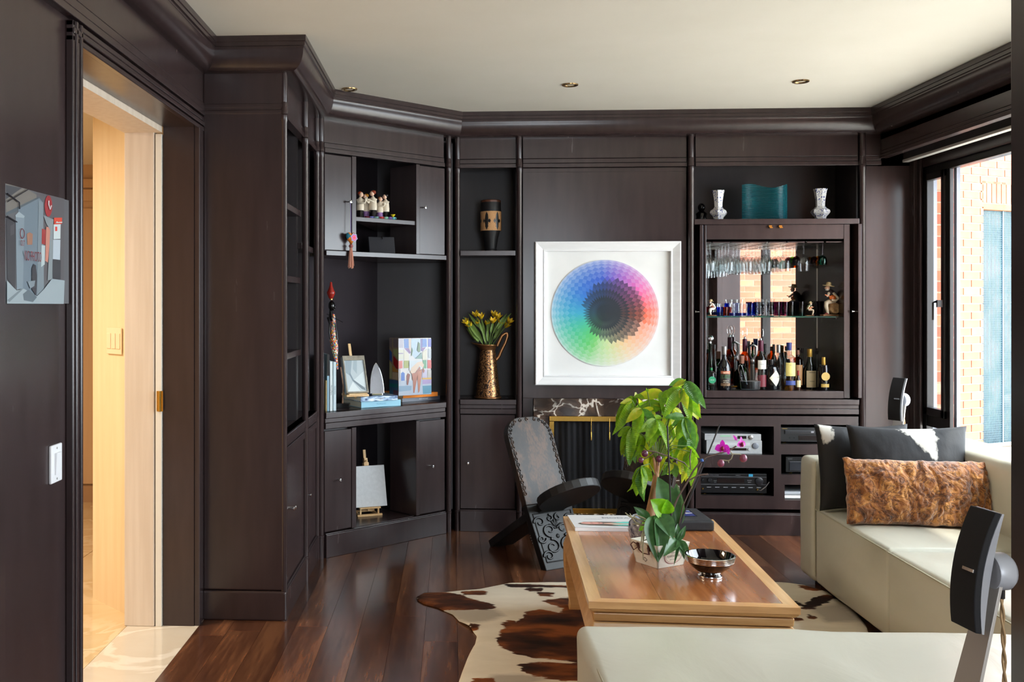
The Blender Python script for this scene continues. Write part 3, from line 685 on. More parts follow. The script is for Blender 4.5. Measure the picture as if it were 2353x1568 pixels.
def hide(name, c_dark, c_white, fn_nodes=None, rough=.7):
    m, p, n = base(name, c_dark, rough)
    a = n.new('Attribute'); a.attribute_name = 'patch'
    t = n.new('TexNoise'); t.inputs['Scale'].default_value = 55; t.inputs['Detail'].default_value = 5; n.link(coords(n, (1, 1, .35)), t.inputs[0])
    md = n.new('Math', operation='MULTIPLY_ADD'); n.link(t.outputs[0], md.inputs[0]); md.inputs[1].default_value = .16; n.link(a.outputs['Fac'], md.inputs[2])
    r = ramp(n, [(.56, c_dark), (.59, c_white)]); n.link(md.outputs[0], r.inputs[0])
    t2 = n.new('TexNoise'); t2.inputs['Scale'].default_value = 9; n.link(coords(n, (1, 1, .5)), t2.inputs[0])
    mx = n.new('MixRGB', blend_type='MULTIPLY'); mx.inputs[0].default_value = .5; n.link(r.outputs[0], mx.inputs[1]); n.link(t2.outputs[0], mx.inputs[2]); n.link(mx.outputs[0], p.inputs['Base Color'])
    b = n.new('Bump'); b.inputs['Strength'].default_value = .4; b.inputs['Distance'].default_value = .003; n.link(t.outputs[0], b.inputs['Height']); n.link(b.outputs[0], p.inputs['Normal'])
    return m
def poly_sd(x, y, poly):          # >0 inside
    d = 1e9; ins = False; n = len(poly)
    for i in range(n):
        x1, y1 = poly[i]; x2, y2 = poly[(i + 1) % n]
        dx, dy = x2 - x1, y2 - y1; L = dx * dx + dy * dy or 1e-12
        t = max(0, min(1, ((x - x1) * dx + (y - y1) * dy) / L)); d = min(d, hypot(x - x1 - t * dx, y - y1 - t * dy))
        if (y1 > y) != (y2 > y) and x < (x2 - x1) * (y - y1) / (y2 - y1) + x1: ins = not ins
    return d if ins else -d
def set_patch(o, fn):
    a = o.data.attributes.new('patch', 'FLOAT', 'POINT')
    for i, v in enumerate(o.data.vertices): a.data[i].value = fn(v.co)
HB = hide('black_cowhide', (22, 22, 26), (228, 224, 214))
def lean(x, y, z, rz, tilt): return Matrix.Translation((x, y, z)) @ Matrix.Rotation(rz, 4, 'Z') @ Matrix.Rotation(tilt, 4, 'X')
p = at(1962, 1160, 4.86)
M = lean(1.91, 4.845, .392, radians(4), radians(-9))
o = pillow('', .44, .40, .15, M, HB, seed=2).done('cushion', HB, smooth=70, merge=True, label='black cowhide cushion with a white corner, mostly hidden at the back by the sofa arm', cat='cushion', group=None)
set_patch(o, lambda c: .45 + min(.3, max(-.3, poly_sd(c.x, c.z, [(-.22, .42), (-.12, .42), (-.14, .33), (-.2, .28)]) * 3)))
q0 = at(2096, 1065, 4.7)
M = lean(2.045, 4.69, .40, radians(-3), radians(-10))
o = pillow('', .52, .405, .17, M, HB, seed=6).done('cushion', HB, smooth=70, merge=True, label='black cowhide cushion with a white triangular patch', cat='cushion')
set_patch(o, lambda c: .45 + min(.3, max(-.3, poly_sd(c.x, c.z, [(-.04, .44), (.13, .45), (.11, .3), (.105, .22), (.05, .26), (.0, .33), (-.06, .38)]) * 3)))
m, pf, n = base('brown_fur', (120, 62, 22), .8, Sheen_Weight=.5)
t = n.new('TexNoise'); t.inputs['Scale'].default_value = 16; t.inputs['Detail'].default_value = 8; t.inputs['Distortion'].default_value = 1.5; n.link(coords(n), t.inputs[0])
v = n.new('TexVoronoi'); v.feature = 'DISTANCE_TO_EDGE'; v.inputs['Scale'].default_value = 24; 
mm = n.new('MixRGB'); mm.inputs[0].default_value = .12; n.link(coords(n, (1, 1, .6)), mm.inputs[1]); n.link(t.outputs['Color'], mm.inputs[2]); n.link(mm.outputs[0], v.inputs[0])
r = ramp(n, [(.3, (92, 52, 22)), (.48, (156, 92, 36)), (.66, (206, 142, 72))]); n.link(t.outputs[0], r.inputs[0])
r2 = ramp(n, [(0, (110, 76, 56)), (.1, (255, 255, 255))]); n.link(v.outputs['Distance'], r2.inputs[0])  # crevices between tufts darkened in the colour, standing in for shade
mx = n.new('MixRGB', blend_type='MULTIPLY'); mx.inputs[0].default_value = .85; n.link(r.outputs[0], mx.inputs[1]); n.link(r2.outputs[0], mx.inputs[2]); n.link(mx.outputs[0], pf.inputs['Base Color'])
t3 = n.new('TexNoise'); t3.inputs['Scale'].default_value = 150; t3.inputs['Detail'].default_value = 3; n.link(coords(n), t3.inputs[0])
b = n.new('Bump'); b.inputs['Strength'].default_value = .7; b.inputs['Distance'].default_value = .012
s_ = n.new('Math', operation='MULTIPLY_ADD'); n.link(t3.outputs[0], s_.inputs[0]); s_.inputs[1].default_value = .25; n.link(v.outputs['Distance'], s_.inputs[2]); n.link(s_.outputs[0], b.inputs['Height']); n.link(b.outputs[0], pf.inputs['Normal'])
M = lean(2.0, 4.50, .395, radians(-7), radians(-14))
pillow('', .60, .285, .17, M, m, seed=9, pinch=.03, wr=.03, n=150, fur=True).done('cushion', m, smooth=70, merge=True, label='oblong brown fur cushion lying in front of the black cowhide cushions', cat='cushion')
# ---- coffee table
TZ = .40
TW = wood('honey_cherry_wood', (132, 74, 38), (154, 92, 50), (180, 116, 68), .24, 1, 4, .35, .05, .04)
TL = wood('light_ash_wood', (190, 140, 86), (206, 158, 104), (222, 180, 130), .3, 1, 6, .1, .05, .05)
TLX = wood('light_ash_wood_cross', (184, 132, 78), (206, 156, 100), (222, 178, 124), .35, 0, 6, .1, .2, .05)
c00, c10 = onz(1353, 1383, TZ), onz(1815, 1381, TZ); c01, c11 = onz(1295, 1190, TZ), onz(1640, 1198, TZ)
tx0, tx1, ty0, ty1 = .442, 1.10, 3.36, 4.66
tb = thing('coffee_table', 'long honey wood coffee table with a pale border and stepped edge', 'table', ((tx0 + tx1) / 2, (ty0 + ty1) / 2, 0))
ang = math.atan2(c01.x - c00.x, c01.y - c00.y)
MT = Matrix.Translation((c00.x, c00.y, 0)) @ Matrix.Rotation(-ang, 4, 'Z')
Wd, Ln = .652, 1.315
bw = .042
for k in range(3):
    a = bw + (Wd - 2 * bw) * k / 3; b = bw + (Wd - 2 * bw) * (k + 1) / 3
    MB(MT).box(a + .0004, b - .0004, bw + .0004, Ln - bw, TZ - .02, TZ).done('top_board', TW, tb)
for g in ([(0, 0), (Wd, 0), (Wd - bw, bw), (bw, bw)], [(bw, Ln - bw), (Wd - bw, Ln - bw), (Wd, Ln), (0, Ln)]):
    MB(MT).prism([(x, y, TZ - .022) for x, y in g], (0, 0, .022)).done('border', TLX, tb)
for g in ([(0, 0), (bw, bw), (bw, Ln - bw), (0, Ln)], [(Wd, 0), (Wd, Ln), (Wd - bw, Ln - bw), (Wd - bw, bw)]):
    MB(MT).prism([(x, y, TZ - .022) for x, y in g], (0, 0, .022)).done('border', TL, tb)
# stepped edge below the top, as stacked frames
def ring(o0, o1, z0, z1, nm, mt):
    mb = MB(MT); mb.add([(o0, o0, z0), (Wd - o0, o0, z0), (Wd - o0, Ln - o0, z0), (o0, Ln - o0, z0), (o1, o1, z1), (Wd - o1, o1, z1), (Wd - o1, Ln - o1, z1), (o1, Ln - o1, z1)], [(3, 2, 1, 0), (4, 5, 6, 7), (0, 1, 5, 4), (1, 2, 6, 5), (2, 3, 7, 6), (3, 0, 4, 7)])
    return mb.done(nm, mt, tb, bev=.004)
ring(.012, .0, TZ - .036, TZ - .023, 'edge_moulding', TLX)
ring(.016, .014, TZ - .066, TZ - .039, 'apron', TLX)
ring(-.002, .016, TZ - .125, TZ - .069, 'lower_apron', TLX)
for a, b in ((0, 0), (1, 0), (0, 1), (1, 1)):
    x = .045 if a == 0 else Wd - .045; y = .045 if b == 0 else Ln - .045; sx = -1 if a == 0 else 1; sy = -1 if b == 0 else 1
    pr = []
    vs = []; fs = []; K = 9
    for k in range(K):
        tt = k / (K - 1); z = (TZ - .126) * (1 - tt) + .0; off = .012 * sin(tt * pi) * 1.4 - .03 * tt + .02 * tt ** 6; hw_ = .045 * (1 - .38 * tt) + .008 * tt ** 6
        cx, cy = x + sx * off, y + sy * off
        vs += [(cx - hw_, cy - hw_, z), (cx + hw_, cy - hw_, z), (cx + hw_, cy + hw_, z), (cx - hw_, cy + hw_, z)]
    for k in range(K - 1):
        for i in range(4): fs.append((k * 4 + i, (k + 1) * 4 + i, (k + 1) * 4 + (i + 1) % 4, k * 4 + (i + 1) % 4))
    fs += [(0, 1, 2, 3), ((K - 1) * 4 + 3, (K - 1) * 4 + 2, (K - 1) * 4 + 1, (K - 1) * 4)]
    MB(MT).add(vs, fs).done('leg', TLX, tb, smooth=50, bev=.005)
# ---- cowhide rug
RO = [(957, 1372), (975, 1362), (1020, 1361), (1060, 1357), (1100, 1354), (1150, 1345), (1170, 1341), (1300, 1338), (1400, 1334), (1520, 1338), (1640, 1330), (1790, 1340), (1850, 1346), (1900, 1360), (1960, 1400), (1990, 1440), (2010, 1500), (1980, 1600), (1800, 1680), (1500, 1700), (1200, 1690), (1080, 1640), (1050, 1580), (1062, 1545), (1072, 1520), (1092, 1480), (1096, 1462), (1078, 1440), (1055, 1428), (1040, 1412), (1005, 1396), (975, 1388), (960, 1380)]
RW = [tuple(onz(u, v, .006).xy) for u, v in RO]
RP = [[(957, 1366), (1000, 1360), (1060, 1372), (1095, 1384), (1130, 1395), (1132, 1403), (1070, 1403), (1010, 1402), (970, 1390)], [(1064, 1363), (1110, 1361), (1112, 1368), (1070, 1368)], [(1213, 1356), (1245, 1356), (1243, 1362), (1216, 1362)], [(1238, 1365), (1268, 1366), (1262, 1372), (1240, 1370)],
      [(1252, 1385), (1290, 1378), (1340, 1376), (1400, 1385), (1400, 1540), (1310, 1520), (1240, 1515), (1190, 1505), (1170, 1495), (1150, 1485), (1148, 1470), (1155, 1455), (1175, 1440), (1205, 1425), (1215, 1410), (1240, 1405), (1290, 1412), (1300, 1400)],
      [(1158, 1435), (1172, 1430), (1205, 1438), (1195, 1446), (1165, 1444)], [(1083, 1438), (1098, 1440), (1095, 1450), (1085, 1448)], [(1200, 1530), (1260, 1528), (1400, 1535), (1400, 1570), (1270, 1563), (1215, 1550)], [(1160, 1347), (1320, 1350), (1320, 1353), (1180, 1352)], [(1095, 1565), (1130, 1564), (1120, 1572), (1090, 1575)],
      [(1840, 1352), (1880, 1345), (1895, 1352), (1870, 1360), (1850, 1357)], [(1812, 1388), (1828, 1386), (1840, 1392), (1820, 1395)], [(1870, 1380), (1900, 1370), (1925, 1372), (1900, 1385), (1860, 1402), (1842, 1402)], [(1808, 1422), (1835, 1424), (1840, 1430), (1810, 1430)], [(1860, 1417), (1872, 1420), (1868, 1424)]]
RPW = [[tuple(onz(u, v, .006).xy) for u, v in P] for P in RP]
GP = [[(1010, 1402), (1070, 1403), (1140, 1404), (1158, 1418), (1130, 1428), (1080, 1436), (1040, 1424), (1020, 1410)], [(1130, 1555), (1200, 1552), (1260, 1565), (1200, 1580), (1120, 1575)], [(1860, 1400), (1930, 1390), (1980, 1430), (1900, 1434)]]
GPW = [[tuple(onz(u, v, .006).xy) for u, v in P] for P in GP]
mb = MB(); st = .016; idx = {}; fs = []; vs = []
minx, maxx = min(p[0] for p in RW), max(p[0] for p in RW); miny, maxy = min(p[1] for p in RW), max(p[1] for p in RW)
def inside(x, y): return poly_sd(x, y, RW)
nx, ny = int((maxx - minx) / st) + 2, int((maxy - miny) / st) + 2
sd_ = {}
for i in range(nx):
    for j in range(ny): sd_[i, j] = inside(minx + i * st, miny + j * st)
def vid(i, j):
    if (i, j) not in idx:
        x, y = minx + i * st, miny + j * st; s0_ = sd_[i, j]
        if s0_ < 0:   # pull outside corners onto the outline
            g = Vector((inside(x + .002, y) - inside(x - .002, y), inside(x, y + .002) - inside(x, y - .002)))
            if g.length > 0: g.normalize(); x -= g.x * s0_; y -= g.y * s0_
            s0_ = 0
        z = .004 + min(.006, s0_ * .3) + .004 * max(0, noise.noise(Vector((x * 4, y * 4, 0)))) + (.01 * max(0, 1 - s0_ / .05) * max(0, noise.noise(Vector((x * 6, y * 6, 3)))))
        idx[i, j] = len(vs); vs.append((x, y, z))
    return idx[i, j]
for i in range(nx - 1):
    for j in range(ny - 1):
        if max(sd_[i, j], sd_[i + 1, j], sd_[i, j + 1], sd_[i + 1, j + 1]) > 0: fs.append((vid(i, j), vid(i + 1, j), vid(i + 1, j + 1), vid(i, j + 1)))
m, pr_, n = base('brown_white_cowhide', (222, 208, 186), .85, 0, .2)
a = n.new('Attribute'); a.attribute_name = 'patch'; a2 = n.new('Attribute'); a2.attribute_name = 'shade'
t = n.new('TexNoise'); t.inputs['Scale'].default_value = 30; t.inputs['Detail'].default_value = 7; n.link(coords(n, (.45, 1.3, 1)), t.inputs[0])
def thr(att, c, w, k=.12):
    md = n.new('Math', operation='MULTIPLY_ADD'); n.link(t.outputs[0], md.inputs[0]); md.inputs[1].default_value = k; n.link(att.outputs['Fac'], md.inputs[2])
    r = ramp(n, [(c - w, (0, 0, 0)), (c + w, (255, 255, 255))]); n.link(md.outputs[0], r.inputs[0]); return r
t2 = n.new('TexNoise'); t2.inputs['Scale'].default_value = 5; t2.inputs['Detail'].default_value = 6; n.link(coords(n, (.6, 1.3, 1)), t2.inputs[0])
rw = ramp(n, [(.35, (214, 200, 178)), (.7, (232, 220, 200))]); n.link(t2.outputs[0], rw.inputs[0])
rb = ramp(n, [(.36, (34, 20, 16)), (.48, (74, 38, 22)), (.60, (140, 78, 36))]); n.link(t2.outputs[0], rb.inputs[0])
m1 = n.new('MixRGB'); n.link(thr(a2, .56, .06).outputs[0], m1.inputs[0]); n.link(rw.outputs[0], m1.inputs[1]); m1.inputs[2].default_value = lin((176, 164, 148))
m2 = n.new('MixRGB'); n.link(thr(a, .575, .015, .24).outputs[0], m2.inputs[0]); n.link(m1.outputs[0], m2.inputs[1]); n.link(rb.outputs[0], m2.inputs[2])
n.link(m2.outputs[0], pr_.inputs['Base Color'])
b = n.new('Bump'); b.inputs['Strength'].default_value = .3; b.inputs['Distance'].default_value = .004; n.link(t.outputs[0], b.inputs['Height']); n.link(b.outputs[0], pr_.inputs['Normal'])
mb.add(vs, fs); rug = mb.done('cowhide_rug', m, smooth=60, solid=.003, label='brown and white cowhide rug on the dark floor under the coffee table', cat='rug')
A_ = rug.data.attributes.new('patch', 'FLOAT', 'POINT'); B_ = rug.data.attributes.new('shade', 'FLOAT', 'POINT')
for i, (x, y, z) in enumerate(vs):
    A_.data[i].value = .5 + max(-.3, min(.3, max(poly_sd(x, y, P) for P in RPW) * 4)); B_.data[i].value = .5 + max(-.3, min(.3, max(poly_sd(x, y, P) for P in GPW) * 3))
rug.location.z = .003
# ---- carved plank chairs
CH = wood('dark_carved_wood', (24, 19, 17), (42, 32, 26), (84, 58, 40), .5, 2, 9, 0, .25, .05)
CH2 = wood('ebony_stained_wood', (12, 11, 11), (20, 18, 18), (34, 30, 28), .5, 2, 5, 0, .25, .05)
def curl(c, r, turns, s=1, a0=0, n=14):
    return [(c[0] + s * r * (1 - .75 * k / n) * cos(a0 + turns * 2 * pi * k / n), c[1] + r * (1 - .75 * k / n) * sin(a0 + turns * 2 * pi * k / n)) for k in range(n + 1)]
def plank_chair(label, loc, rz, Wc=.30):
    t = thing('plank_chair', label, 'chair', loc, rz, 'carved plank chairs by the fireplace'); del t['group']
    Mx = WM[t.name]
    # back plank: leans back; local frame (x across, s along, n outwards) 
    b0, b1 = Vector((0, -.17, 0)), Vector((0, .17, .74)); al = (b1 - b0).normalized(); nn = Vector((0, -al.z, al.y)); Lb = (b1 - b0).length
    Mb = Matrix((Vector((1, 0, 0)), al, nn * -1 if False else Vector((1, 0, 0)).cross(al))).transposed().to_4x4(); Mb.translation = b0
    MB_ = Mx @ Mb            # x across, y along, z = out of the front face? (1,0,0)x al = (0,-al.z,al.y) faces forward/up
    zf = .0
    pts = []
    hw = Wc / 2
    for k in range(9): a = pi * .5 * k / 8; pts.append((hw - .11 + .11 * cos(a), Lb - .11 + .11 * sin(a)))
    for k in range(9): a = pi * .5 + pi * .5 * k / 8; pts.append((-hw + .11 + .11 * cos(a), Lb - .11 + .11 * sin(a)))
    lo = [(-hw * .98, .34), (-hw * .86, 0), (hw * .86, 0), (hw * .98, .34)]
    up = [(-hw * .98, .34)] + [(hw * .98, .34)] + pts
    MB(MB_).prism([(x, y, -.042) for x, y in up], (0, 0, .042)).done('back_plank', CH, t, bev=.004)
    MB(MB_).prism([(x, y, -.042) for x, y in lo], (0, 0, .042)).done('front_panel', CH2, t, bev=.004)
    # carved scroll border along the edge of the back
    e = hw - .016
    for s in (-1, 1):
        cv = MB(MB_); y = .40; k = 0
        while y < Lb - .11:
            c = curl((s * (e - .001), y), .0115, 1.2, s * (1 if k % 2 else -1), pi / 2); cv.tube([(a, b, .002) for a, b in c], .0028, 5)
            cv.tube([(s * (e + .004 * (1 if k % 2 else -1)), y + .008, .002), (s * e, y + .0155, .002), (s * (e - .004 * (1 if k % 2 else -1)), y + .023, .002)], .0028, 5); y += .031; k += 1
        cv.done('carved_border', CH, t, smooth=60)
    cv = MB(MB_)
    for k in range(15):
        a = pi * k / 14; x = (hw - .11) * cos(a) / max(abs(cos(a)), .35) * (abs(cos(a)) > .35 or 1) ; 
        px_ = (hw - .11 if cos(a) > 0 else -hw + .11) * min(1, abs(cos(a)) * 3) + .094 * cos(a); py_ = Lb - .11 + .094 * sin(a)
        cv.tube([(q[0], q[1], .002) for q in curl((px_, py_), .010, 1.2, 1 if k % 2 else -1, a)], .0028, 5)
    cv.done('carved_scroll_arch', CH, t, smooth=60, kind='stuff')
    # carved foliage on the front panel
    cf = MB(MB_)
    w0 = hw * .82; cf.tube([(-w0 * .9, .04, .001), (-w0, .29, .001), (w0, .29, .001), (w0 * .9, .04, .001), (-w0 * .9, .04, .001)], .0035, 5)
    for s in (-1, 1):
        for (cx, cy, r, tn, a0) in ((.035, .20, .030, 1.1, -pi / 2), (.075, .245, .026, 1.0, 0), (.04, .115, .034, 1.2, pi / 2), (.085, .16, .02, 1.1, pi), (.07, .07, .024, 1.1, 0), (.022, .26, .016, 1, pi / 2)):
            cf.tube([(s * a * 1.25, b * 1.0, .002) for a, b in curl((cx, cy), r * 1.15, tn, 1, a0, 18)], [.007 * (1 - .45 * q / 18) for q in range(19)], 6)
    cf.ball((0, .165, 0), (.012, .012, .006), 10, 6)
    for k in range(5): a = pi / 2 + (k - 2) * .5; cf.ball((.025 * cos(a), .19 + .05 * sin(a), 0), (.008, .026, .006), 8, 6, R=Matrix.Rotation(a - pi / 2, 3, 'Z'))
    cf.done('carved_panel_relief', CH2, t, smooth=60)
    # seat plank: disc in front rising forwards, tail down to the floor behind
    s0, s1 = Vector((0, .40, .0)), Vector((0, -.335, .455)); al2 = (s1 - s0).normalized()
    Ms = Matrix((Vector((1, 0, 0)), al2, Vector((1, 0, 0)).cross(al2))).transposed().to_4x4(); Ms.translation = s0; Ls = (s1 - s0).length
    R = .165; pts = [(-.075, 0), (.075, 0), (.085, Ls - 2 * R + .02)]
    for k in range(21): a = -pi * .28 + (pi * 1.56) * k / 20; pts.append((R * 1.0 * cos(a), Ls - R + R * sin(a)))
    pts.append((-.085, Ls - 2 * R + .02))
    MB(Mx @ Ms).prism([(x, y, -.035) for x, y in pts], (0, 0, .045)).done('seat_plank', CH2, t, bev=.005)
    return t
bl_ = onz(1255, 1313, 0)
rz_ = radians(33)
def chair_at(u, v, rz, label, hw=.13, side=-1):
    p = onz(u, v, 0); o = Vector((side * hw, -.17)); c, s_ = cos(rz), sin(rz)
    return plank_chair(label, (p.x - (o.x * c - o.y * s_), p.y - (o.x * s_ + o.y * c), 0), rz)
chair_at(1255, 1313, rz_, 'low carved dark plank chair left of the fireplace, turned towards the table')
chair_at(1510, 1290, -rz_, 'low carved dark plank chair right of the fireplace, mostly behind the plants', side=1)
# ---- loudspeakers on stands
def speaker(label, x, y, zc, rz, kind):
    t = thing('speaker_stand', label, 'speaker', (x, y, 0), rz)
    Mx = WM[t.name]
    # cabinet: thin curved slab, faces local -x ; bows along z
    H, Wd_, n_ = .232, .076, 14; vs = []
    def prof_(k): a = (k / n_ - .5); return -.017 * (1 - (2 * a) ** 2) 
    tilt = Matrix.Rotation(radians(10), 4, 'Y')
    Mc = Mx @ Matrix.Translation((-.02, 0, zc)) @ tilt
    g = MB(Mc); bk = MB(Mc)
    for k in range(n_ + 1):
        z = (k / n_ - .5) * H; c = prof_(k)
        vs += [(c - .012, -Wd_ / 2, z), (c - .012, Wd_ / 2 , z), (c, Wd_ / 2 + .0, z), (c, -Wd_ / 2, z)]
    fs = [(k * 4 + i, k * 4 + (i + 1) % 4, (k + 1) * 4 + (i + 1) % 4, (k + 1) * 4 + i) for k in range(n_) for i in range(4)] + [(3, 2, 1, 0), (n_ * 4, n_ * 4 + 1, n_ * 4 + 2, n_ * 4 + 3)]
    g.add(vs, fs).done('grille', GRILLE, t, smooth=50, bev=.002)
    vs = []
    for k in range(n_ + 1):
        z = (k / n_ - .5) * H; c = prof_(k); a = k / n_ - .5; d = .028 * (1 - (2 * a) ** 2) + .004
        vs += [(c + .001, -Wd_ / 2, z), (c + .001, Wd_ / 2, z), (c + d * .8 + .002, Wd_ / 2 * (.6 + .4 * (2 * a) ** 2), z), (c + d * .8 + .002, -Wd_ / 2 * (.6 + .4 * (2 * a) ** 2), z)]
    bk.add(vs, fs).done('shell', SPK, t, smooth=50)
    MB(Mc).box(-.034, -.026, -.012 - .02, .0, -.004, .002).done('emblem', CHROME, t)
    MB(Mx).lathe([(.034, 0), (.036, .004), (.036, .03), (.03, .038), (0, .040)], (.002, 0, zc - .005), 24, Matrix.Rotation(pi / 2, 3, 'Y')).done('driver_housing', SPK, t, smooth=50)
    # blade
    zt_ = zc - .01; vs = []; N = 12
    for k in range(N + 1):
        q = k / N; z = .02 + (zt_ - .02) * q; off = .012 - .205 * (1 - q); w = .036 * (1 - q) + .026; 
        vs += [(off - .0035, -w, z), (off + .0035, -w, z), (off + .0035, w, z), (off - .0035, w, z)]
    MB(Mx).add(vs, [(k * 4 + i, k * 4 + (i + 1) % 4, (k + 1) * 4 + (i + 1) % 4, (k + 1) * 4 + i) for k in range(N) for i in range(4)] + [(3, 2, 1, 0), (N * 4, N * 4 + 1, N * 4 + 2, N * 4 + 3)]).done('stand_blade', BLADE, t, bev=.001)
    MB(Mx).lathe([(.115, 0), (.115, .012), (.108, .02), (0, .02)], (-.19, 0, 0), 36).done('base_plate', STEEL, t, smooth=40)
    MB(Mx).lathe([(.006, -.02), (.006, 0)], (.027, 0, zc - .038), 10).done('plug', BLACK, t)
    cab = MB(Mx)
    for ph in (0, pi):
        cab.tube([(.027 + .006 * sin(q * .1 + 0) + .0025 * cos(q * .9 + ph), .0025 * sin(q * .9 + ph), zc - .055 - q * (zc - .075) / 60) for q in range(61)], .0024, 5)
    cab.done('twisted_cable', plain('copper_cable', (176, 146, 108), .35, .3), t, smooth=60)
    return t
BLADE = plain('satin_silver', (176, 170, 164), .45, .2); GRILLE = noisy('black_speaker_cloth', (16, 16, 19), (22, 22, 26), 400, .8, bump=.2, bdist=.0005); SPK = plain('silver_speaker_shell', (176, 178, 184), .4, .15)
speaker('slim black and silver loudspeaker on a stand in the right foreground', 1.038, 2.05, .835, radians(8), 0)
speaker('slim black and silver loudspeaker on a stand in the far corner by the window', 2.425, 5.70, .832, radians(30), 0)
# ================================================================ smaller things
def PRINT(name, parent, M, polys, m=None, w0=0):
    mb = MB(M)
    for i, (c, P) in enumerate(polys): mb.add([(x, y, w0 + i * .00012) for x, y in P], [tuple(range(len(P)))], c)
    for k, f in enumerate(mb.f):      # face outwards (+z)
        P = [mb.v[i] for i in f]; ar = sum(P[i].x * P[(i + 1) % len(P)].y - P[(i + 1) % len(P)].x * P[i].y for i in range(len(P)))
        if ar < 0: mb.f[k] = f[::-1]
    return mb.done(name, m or INK, parent)
def rect(x0, y0, x1, y1): return [(x0, y0), (x1, y0), (x1, y1), (x0, y1)]
def circ(cx, cy, r, n=20, ry=None): return [(cx + r * cos(2 * pi * k / n), cy + (ry or r) * sin(2 * pi * k / n)) for k in range(n)]
def blend(a, b, t): return tuple(a[i] * (1 - t) + b[i] * t for i in range(3))
# ---- framed colour wheel print
ax0, ax1 = at(1230, 700, 6.055).x, at(1565, 700, 6.055).x; az1, az0 = Z(1400, 555, 6.055), Z(1400, 886, 6.055)
art = thing('framed_picture', 'large square white framed print of a rainbow wheel of overlapping circles', 'picture', ((ax0 + ax1) / 2, 6.097, az0))
fr = MB(); xs_ = [(0, 6.098), (0, 6.052), (.006, 6.050), (.047, 6.066), (.049, 6.062), (.056, 6.062), (.058, 6.07), (.058, 6.098)]
vs = []
for o, y in xs_: vs += [(ax0 + o, y, az0 + o), (ax1 - o, y, az0 + o), (ax1 - o, y, az1 - o), (ax0 + o, y, az1 - o)]
fs = [(k * 4 + i, (k + 1) * 4 + i, (k + 1) * 4 + (i + 1) % 4, k * 4 + (i + 1) % 4) for k in range(len(xs_) - 1) for i in range(4)]
fr.add(vs, [f[::-1] for f in fs]).done('frame', noisy('white_washed_frame', (232, 232, 232), (240, 240, 240), 6, .35, (1, 1, 8)), art, bev=.001)
MB().box(ax0 + .05, ax1 - .05, 6.084, 6.096, az0 + .05, az1 - .05).done('mount', noisy('white_mount', (228, 228, 226), (236, 236, 234), 5, .7, bump=.1, bdist=.004), art)
dcx, dcz = at(1390, 719.8, 6.08).x, Z(1390, 719.8, 6.08); DR = 122.6 / 2350 * 6.0
MB().lathe([(DR + .001, 0), (DR + .001, .004), (0, .004)], (dcx, 6.084, dcz), 96, Matrix.Rotation(pi / 2, 3, 'X')).done('disc_backing', plain('disc_white', (214, 214, 216), .6), art)
HUES = [(0, (242, 92, 62)), (35, (236, 90, 170)), (65, (150, 84, 190)), (95, (58, 92, 196)), (140, (52, 120, 206)), (180, (60, 168, 200)), (205, (70, 190, 160)), (240, (92, 200, 110)), (275, (190, 214, 130)), (300, (236, 190, 120)), (330, (246, 140, 90)), (360, (242, 92, 62))]
def hue(d):
    d %= 360
    for (a, c1), (b, c2) in zip(HUES, HUES[1:]):
        if a <= d <= b: return blend(c1, c2, (d - a) / (b - a))
N = 44; dl_ = 2 * pi / N; polys = []
for m_ in range(0, N):
    for i in range(2 * N):
        if (i + m_) % 2: continue
        def pp(ii, mm):
            r = DR * max(0, cos(mm * dl_ / 2)) if mm * dl_ / 2 < pi / 2 else 0; a = ii * dl_ / 2; return (r * cos(a), r * sin(a))
        if (m_) * dl_ / 2 >= pi / 2: continue
        P = [pp(i, m_), pp(i + 1, m_ + 1), pp(i, m_ + 2), pp(i - 1, m_ + 1)]
        rr = cos((m_ + 1) * dl_ / 2); dg = math.degrees(i * dl_ / 2)
        cov = 1 - ((m_ + 1) * dl_ / 2) / (pi / 2)          # 1 at rim .. 0 in centre
        c = hue(dg)
        dens = min(1, .14 + (1 - cov) * 1.3 + .16 * (m_ % 2)); 
        if 255 < dg < 345: dens *= .75
        c = blend((225, 225, 232), c, dens)
        lim = .56 + .10 * cos(radians(dg - 10)) - .07 * cos(radians(dg - 200))
        if rr < lim: c = blend(c, (30, 42, 50), min(.97, .30 + .95 * (lim - rr) / lim + .2 * (m_ % 2) * (rr > .15)))
        polys.append((c, [(x, y) for x, y in P]))
mb = MB(face_M((dcx, 6.0795, dcz), (1, 0, 0), (0, 0, 1)))
for c, P in polys: mb.add([(x, y, 0) for x, y in P], [(0, 1, 2, 3)], c)
m_ink = printmat('coloured_paper', .7); t = NT(m_ink)
mb.done('colour_wheel', m_ink, art)
# ---- photo on the left wall
pa, pb = onx(13, 698, -1.078), onx(148, 698, -1.078)
y1, y0 = pb.y, 2.335; z1 = onx(148, 461, -1.078).z; z0 = 1.35
wp = thing('wall_photo', 'small frameless street photograph on the dark wall beside the hall door', 'picture', (-1.078, (y0 + y1) / 2, z0))
MB().box(-1.08, -1.066, y0, y1, z0, z1).done('panel', plain('photo_edge', (210, 208, 204), .5), wp)
w, h_ = y1 - y0, z1 - z0
def q(pts): return [((x / 784 - .0) , y) for x, y in pts]
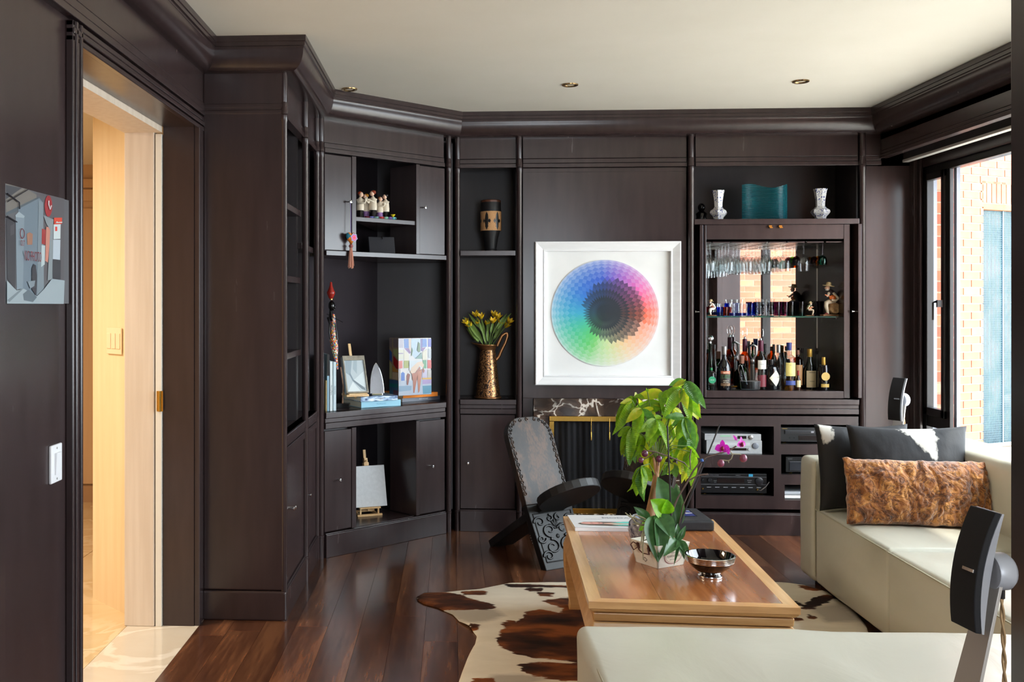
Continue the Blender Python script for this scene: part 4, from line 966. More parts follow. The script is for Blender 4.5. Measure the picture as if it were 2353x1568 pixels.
# picture coordinates from the crop: left edge x=65 (v 115..1455), right edge x=718..685 (v 295..1462)
def pc_(x, y):
    t = (x - 65) / (705 - 65); t2 = 1 - (1 - t)
    top = 115 + (295 - 115) * t; bot = 1457
    # perspective: nearer left side is wider
    u = 13 + (147 - 13) * t; yy = onx(u, 698, -1.066).y
    return (yy - y0, (bot - y) / (bot - top) * h_)
def PPc(*pts): return [pc_(x, y) for x, y in pts]
G_ = (96, 108, 118)
pl = [((88, 88, 92), rect(0, 0, w, h_)), ((112, 106, 100), PPc((65, 115), (300, 180), (430, 260), (65, 440))), ((84, 80, 84), PPc((400, 210), (705, 290), (700, 1200), (430, 1200))),
      ((60, 60, 66), PPc((65, 130), (240, 165), (65, 290))), ((74, 84, 92), PPc((65, 440), (430, 260), (475, 320), (65, 470))), ((104, 118, 130), PPc((200, 400), (430, 280), (470, 330), (475, 1300), (395, 1370), (250, 1290))),
      ((122, 136, 146), PPc((170, 470), (265, 480), (250, 1290), (180, 1300))), ((150, 162, 170), PPc((165, 470), (205, 430), (268, 480), (260, 500), (170, 490))), ((48, 44, 50), PPc((65, 480), (170, 540), (165, 1300), (75, 1180))),
      ((70, 64, 70), PPc((110, 590), (155, 560), (150, 680), (110, 700))), ((118, 130, 138), PPc((420, 300), (470, 330), (478, 1290), (400, 1370))), ((150, 106, 84), PPc((290, 680), (320, 660), (355, 680), (350, 800), (295, 800))),
      ((150, 30, 36), [pc_(527 + 42 * cos(a * pi / 10), 370 + 118 * sin(a * pi / 10)) for a in range(20)]), ((150, 40, 40), PPc((455, 620), (497, 635), (492, 800), (452, 790))), ((176, 190, 192), PPc((450, 805), (490, 810), (485, 1020), (445, 1050))),
      ((190, 124, 108), PPc((500, 600), (548, 610), (545, 700), (520, 1000), (490, 980))), ((130, 138, 142), PPc((470, 470), (580, 520), (570, 1190), (515, 1195), (545, 640), (500, 560))), ((206, 66, 44), PPc((585, 500), (675, 500), (672, 570), (585, 575))), ((196, 206, 208), PPc((582, 575), (658, 572), (655, 735), (580, 740))),
      ((176, 186, 196), PPc((575, 745), (655, 745), (650, 970), (572, 960))), ((206, 60, 50), PPc((597, 600), (620, 600), (620, 648), (597, 650))), ((50, 48, 54), PPc((570, 965), (660, 975), (655, 1200), (568, 1170))), ((44, 42, 50), PPc((340, 1060), (360, 1015), (385, 1030), (395, 1150), (388, 1370), (340, 1300))),
      ((150, 162, 168), PPc((65, 1200), (170, 1310), (250, 1290), (395, 1375), (478, 1290), (560, 1180), (700, 1200), (690, 1460), (65, 1457))), ((90, 102, 110), PPc((240, 1350), (300, 1300), (395, 1385), (350, 1440), (250, 1420))), ((120, 132, 140), PPc((290, 1210), (375, 1200), (365, 1260), (320, 1290))), ((112, 124, 130), PPc((65, 1420), (220, 1290), (235, 1300), (90, 1440)))]
Mw = face_M((-1.0655, y0, z0), (0, 1, 0), (0, 0, 1))
PRINT('photograph', wp, Mw, pl)
RED = plain('painted_red', (120, 36, 44), .6); WHT = plain('painted_white', (220, 220, 220), .6); BLKI = plain('black_ink', (24, 24, 26), .6)
cx, cz = pc_(345, 935); text('NO PHOTO', .036, RED, wp, Mw @ Matrix.Translation((cx, cz, .005)), sx=.55)
cx, cz = pc_(228, 785); text('OUT', .02, RED, wp, Mw @ Matrix.Translation((cx, cz, .005)), sx=.6)
MB(Mw).tube([(*pc_(*p), .004) for p in ((520, 310), (518, 350), (535, 405), (548, 365))], .0018, 4).done('phone_sign_mark', WHT, wp)
MB(Mw).tube([(*pc_(*p), .004) for p in ((665, 552), (600, 555), (612, 545))], .0015, 4).done('arrow_mark', WHT, wp)
MB(Mw).tube([(pc_(228, 675)[0] + .012 * cos(k * pi / 8), pc_(228, 675)[1] + .012 * sin(k * pi / 8), .004) for k in range(17)], .001, 4).done('round_sign_mark', RED, wp)
MB(Mw).tube([(*pc_(*p), .004) for p in ((65, 225), (195, 325), (200, 400))], .0018, 4).tube([(*pc_(*p), .004) for p in ((65, 480), (170, 545))], .0018, 4).tube([(*pc_(*p), .004) for p in ((65, 320), (290, 185))], .0012, 4).done('rail_lines', plain('dark_lines', (40, 40, 48), .6), wp)
# ---- switches
ya, yb = onx(120, 1065, -1.07).y, onx(145, 1060, -1.07).y; zt, zb = onx(145, 1017, -1.07).z, onx(145, 1103, -1.07).z
sw = thing('light_switch', 'white single rocker light switch on the dark wall', 'switch', (-1.08, (ya + yb) / 2, zb))
MB().box(-1.08, -1.072, ya, yb, zb, zt).done('wall_plate', WHITE, sw, bev=.003)
ym = (ya + yb) / 2; MB().hexa([(-1.073, ym - .016, zb + .022), (-1.068, ym - .016, zb + .022), (-1.068, ym + .016, zb + .022), (-1.073, ym + .016, zb + .022), (-1.073, ym - .016, zt - .022), (-1.065, ym - .016, zt - .022), (-1.065, ym + .016, zt - .022), (-1.073, ym + .016, zt - .022)]).done('rocker', WHITE, sw, bev=.001)
for z_ in (zb + .01, zt - .01): MB().lathe([(.003, 0), (.003, .001), (0, .0015)], (-1.072, ym, z_), 8, Matrix.Rotation(pi / 2, 3, 'Y')).done('screw', STEEL, sw)
pw = Vector((-1.40, 4.35, 0)); dw = Vector((-1, 1, 0)).normalized(); c_ = pw + dw * .12
IV = plain('ivory_plastic', (232, 212, 178), .4)
# outward normal of the angled wall is towards (-1,-1)/sqrt2 ... viewed side
Msw = face_M((c_.x - .002, c_.y - .002, 1.185), (1, -1, 0), (0, 0, 1))
sw3 = thing('light_switch', 'cream triple light switch on the pale hall wall', 'switch', (c_.x, c_.y, 1.12))
MB(Msw).box(-.07, .07, -.058, .058, 0, .007).done('wall_plate', IV, sw3, bev=.002)
for k in range(3): MB(Msw).box(-.062 + k * .044, -.026 + k * .044, -.034, .034, .006, .011).done('rocker', IV, sw3, bev=.0015)
# ---- books
PAGE = noisy('page_block', (214, 200, 176), (224, 212, 190), 90, .8, (.1, .1, 1))
def book(label, M, w, d, t, cover, group=None, spine_text=None, tsize=.01, tmat=None, sx=1, extra=None, name='book', cat='book', vertical=False):
    """local: x along the spine, y from spine back, z thickness"""
    mt = cover if not isinstance(cover, tuple) else plain('cover_%d_%d_%d' % cover, cover, .35)
    th = thing(name, label, cat, tuple(M @ Vector((w / 2, d / 2, 0))), group=group)
    MB(M).box(0, w, 0, .0025, 0, t).box(0, w, 0, d, 0, .0025).box(0, w, 0, d, t - .0025, t).done('cover', mt, th, bev=.001)
    MB(M).box(.003, w - .003, .0025, d - .003, .0025, t - .0025).done('pages', PAGE, th)
    if spine_text: text(spine_text, tsize, tmat or BLKI, th, M @ face_M((w * .5, -.0006, t / 2), (1, 0, 0), (0, 0, 1)), sx=sx)
    if extra: extra(th, M)
    return th
CZ = .770
def upright(label, u, v, w_, h_, d_, cover, txt=None, tm=None, ts=.012, sx=.8, off=0):
    p = onz(u, v, CZ); 
    # spine faces the camera: local x = up, y = back, z = to the right
    bk = Vector((-.35, 1, 0)).normalized(); rt = Vector((1, .35, 0)).normalized()
    M = Matrix((Vector((0, 0, 1)), bk, rt)).transposed().to_4x4(); M.translation = p
    Mt = Matrix(((0, 0, 0, 0),) * 4)
    th = thing('book', label, 'book', tuple(p))
    MB(M).box(0, h_, 0, .002, 0, w_).box(0, h_, 0, d_, 0, .002).box(0, h_, 0, d_, w_ - .002, w_).done('cover', plain('spine_%d_%d' % (u, v), cover, .4), th, bev=.001)
    MB(M).box(.003, h_ - .003, .002, d_ - .003, .002, w_ - .002).done('pages', PAGE, th)
    if txt: text(txt, ts, tm or BLKI, th, face_M(M @ Vector((h_ * .42, -.001, w_ / 2)), (0, 0, -1), rt), sx=sx)
    return th, M
TB = Z2(752, 813)
upright('thin cream upright book nearest the post, leftmost of the upright books', 748.5, 945, .006, .165, .16, (214, 186, 128))
b_, M_ = upright('tall upright book with a black and pale blue spine', 751.5, 945, .0135, .305, .2, (158, 196, 214))
MB(M_).box(.19, .306, -.001, .0, .0, .0135).done('dark_spine_top', BLACK, b_)
upright('upright white book beside the black and blue one', 758, 945, .0155, .268, .2, (222, 232, 232), 'MónicaMeira', plain('grey_ink', (120, 130, 140), .6), .013, .8)
upright('rightmost upright pale blue-white book, beside the easel', 766, 944.5, .016, .264, .2, (206, 222, 228), 'PEDRO RUIZ', MATS['grey_ink'], .010, .8)
def flatbook(label, u0, u1, vb, z, d, t, cover, ang=pi / 4, **k):
    p = onz(u0, vb, z); rr = ray(u1, 0); dv = Vector((cos(ang), sin(ang))); L = (p.y * rr.x - p.x * rr.y) / (dv.x * rr.y - dv.y * rr.x)
    return book(label, TR(p.x, p.y, z, ang), L, d, t, cover, **k)
LB = plain('pale_blue_cover', (136, 188, 208), .3)
flatbook('pale blue hardback lying at the bottom of the left book stack', 830, 921, 938, CZ, .24, .036, LB, ang=radians(33), spine_text='VELASQUEZ', tsize=.012, tmat=plain('teal_ink', (90, 150, 180), .5))
mbp, pbp, n = base('blue_wave_cover', (60, 90, 140), .3)
t = n.new('TexNoise'); t.inputs['Scale'].default_value = 30; n.link(coords(n, (.6, 1, 3)), t.inputs[0]); r = ramp(n, [(.4, (34, 60, 110)), (.55, (150, 180, 210)), (.65, (226, 234, 240))]); n.link(t.outputs[0], r.inputs[0]); n.link(r.outputs[0], pbp.inputs['Base Color'])
flatbook('hardback with a blue and white mottled spine, on top of the left book stack', 829, 914, 924, CZ + .036, .22, .027, mbp, ang=radians(33), spine_text='COLOMBIA', tsize=.012, tmat=WHT)
ORC = noisy('orange_cloth', (226, 122, 20), (238, 136, 30), 120, .7, bump=.2)
flatbook('dark grey hardback under the orange book', 924, 1011, 925, CZ, .22, .026, (88, 92, 104), ang=radians(38), spine_text='              DAVID HOCKNEY', tsize=.011, tmat=WHT, sx=.75)
flatbook('orange cloth hardback on the right book stack', 926, 1006, 916, CZ + .026, .23, .026, ORC, ang=radians(38))
# ---- printed box vase
pv = onz(941, 908, CZ + .054)
pv = at(915.5, 909, 5.84); vz = CZ + .0525; pv.z = vz; av = radians(30)
bx = thing('painted_box', 'tall rectangular box painted with bathers and coloured panels, on the orange book', 'box', tuple(pv))
Mb_ = TR(pv.x, pv.y, vz, av)
Wv = .213; Hv = HC - (778 - PY) / FP * (pv.y) * .998 - vz; Dv = .115
MB(Mb_).box(0, Wv, 0, Dv, 0, Hv).done('body', plain('box_body', (120, 104, 96), .35), bx, bev=.003)
def bp(x, y): return ((x - 395) / (1038 - 395) * Wv, (1290 - (x - 395) * .05 - y) / 1120 * Hv)
def BP(*p): return [(max(0, min(Wv, a)), max(0, min(Hv, b))) for a, b in (bp(x, y) for x, y in p)]
pl = [((226, 222, 222), rect(0.001, 0.001, Wv - .001, Hv - .001)), ((190, 182, 196), BP((395, 175), (485, 175), (485, 355), (395, 355))), ((84, 130, 206), BP((498, 180), (590, 175), (595, 355), (505, 355))), ((222, 196, 172), BP((595, 175), (640, 175), (635, 420), (595, 350))), ((186, 208, 226), BP((645, 170), (820, 165), (830, 470), (720, 560), (640, 470))),
      ((138, 96, 158), BP((505, 360), (595, 355), (635, 440), (610, 470))), ((110, 96, 168), BP((820, 165), (862, 165), (862, 420), (830, 400))), ((80, 128, 206), BP((865, 165), (950, 162), (950, 320), (862, 330))), ((142, 96, 160), BP((830, 350), (935, 330), (870, 410))), ((96, 100, 200), BP((975, 160), (1038, 160), (1038, 320), (975, 320))),
      ((226, 222, 200), BP((395, 390), (485, 390), (485, 575), (395, 575))), ((150, 130, 170), BP((395, 455), (485, 455), (485, 470), (395, 475))), ((232, 222, 200), BP((500, 385), (600, 480), (595, 600), (500, 600))), ((230, 220, 196), BP((865, 420), (950, 365), (950, 575), (865, 585))), ((190, 196, 204), BP((975, 360), (1038, 355), (1038, 545), (975, 545))),
      ((226, 100, 92), BP((395, 610), (470, 605), (470, 750), (395, 765))), ((168, 172, 66), BP((498, 605), (590, 600), (590, 745), (498, 750))), ((84, 160, 112), BP((870, 585), (942, 580), (942, 745), (880, 750))), ((224, 64, 58), BP((965, 580), (1038, 578), (1038, 745), (965, 745))), ((206, 196, 222), BP((855, 780), (950, 775), (950, 930), (855, 935))), ((204, 196, 190), BP((970, 775), (1038, 775), (1038, 925), (970, 925))),
      ((232, 176, 60), BP((855, 935), (1038, 925), (1038, 960), (855, 965))), ((232, 228, 224), BP((420, 770), (560, 755), (565, 1000), (420, 1010))), ((70, 120, 206), BP((440, 1010), (440, 850), (475, 820), (512, 850), (512, 1080), (455, 1080))),
      ((196, 206, 222), BP((395, 1000), (1038, 960), (1038, 1250), (395, 1290))), ((150, 180, 206), BP((395, 1100), (650, 1090), (640, 1180), (395, 1210))), ((96, 160, 190), BP((860, 1090), (1038, 1080), (1038, 1240), (870, 1250))), ((186, 160, 210), BP((860, 970), (1038, 960), (1038, 1040), (860, 1060))),
      ((84, 120, 66), BP((755, 400), (780, 225), (810, 260), (815, 420), (790, 430))), ((90, 130, 80), BP((640, 500), (655, 330), (670, 400), (650, 510))), ((120, 160, 150), BP((720, 560), (850, 430), (855, 560))), ((214, 222, 230), BP((600, 600), (850, 590), (860, 760), (600, 800))),
      ((236, 206, 180), BP((620, 830), (640, 740), (760, 630), (850, 605), (890, 680), (870, 740), (800, 690), (720, 830), (650, 860))), ((188, 110, 84), BP((650, 850), (720, 840), (800, 710), (820, 740), (760, 900), (700, 1230), (680, 1230), (670, 1000))), ((206, 128, 96), BP((770, 820), (850, 760), (840, 900), (800, 1200), (775, 1230), (760, 980))), ((170, 84, 64), BP((860, 720), (905, 790), (885, 840), (868, 820))), ((150, 74, 60), BP((545, 900), (570, 845), (615, 870), (600, 960), (575, 1080), (550, 1070)))]
pl = [(tuple(int(q * .82) for q in c), P) for c, P in pl]
PRINT('painted_front', bx, Mb_ @ face_M((0, -.0008, 0), (1, 0, 0), (0, 0, 1)), pl, INKG)
def lp(x, y): return ((x - 200) / 195 * Dv, (1300 - y) / 1130 * Hv)
def LP(*p): return [(max(0, min(Dv, a)), max(0, min(Hv, b))) for a, b in (lp(x, y) for x, y in p)]
pl = [((150, 128, 104), rect(.001, .001, Dv - .001, Hv - .001)), ((132, 112, 110), LP((205, 185), (258, 185), (258, 400), (205, 330))), ((126, 108, 108), LP((290, 185), (392, 185), (392, 355), (290, 355))), ((50, 84, 160), LP((205, 400), (258, 460), (258, 660), (205, 610))), ((160, 164, 110), LP((290, 385), (392, 385), (392, 590), (290, 480))), ((164, 30, 36), LP((290, 520), (392, 620), (392, 780), (350, 770), (290, 690))), ((192, 132, 60), LP((272, 710), (350, 780), (392, 800), (392, 840), (272, 840))), ((176, 170, 120), LP((205, 640), (262, 700), (262, 980), (205, 980))), ((192, 166, 130), LP((270, 850), (392, 850), (392, 990), (270, 985))), ((50, 90, 120), LP((205, 1000), (392, 1000), (392, 1290), (205, 1290))), ((30, 110, 110), LP((205, 1080), (392, 1070), (392, 1140), (205, 1150))), ((80, 50, 70), LP((290, 1200), (392, 1200), (392, 1290), (290, 1290)))]
PRINT('painted_side', bx, Mb_ @ face_M((-.0008, Dv, 0), (0, -1, 0), (0, 0, 1)), pl, INKG)
# ---- easels
PINE = wood('pale_beech', (206, 160, 104), (222, 180, 126), (232, 196, 146), .45, 2, 8, 0, .05, .05)
def easel(label, base_pt, rz, w, h, z0, cw, ch, cover, canvas_label, cz=.03, tilt=radians(14), ct=.016, group=None, top=True):
    t = thing('tabletop_easel', label, 'easel', base_pt, rz); M = WM[t.name]
    MB(M).box(-w / 2, w / 2, -.005, .009, 0, .012).done('foot', PINE, t, bev=.001)
    for s in (-1, 1): MB(M).box(s * w * .36 - .006, s * w * .36 + .006, .0, w * .9, 0, .011).box(s * w * .36 - .005, s * w * .36 + .005, .004, .014, .01, cz).done('side_rail', PINE, t, bev=.001)
    MB(M).box(-w * .4, w * .4, w * .6, w * .6 + .012, .008, .02).done('cross_rail', PINE, t)
    MB(M).box(-w * .42, w * .42, -.012, .012, cz - .008, cz).done('ledge', PINE, t, bev=.001)
    Rt = M @ Matrix.Translation((0, .004, cz)) @ Matrix.Rotation(-tilt, 4, 'X')
    MB(Rt).box(-.008, .008, ct, ct + .01, -.02, h).done('mast', PINE, t, bev=.001)
    if top: MB(Rt).box(-.015, .015, -.003, ct + .014, ch + .001, ch + .02).lathe([(.005, 0), (.005, .012)], (0, -.006, ch + .028), 10, Matrix.Rotation(pi / 2, 3, 'X')).box(-.010, .010, .0, ct + .012, ch + .02, ch + .045).done('clamp', PINE, t, bev=.001)
    c = MB(Rt).box(-cw / 2, cw / 2, -.001, ct - .001, 0.001, ch)
    o = c.done('canvas', cover, smooth=None, bev=.001, label=canvas_label, cat='canvas'); return t, Rt, o
pe = onz(856, 1187, .13)
easel('small beech easel in the lower opening of the corner cabinet', (pe.x - .015, pe.y, .1305), radians(24), .15, .33, .13, .215, .235, noisy('blank_canvas', (206, 208, 210), (216, 218, 220), 60, .8), 'blank white canvas standing on the small easel in the lower opening', cz=.052)
pe = onz(815, 905, CZ + .063)
pe = at(822, 905, 5.66)
mp_, pp_, n = base('grey_abstract_painting', (190, 200, 204), .5)
t = n.new('TexNoise'); t.inputs['Scale'].default_value = 7; t.inputs['Detail'].default_value = 7; t.inputs['Distortion'].default_value = 2; n.link(coords(n), t.inputs[0]); r = ramp(n, [(.3, (120, 132, 140)), (.45, (184, 194, 196)), (.7, (206, 214, 216))]); n.link(t.outputs[0], r.inputs[0]); n.link(r.outputs[0], pp_.inputs['Base Color'])
et, Rt, oc = easel('small beech easel holding the grey painting on the cabinet counter', (pe.x, pe.y, CZ + .0635), radians(26), .13, .30, CZ + .063, .13, .215, plain('painting_edge', (120, 122, 124), .6), 'small grey abstract painting with a dark rim on the easel', cz=.018, tilt=radians(20), ct=.03, top=False)
fr = MB(Rt).box(-.065, .065, -.0085, -.001, 0, .008).box(-.065, .065, -.0085, -.001, .190, .216).box(-.065, -.058, -.0085, -.001, .008, .19).box(.058, .065, -.0085, -.001, .008, .19)
WM[oc.name] = oc.matrix_world.copy()
fr.done('painted_rim', noisy('grey_brown_rim', (120, 112, 98), (160, 150, 132), 30, .6), oc)
PRINT('painted_face', oc, Rt @ face_M((0, -.0015, 0), (1, 0, 0), (0, 0, 1)), [((186, 196, 200), rect(-.058, .008, .058, .19)), ((150, 164, 172), [(-.05, .19), (-.01, .19), (-.03, .1), (-.055, .12)]), ((208, 216, 218), [(.058, .13), (.058, .03), (-.02, .07)]), ((132, 146, 156), [(-.03, .12), (-.012, .075), (-.02, .07), (-.036, .11)]), ((120, 132, 140), [(-.02, .072), (.03, .022), (.05, .015), (.046, .03), (-.014, .078)]), ((164, 178, 184), [(.0, .19), (.02, .19), (.01, .11), (-.01, .14)]), ((216, 222, 222), [(-.055, .01), (-.02, .066), (.02, .012)])])
# ---- antique-style chrome iron
pi_ = at(867, 899, 5.72)
ir = thing('flat_iron', 'chrome flat iron ornament standing on its heel beside the easel', 'ornament', (pi_.x, pi_.y, CZ + .0635), radians(22)); Mi_ = WM[ir.name]
out = []
for k in range(13): tt = k / 12; out.append((.042 * (1 - tt ** 2.2) ** .75, .012 + .175 * tt))
pts = [(-x, z) for x, z in out] + [(x, z) for x, z in out[::-1][1:]]
MB(Mi_ @ Matrix.Rotation(radians(-8), 4, 'X')).prism([(x, 0, z) for x, z in pts], (0, .012, 0)).done('sole_plate', CHROME, ir, bev=.002)
MB(Mi_ @ Matrix.Rotation(radians(-8), 4, 'X')).prism([(x * .8, .013, .012 + (z - .012) * .85) for x, z in pts], (0, .022, 0)).done('body', CHROME, ir, bev=.005, segs=3)
MB(Mi_).tube([(0, .03, .04), (0, .075, .04), (0, .08, .06), (0, .08, .11), (0, .03, .125)], .006, 8).done('handle', BLACK, ir, smooth=60)
MB(Mi_).box(-.032, .032, -.004, .05, 0, .013).done('heel', CHROME, ir, bev=.003)
# ---- beaded statue
m, pb_, n = base('coloured_beads', (200, 200, 200), .3)
v = n.new('TexVoronoi'); v.inputs['Scale'].default_value = 210; n.link(coords(n), v.inputs[0])
sp = n.new('SeparateColor'); n.link(v.outputs['Color'], sp.inputs[0]); r = ramp(n, [(0, (30, 60, 150)), (.18, (214, 40, 30)), (.36, (240, 180, 30)), (.52, (236, 236, 230)), (.68, (40, 130, 70)), (.82, (230, 110, 30)), (.93, (60, 150, 200))], 'CONSTANT'); n.link(sp.outputs[0], r.inputs[0])
n.link(r.outputs[0], pb_.inputs['Base Color']); b = n.new('Bump'); b.invert = True; b.inputs['Strength'].default_value = .8; b.inputs['Distance'].default_value = .002; n.link(v.outputs['Distance'], b.inputs['Height']); n.link(b.outputs[0], pb_.inputs['Normal'])
BEAD = m; REDL = plain('red_lacquer', (160, 40, 30), .25); EB = plain('ebony_gloss', (14, 12, 12), .2)
ps = at(789, 938, 5.66); ps.z = CZ
sx0 = at(762, 700, 5.66).x - ps.x; k_ = 5.66 / 2350 * .998
def sz(v): return HC - (v - PY) * k_ * 1.0 - CZ
st_ = thing('beaded_figure', 'slender black carved woman in a beaded dress balancing a red jar on her head', 'statue', tuple(ps)); Ms_ = Matrix.Translation(ps)
MB(Ms_).box(-.035, .035, -.03, .035, 0, .026).done('base', EB, st_, bev=.002)
xh = sx0 + .0
MB(Ms_).tube([(-.005, 0, .02), (.0 , 0, .12), (-.015, 0, sz(845)), ], .004, 8).done('support_rod', plain('dark_wire', (120, 84, 60), .5), st_)
body = [(776, 850, .004), (772, 825, .010), (769, 800, .0205), (766, 780, .022), (766, 765, .0185), (766, 745, .0135), (765.5, 728, .0125), (765, 722, .008)]
MB(Ms_).tube([(at(u, 700, 5.66).x - ps.x, 0, sz(v)) for u, v, r in body], [r for _, _, r in body], 16).done('beaded_dress', BEAD, st_, smooth=60)
def sx(u): return at(u, 700, 5.66).x - ps.x
MB(Ms_).tube([(sx(764), 0, sz(738)), (sx(762), 0, sz(728)), (sx(760), 0, sz(718)), (sx(760), 0, sz(708))], [.012, .016, .008, .007], 14).done('shoulders', EB, st_, smooth=60)
MB(Ms_).lathe([(.0075, sz(720)), (.0075, sz(714))], (sx(760), 0, 0), 12).lathe([(.008, sz(689)), (.008, sz(686))], (sx(761), 0, 0), 12).done('gold_collar', BRASS, st_)
MB(Ms_).ball((sx(762), -.001, sz(703)), (.0185, .019, .0285), 18, 14).ball((sx(762) + .017, -.009, sz(706)), (.006, .005, .009), 8, 6).ball((sx(762) + .013, -.012, sz(712)), (.006, .005, .004), 8, 6).done('head', EB, st_, smooth=70)
for s, e in ((-1, 0), (1, 0)):
    MB(Ms_).tube([(sx(760) + s * .017, 0, sz(730)), (sx(758 if s < 0 else 769), -.006, sz(745)), (sx(757 if s < 0 else 774), -.01, sz(765)), (sx(760 if s < 0 else 776), -.012, sz(782))], [.006, .005, .0045, .004], 8).done('arm', EB, st_, smooth=60)
MB(Ms_).tube([(sx(752), -.02, sz(722)), (sx(789), -.03, sz(741))], .0015, 6).done('stick', EB, st_)
MB(Ms_).lathe([(.009, sz(687)), (.015, sz(683)), (.022, sz(676)), (.023, sz(672)), (.014, sz(664)), (.008, sz(656)), (.0065, sz(650)), (.004, sz(648)), (0, sz(648))], (sx(760.5), 0, 0), 20).done('red_jar', REDL, st_, smooth=60)
# ---- upper niche: figurines, cups, box
IVC = plain('ivory_glaze', (222, 208, 186), .2); BKG = plain('black_glaze', (18, 16, 18), .15); PUR = noisy('purple_pattern_glaze', (110, 70, 140), (190, 150, 200), 120, .2)
HAIRS = {'red': plain('auburn_glaze', (140, 52, 26), .3), 'black': plain('black_hair_glaze', (26, 20, 22), .3), 'brown': plain('brown_hair_glaze', (120, 70, 36), .3), 'gold': plain('golden_glaze', (206, 140, 50), .3)}
SKIN = plain('skin_glaze', (232, 190, 164), .3)
def figurine(label, u, vt, vb, Y, face, hair, lower, top=IVC, zb=None, group=None, turn=0):
    p = at(u, vb, Y); z0 = zb if zb is not None else p.z; H = (vb - vt) / FP * Y
    t = thing('figurine', label, 'figurine', (p.x, Y, z0), radians(turn), group); M = WM[t.name]
    s = H / .17
    MB(M).lathe([(.026 * s, 0), (.027 * s, .012 * s), (.022 * s, .05 * s), (.018 * s, .075 * s)], (0, 0, 0), 16, sx=.9, sy=.75).done('trousers' if lower is BKG else 'skirt', lower, t, smooth=60)
    MB(M).lathe([(.025 * s, .055 * s), (.026 * s, .075 * s), (.024 * s, .10 * s), (.02 * s, .122 * s), (.009 * s, .132 * s), (.006 * s, .138 * s)], (0, 0, 0), 16, sx=.95, sy=.8).done('jacket', top, t, smooth=60)
    MB(M).ball((face * .005 * s, -.002, .152 * s), (.0135 * s, .0135 * s, .016 * s), 14, 10).ball((face * .017 * s, -.004, .150 * s), (.004 * s, .003 * s, .004 * s), 8, 6).done('head', SKIN, t, smooth=70)
    MB(M).ball((-face * .003 * s, .002, .160 * s), (.0155 * s, .0155 * s, .0125 * s), 12, 8).done('hair', HAIRS[hair], t, smooth=70, disp=(.002, .004))
    MB(M).tube([(-.017 * s, 0, .12 * s), (-.018 * s + face * .008 * s, -.018 * s, .098 * s), (face * .03 * s, -.022 * s, .10 * s), (face * .036 * s, -.018 * s, .112 * s)], [.008 * s, .0075 * s, .006 * s, .005 * s], 8).done('arm', top, t, smooth=60)
    MB(M).tube([(.017 * s, 0, .12 * s), (.02 * s + face * .01 * s, -.012 * s, .10 * s), (face * .034 * s, -.014 * s, .118 * s), (face * .034 * s, -.014 * s, .13 * s)], [.008 * s, .0075 * s, .006 * s, .005 * s], 8).done('arm', top, t, smooth=60)
    return t
FY = 5.80; fz = 1.8245
def fig_on(*a, **k): return figurine(*a, zb=fz, **k)
fig_on('glazed figurine in ivory coat with red-brown hair, leftmost in the upper niche', 828, 433, 497, 5.74, 1, 'red', BKG)
fig_on('golden-haired glazed figurine with purple skirt, second from left in the upper niche', 841, 437, 497, 5.78, -1, 'gold', PUR)
fig_on('tallest glazed figurine, auburn haired with ivory coat and black trousers, upper niche', 857, 430, 497, 5.76, -1, 'red', BKG)
fig_on('short brown-haired glazed figurine with purple skirt, fourth from left in the upper niche', 873, 444, 498, 5.80, 1, 'brown', PUR)
fig_on('black haired glazed figurine in ivory coat, rightmost in the upper niche', 886, 437, 498, 5.82, -1, 'black', BKG)
cupc = [('dark red', (110, 40, 50)), ('lilac blue', (120, 120, 190)), ('pale green', (130, 176, 160)), ('red', (196, 70, 70)), ('mint green', (140, 190, 166)), ('violet', (110, 80, 150)), ('turquoise', (96, 170, 176))]
for i, (nm, c) in enumerate(cupc):
    u = (843, 853, 864, 876, 886, 895, 903)[i]; p = at(u, 498, 5.72 + i * .012)
    m = plain('cup_' + nm.replace(' ', '_'), c, .2); t = thing('cup', 'tiny %s cup in the row before the figurines' % nm, 'cup', (p.x, p.y, fz), 0, 'tiny glazed cups on the upper shelf')
    MB(WM[t.name]).lathe([(.008, 0), (.012, .004), (.0145, .015), (.013, .015), (.009, .004), (0, .003)], (0, 0, 0), 14).done('bowl', m, t, smooth=50)
    MB(WM[t.name]).tube([(.013, 0, .012), (.019, 0, .012), (.018, 0, .005), (.011, 0, .004)], .0015, 6).done('handle', m, t, smooth=50)
p = at(903, 490, 5.80); t = thing('cup', 'tiny yellow goblet behind the turquoise cup', 'cup', (p.x, p.y, fz), 0, 'tiny glazed cups on the upper shelf')
MB(WM[t.name]).lathe([(.007, 0), (.003, .003), (.003, .018), (.014, .031), (.0135, .032), (0, .022)], (0, 0, 0), 14).done('bowl', plain('cup_yellow', (222, 200, 40), .2), t, smooth=50)
p = at(879, 571, 5.78)
t = thing('leather_box', 'dark box leaning back in the lower part of the upper niche', 'box', (p.x, p.y, 1.6325), radians(16))
Mx = WM[t.name] @ Matrix.Rotation(radians(-20), 4, 'X')
MB(Mx).box(-.075, .075, .0, .03, .005, .105).done('body', plain('charcoal_leather', (36, 36, 42), .6), t, bev=.003)
MB(Mx).tube([(.004, -.002, .105), (.004, -.006, .085)], .003, 8).done('clasp', CHROME, t)
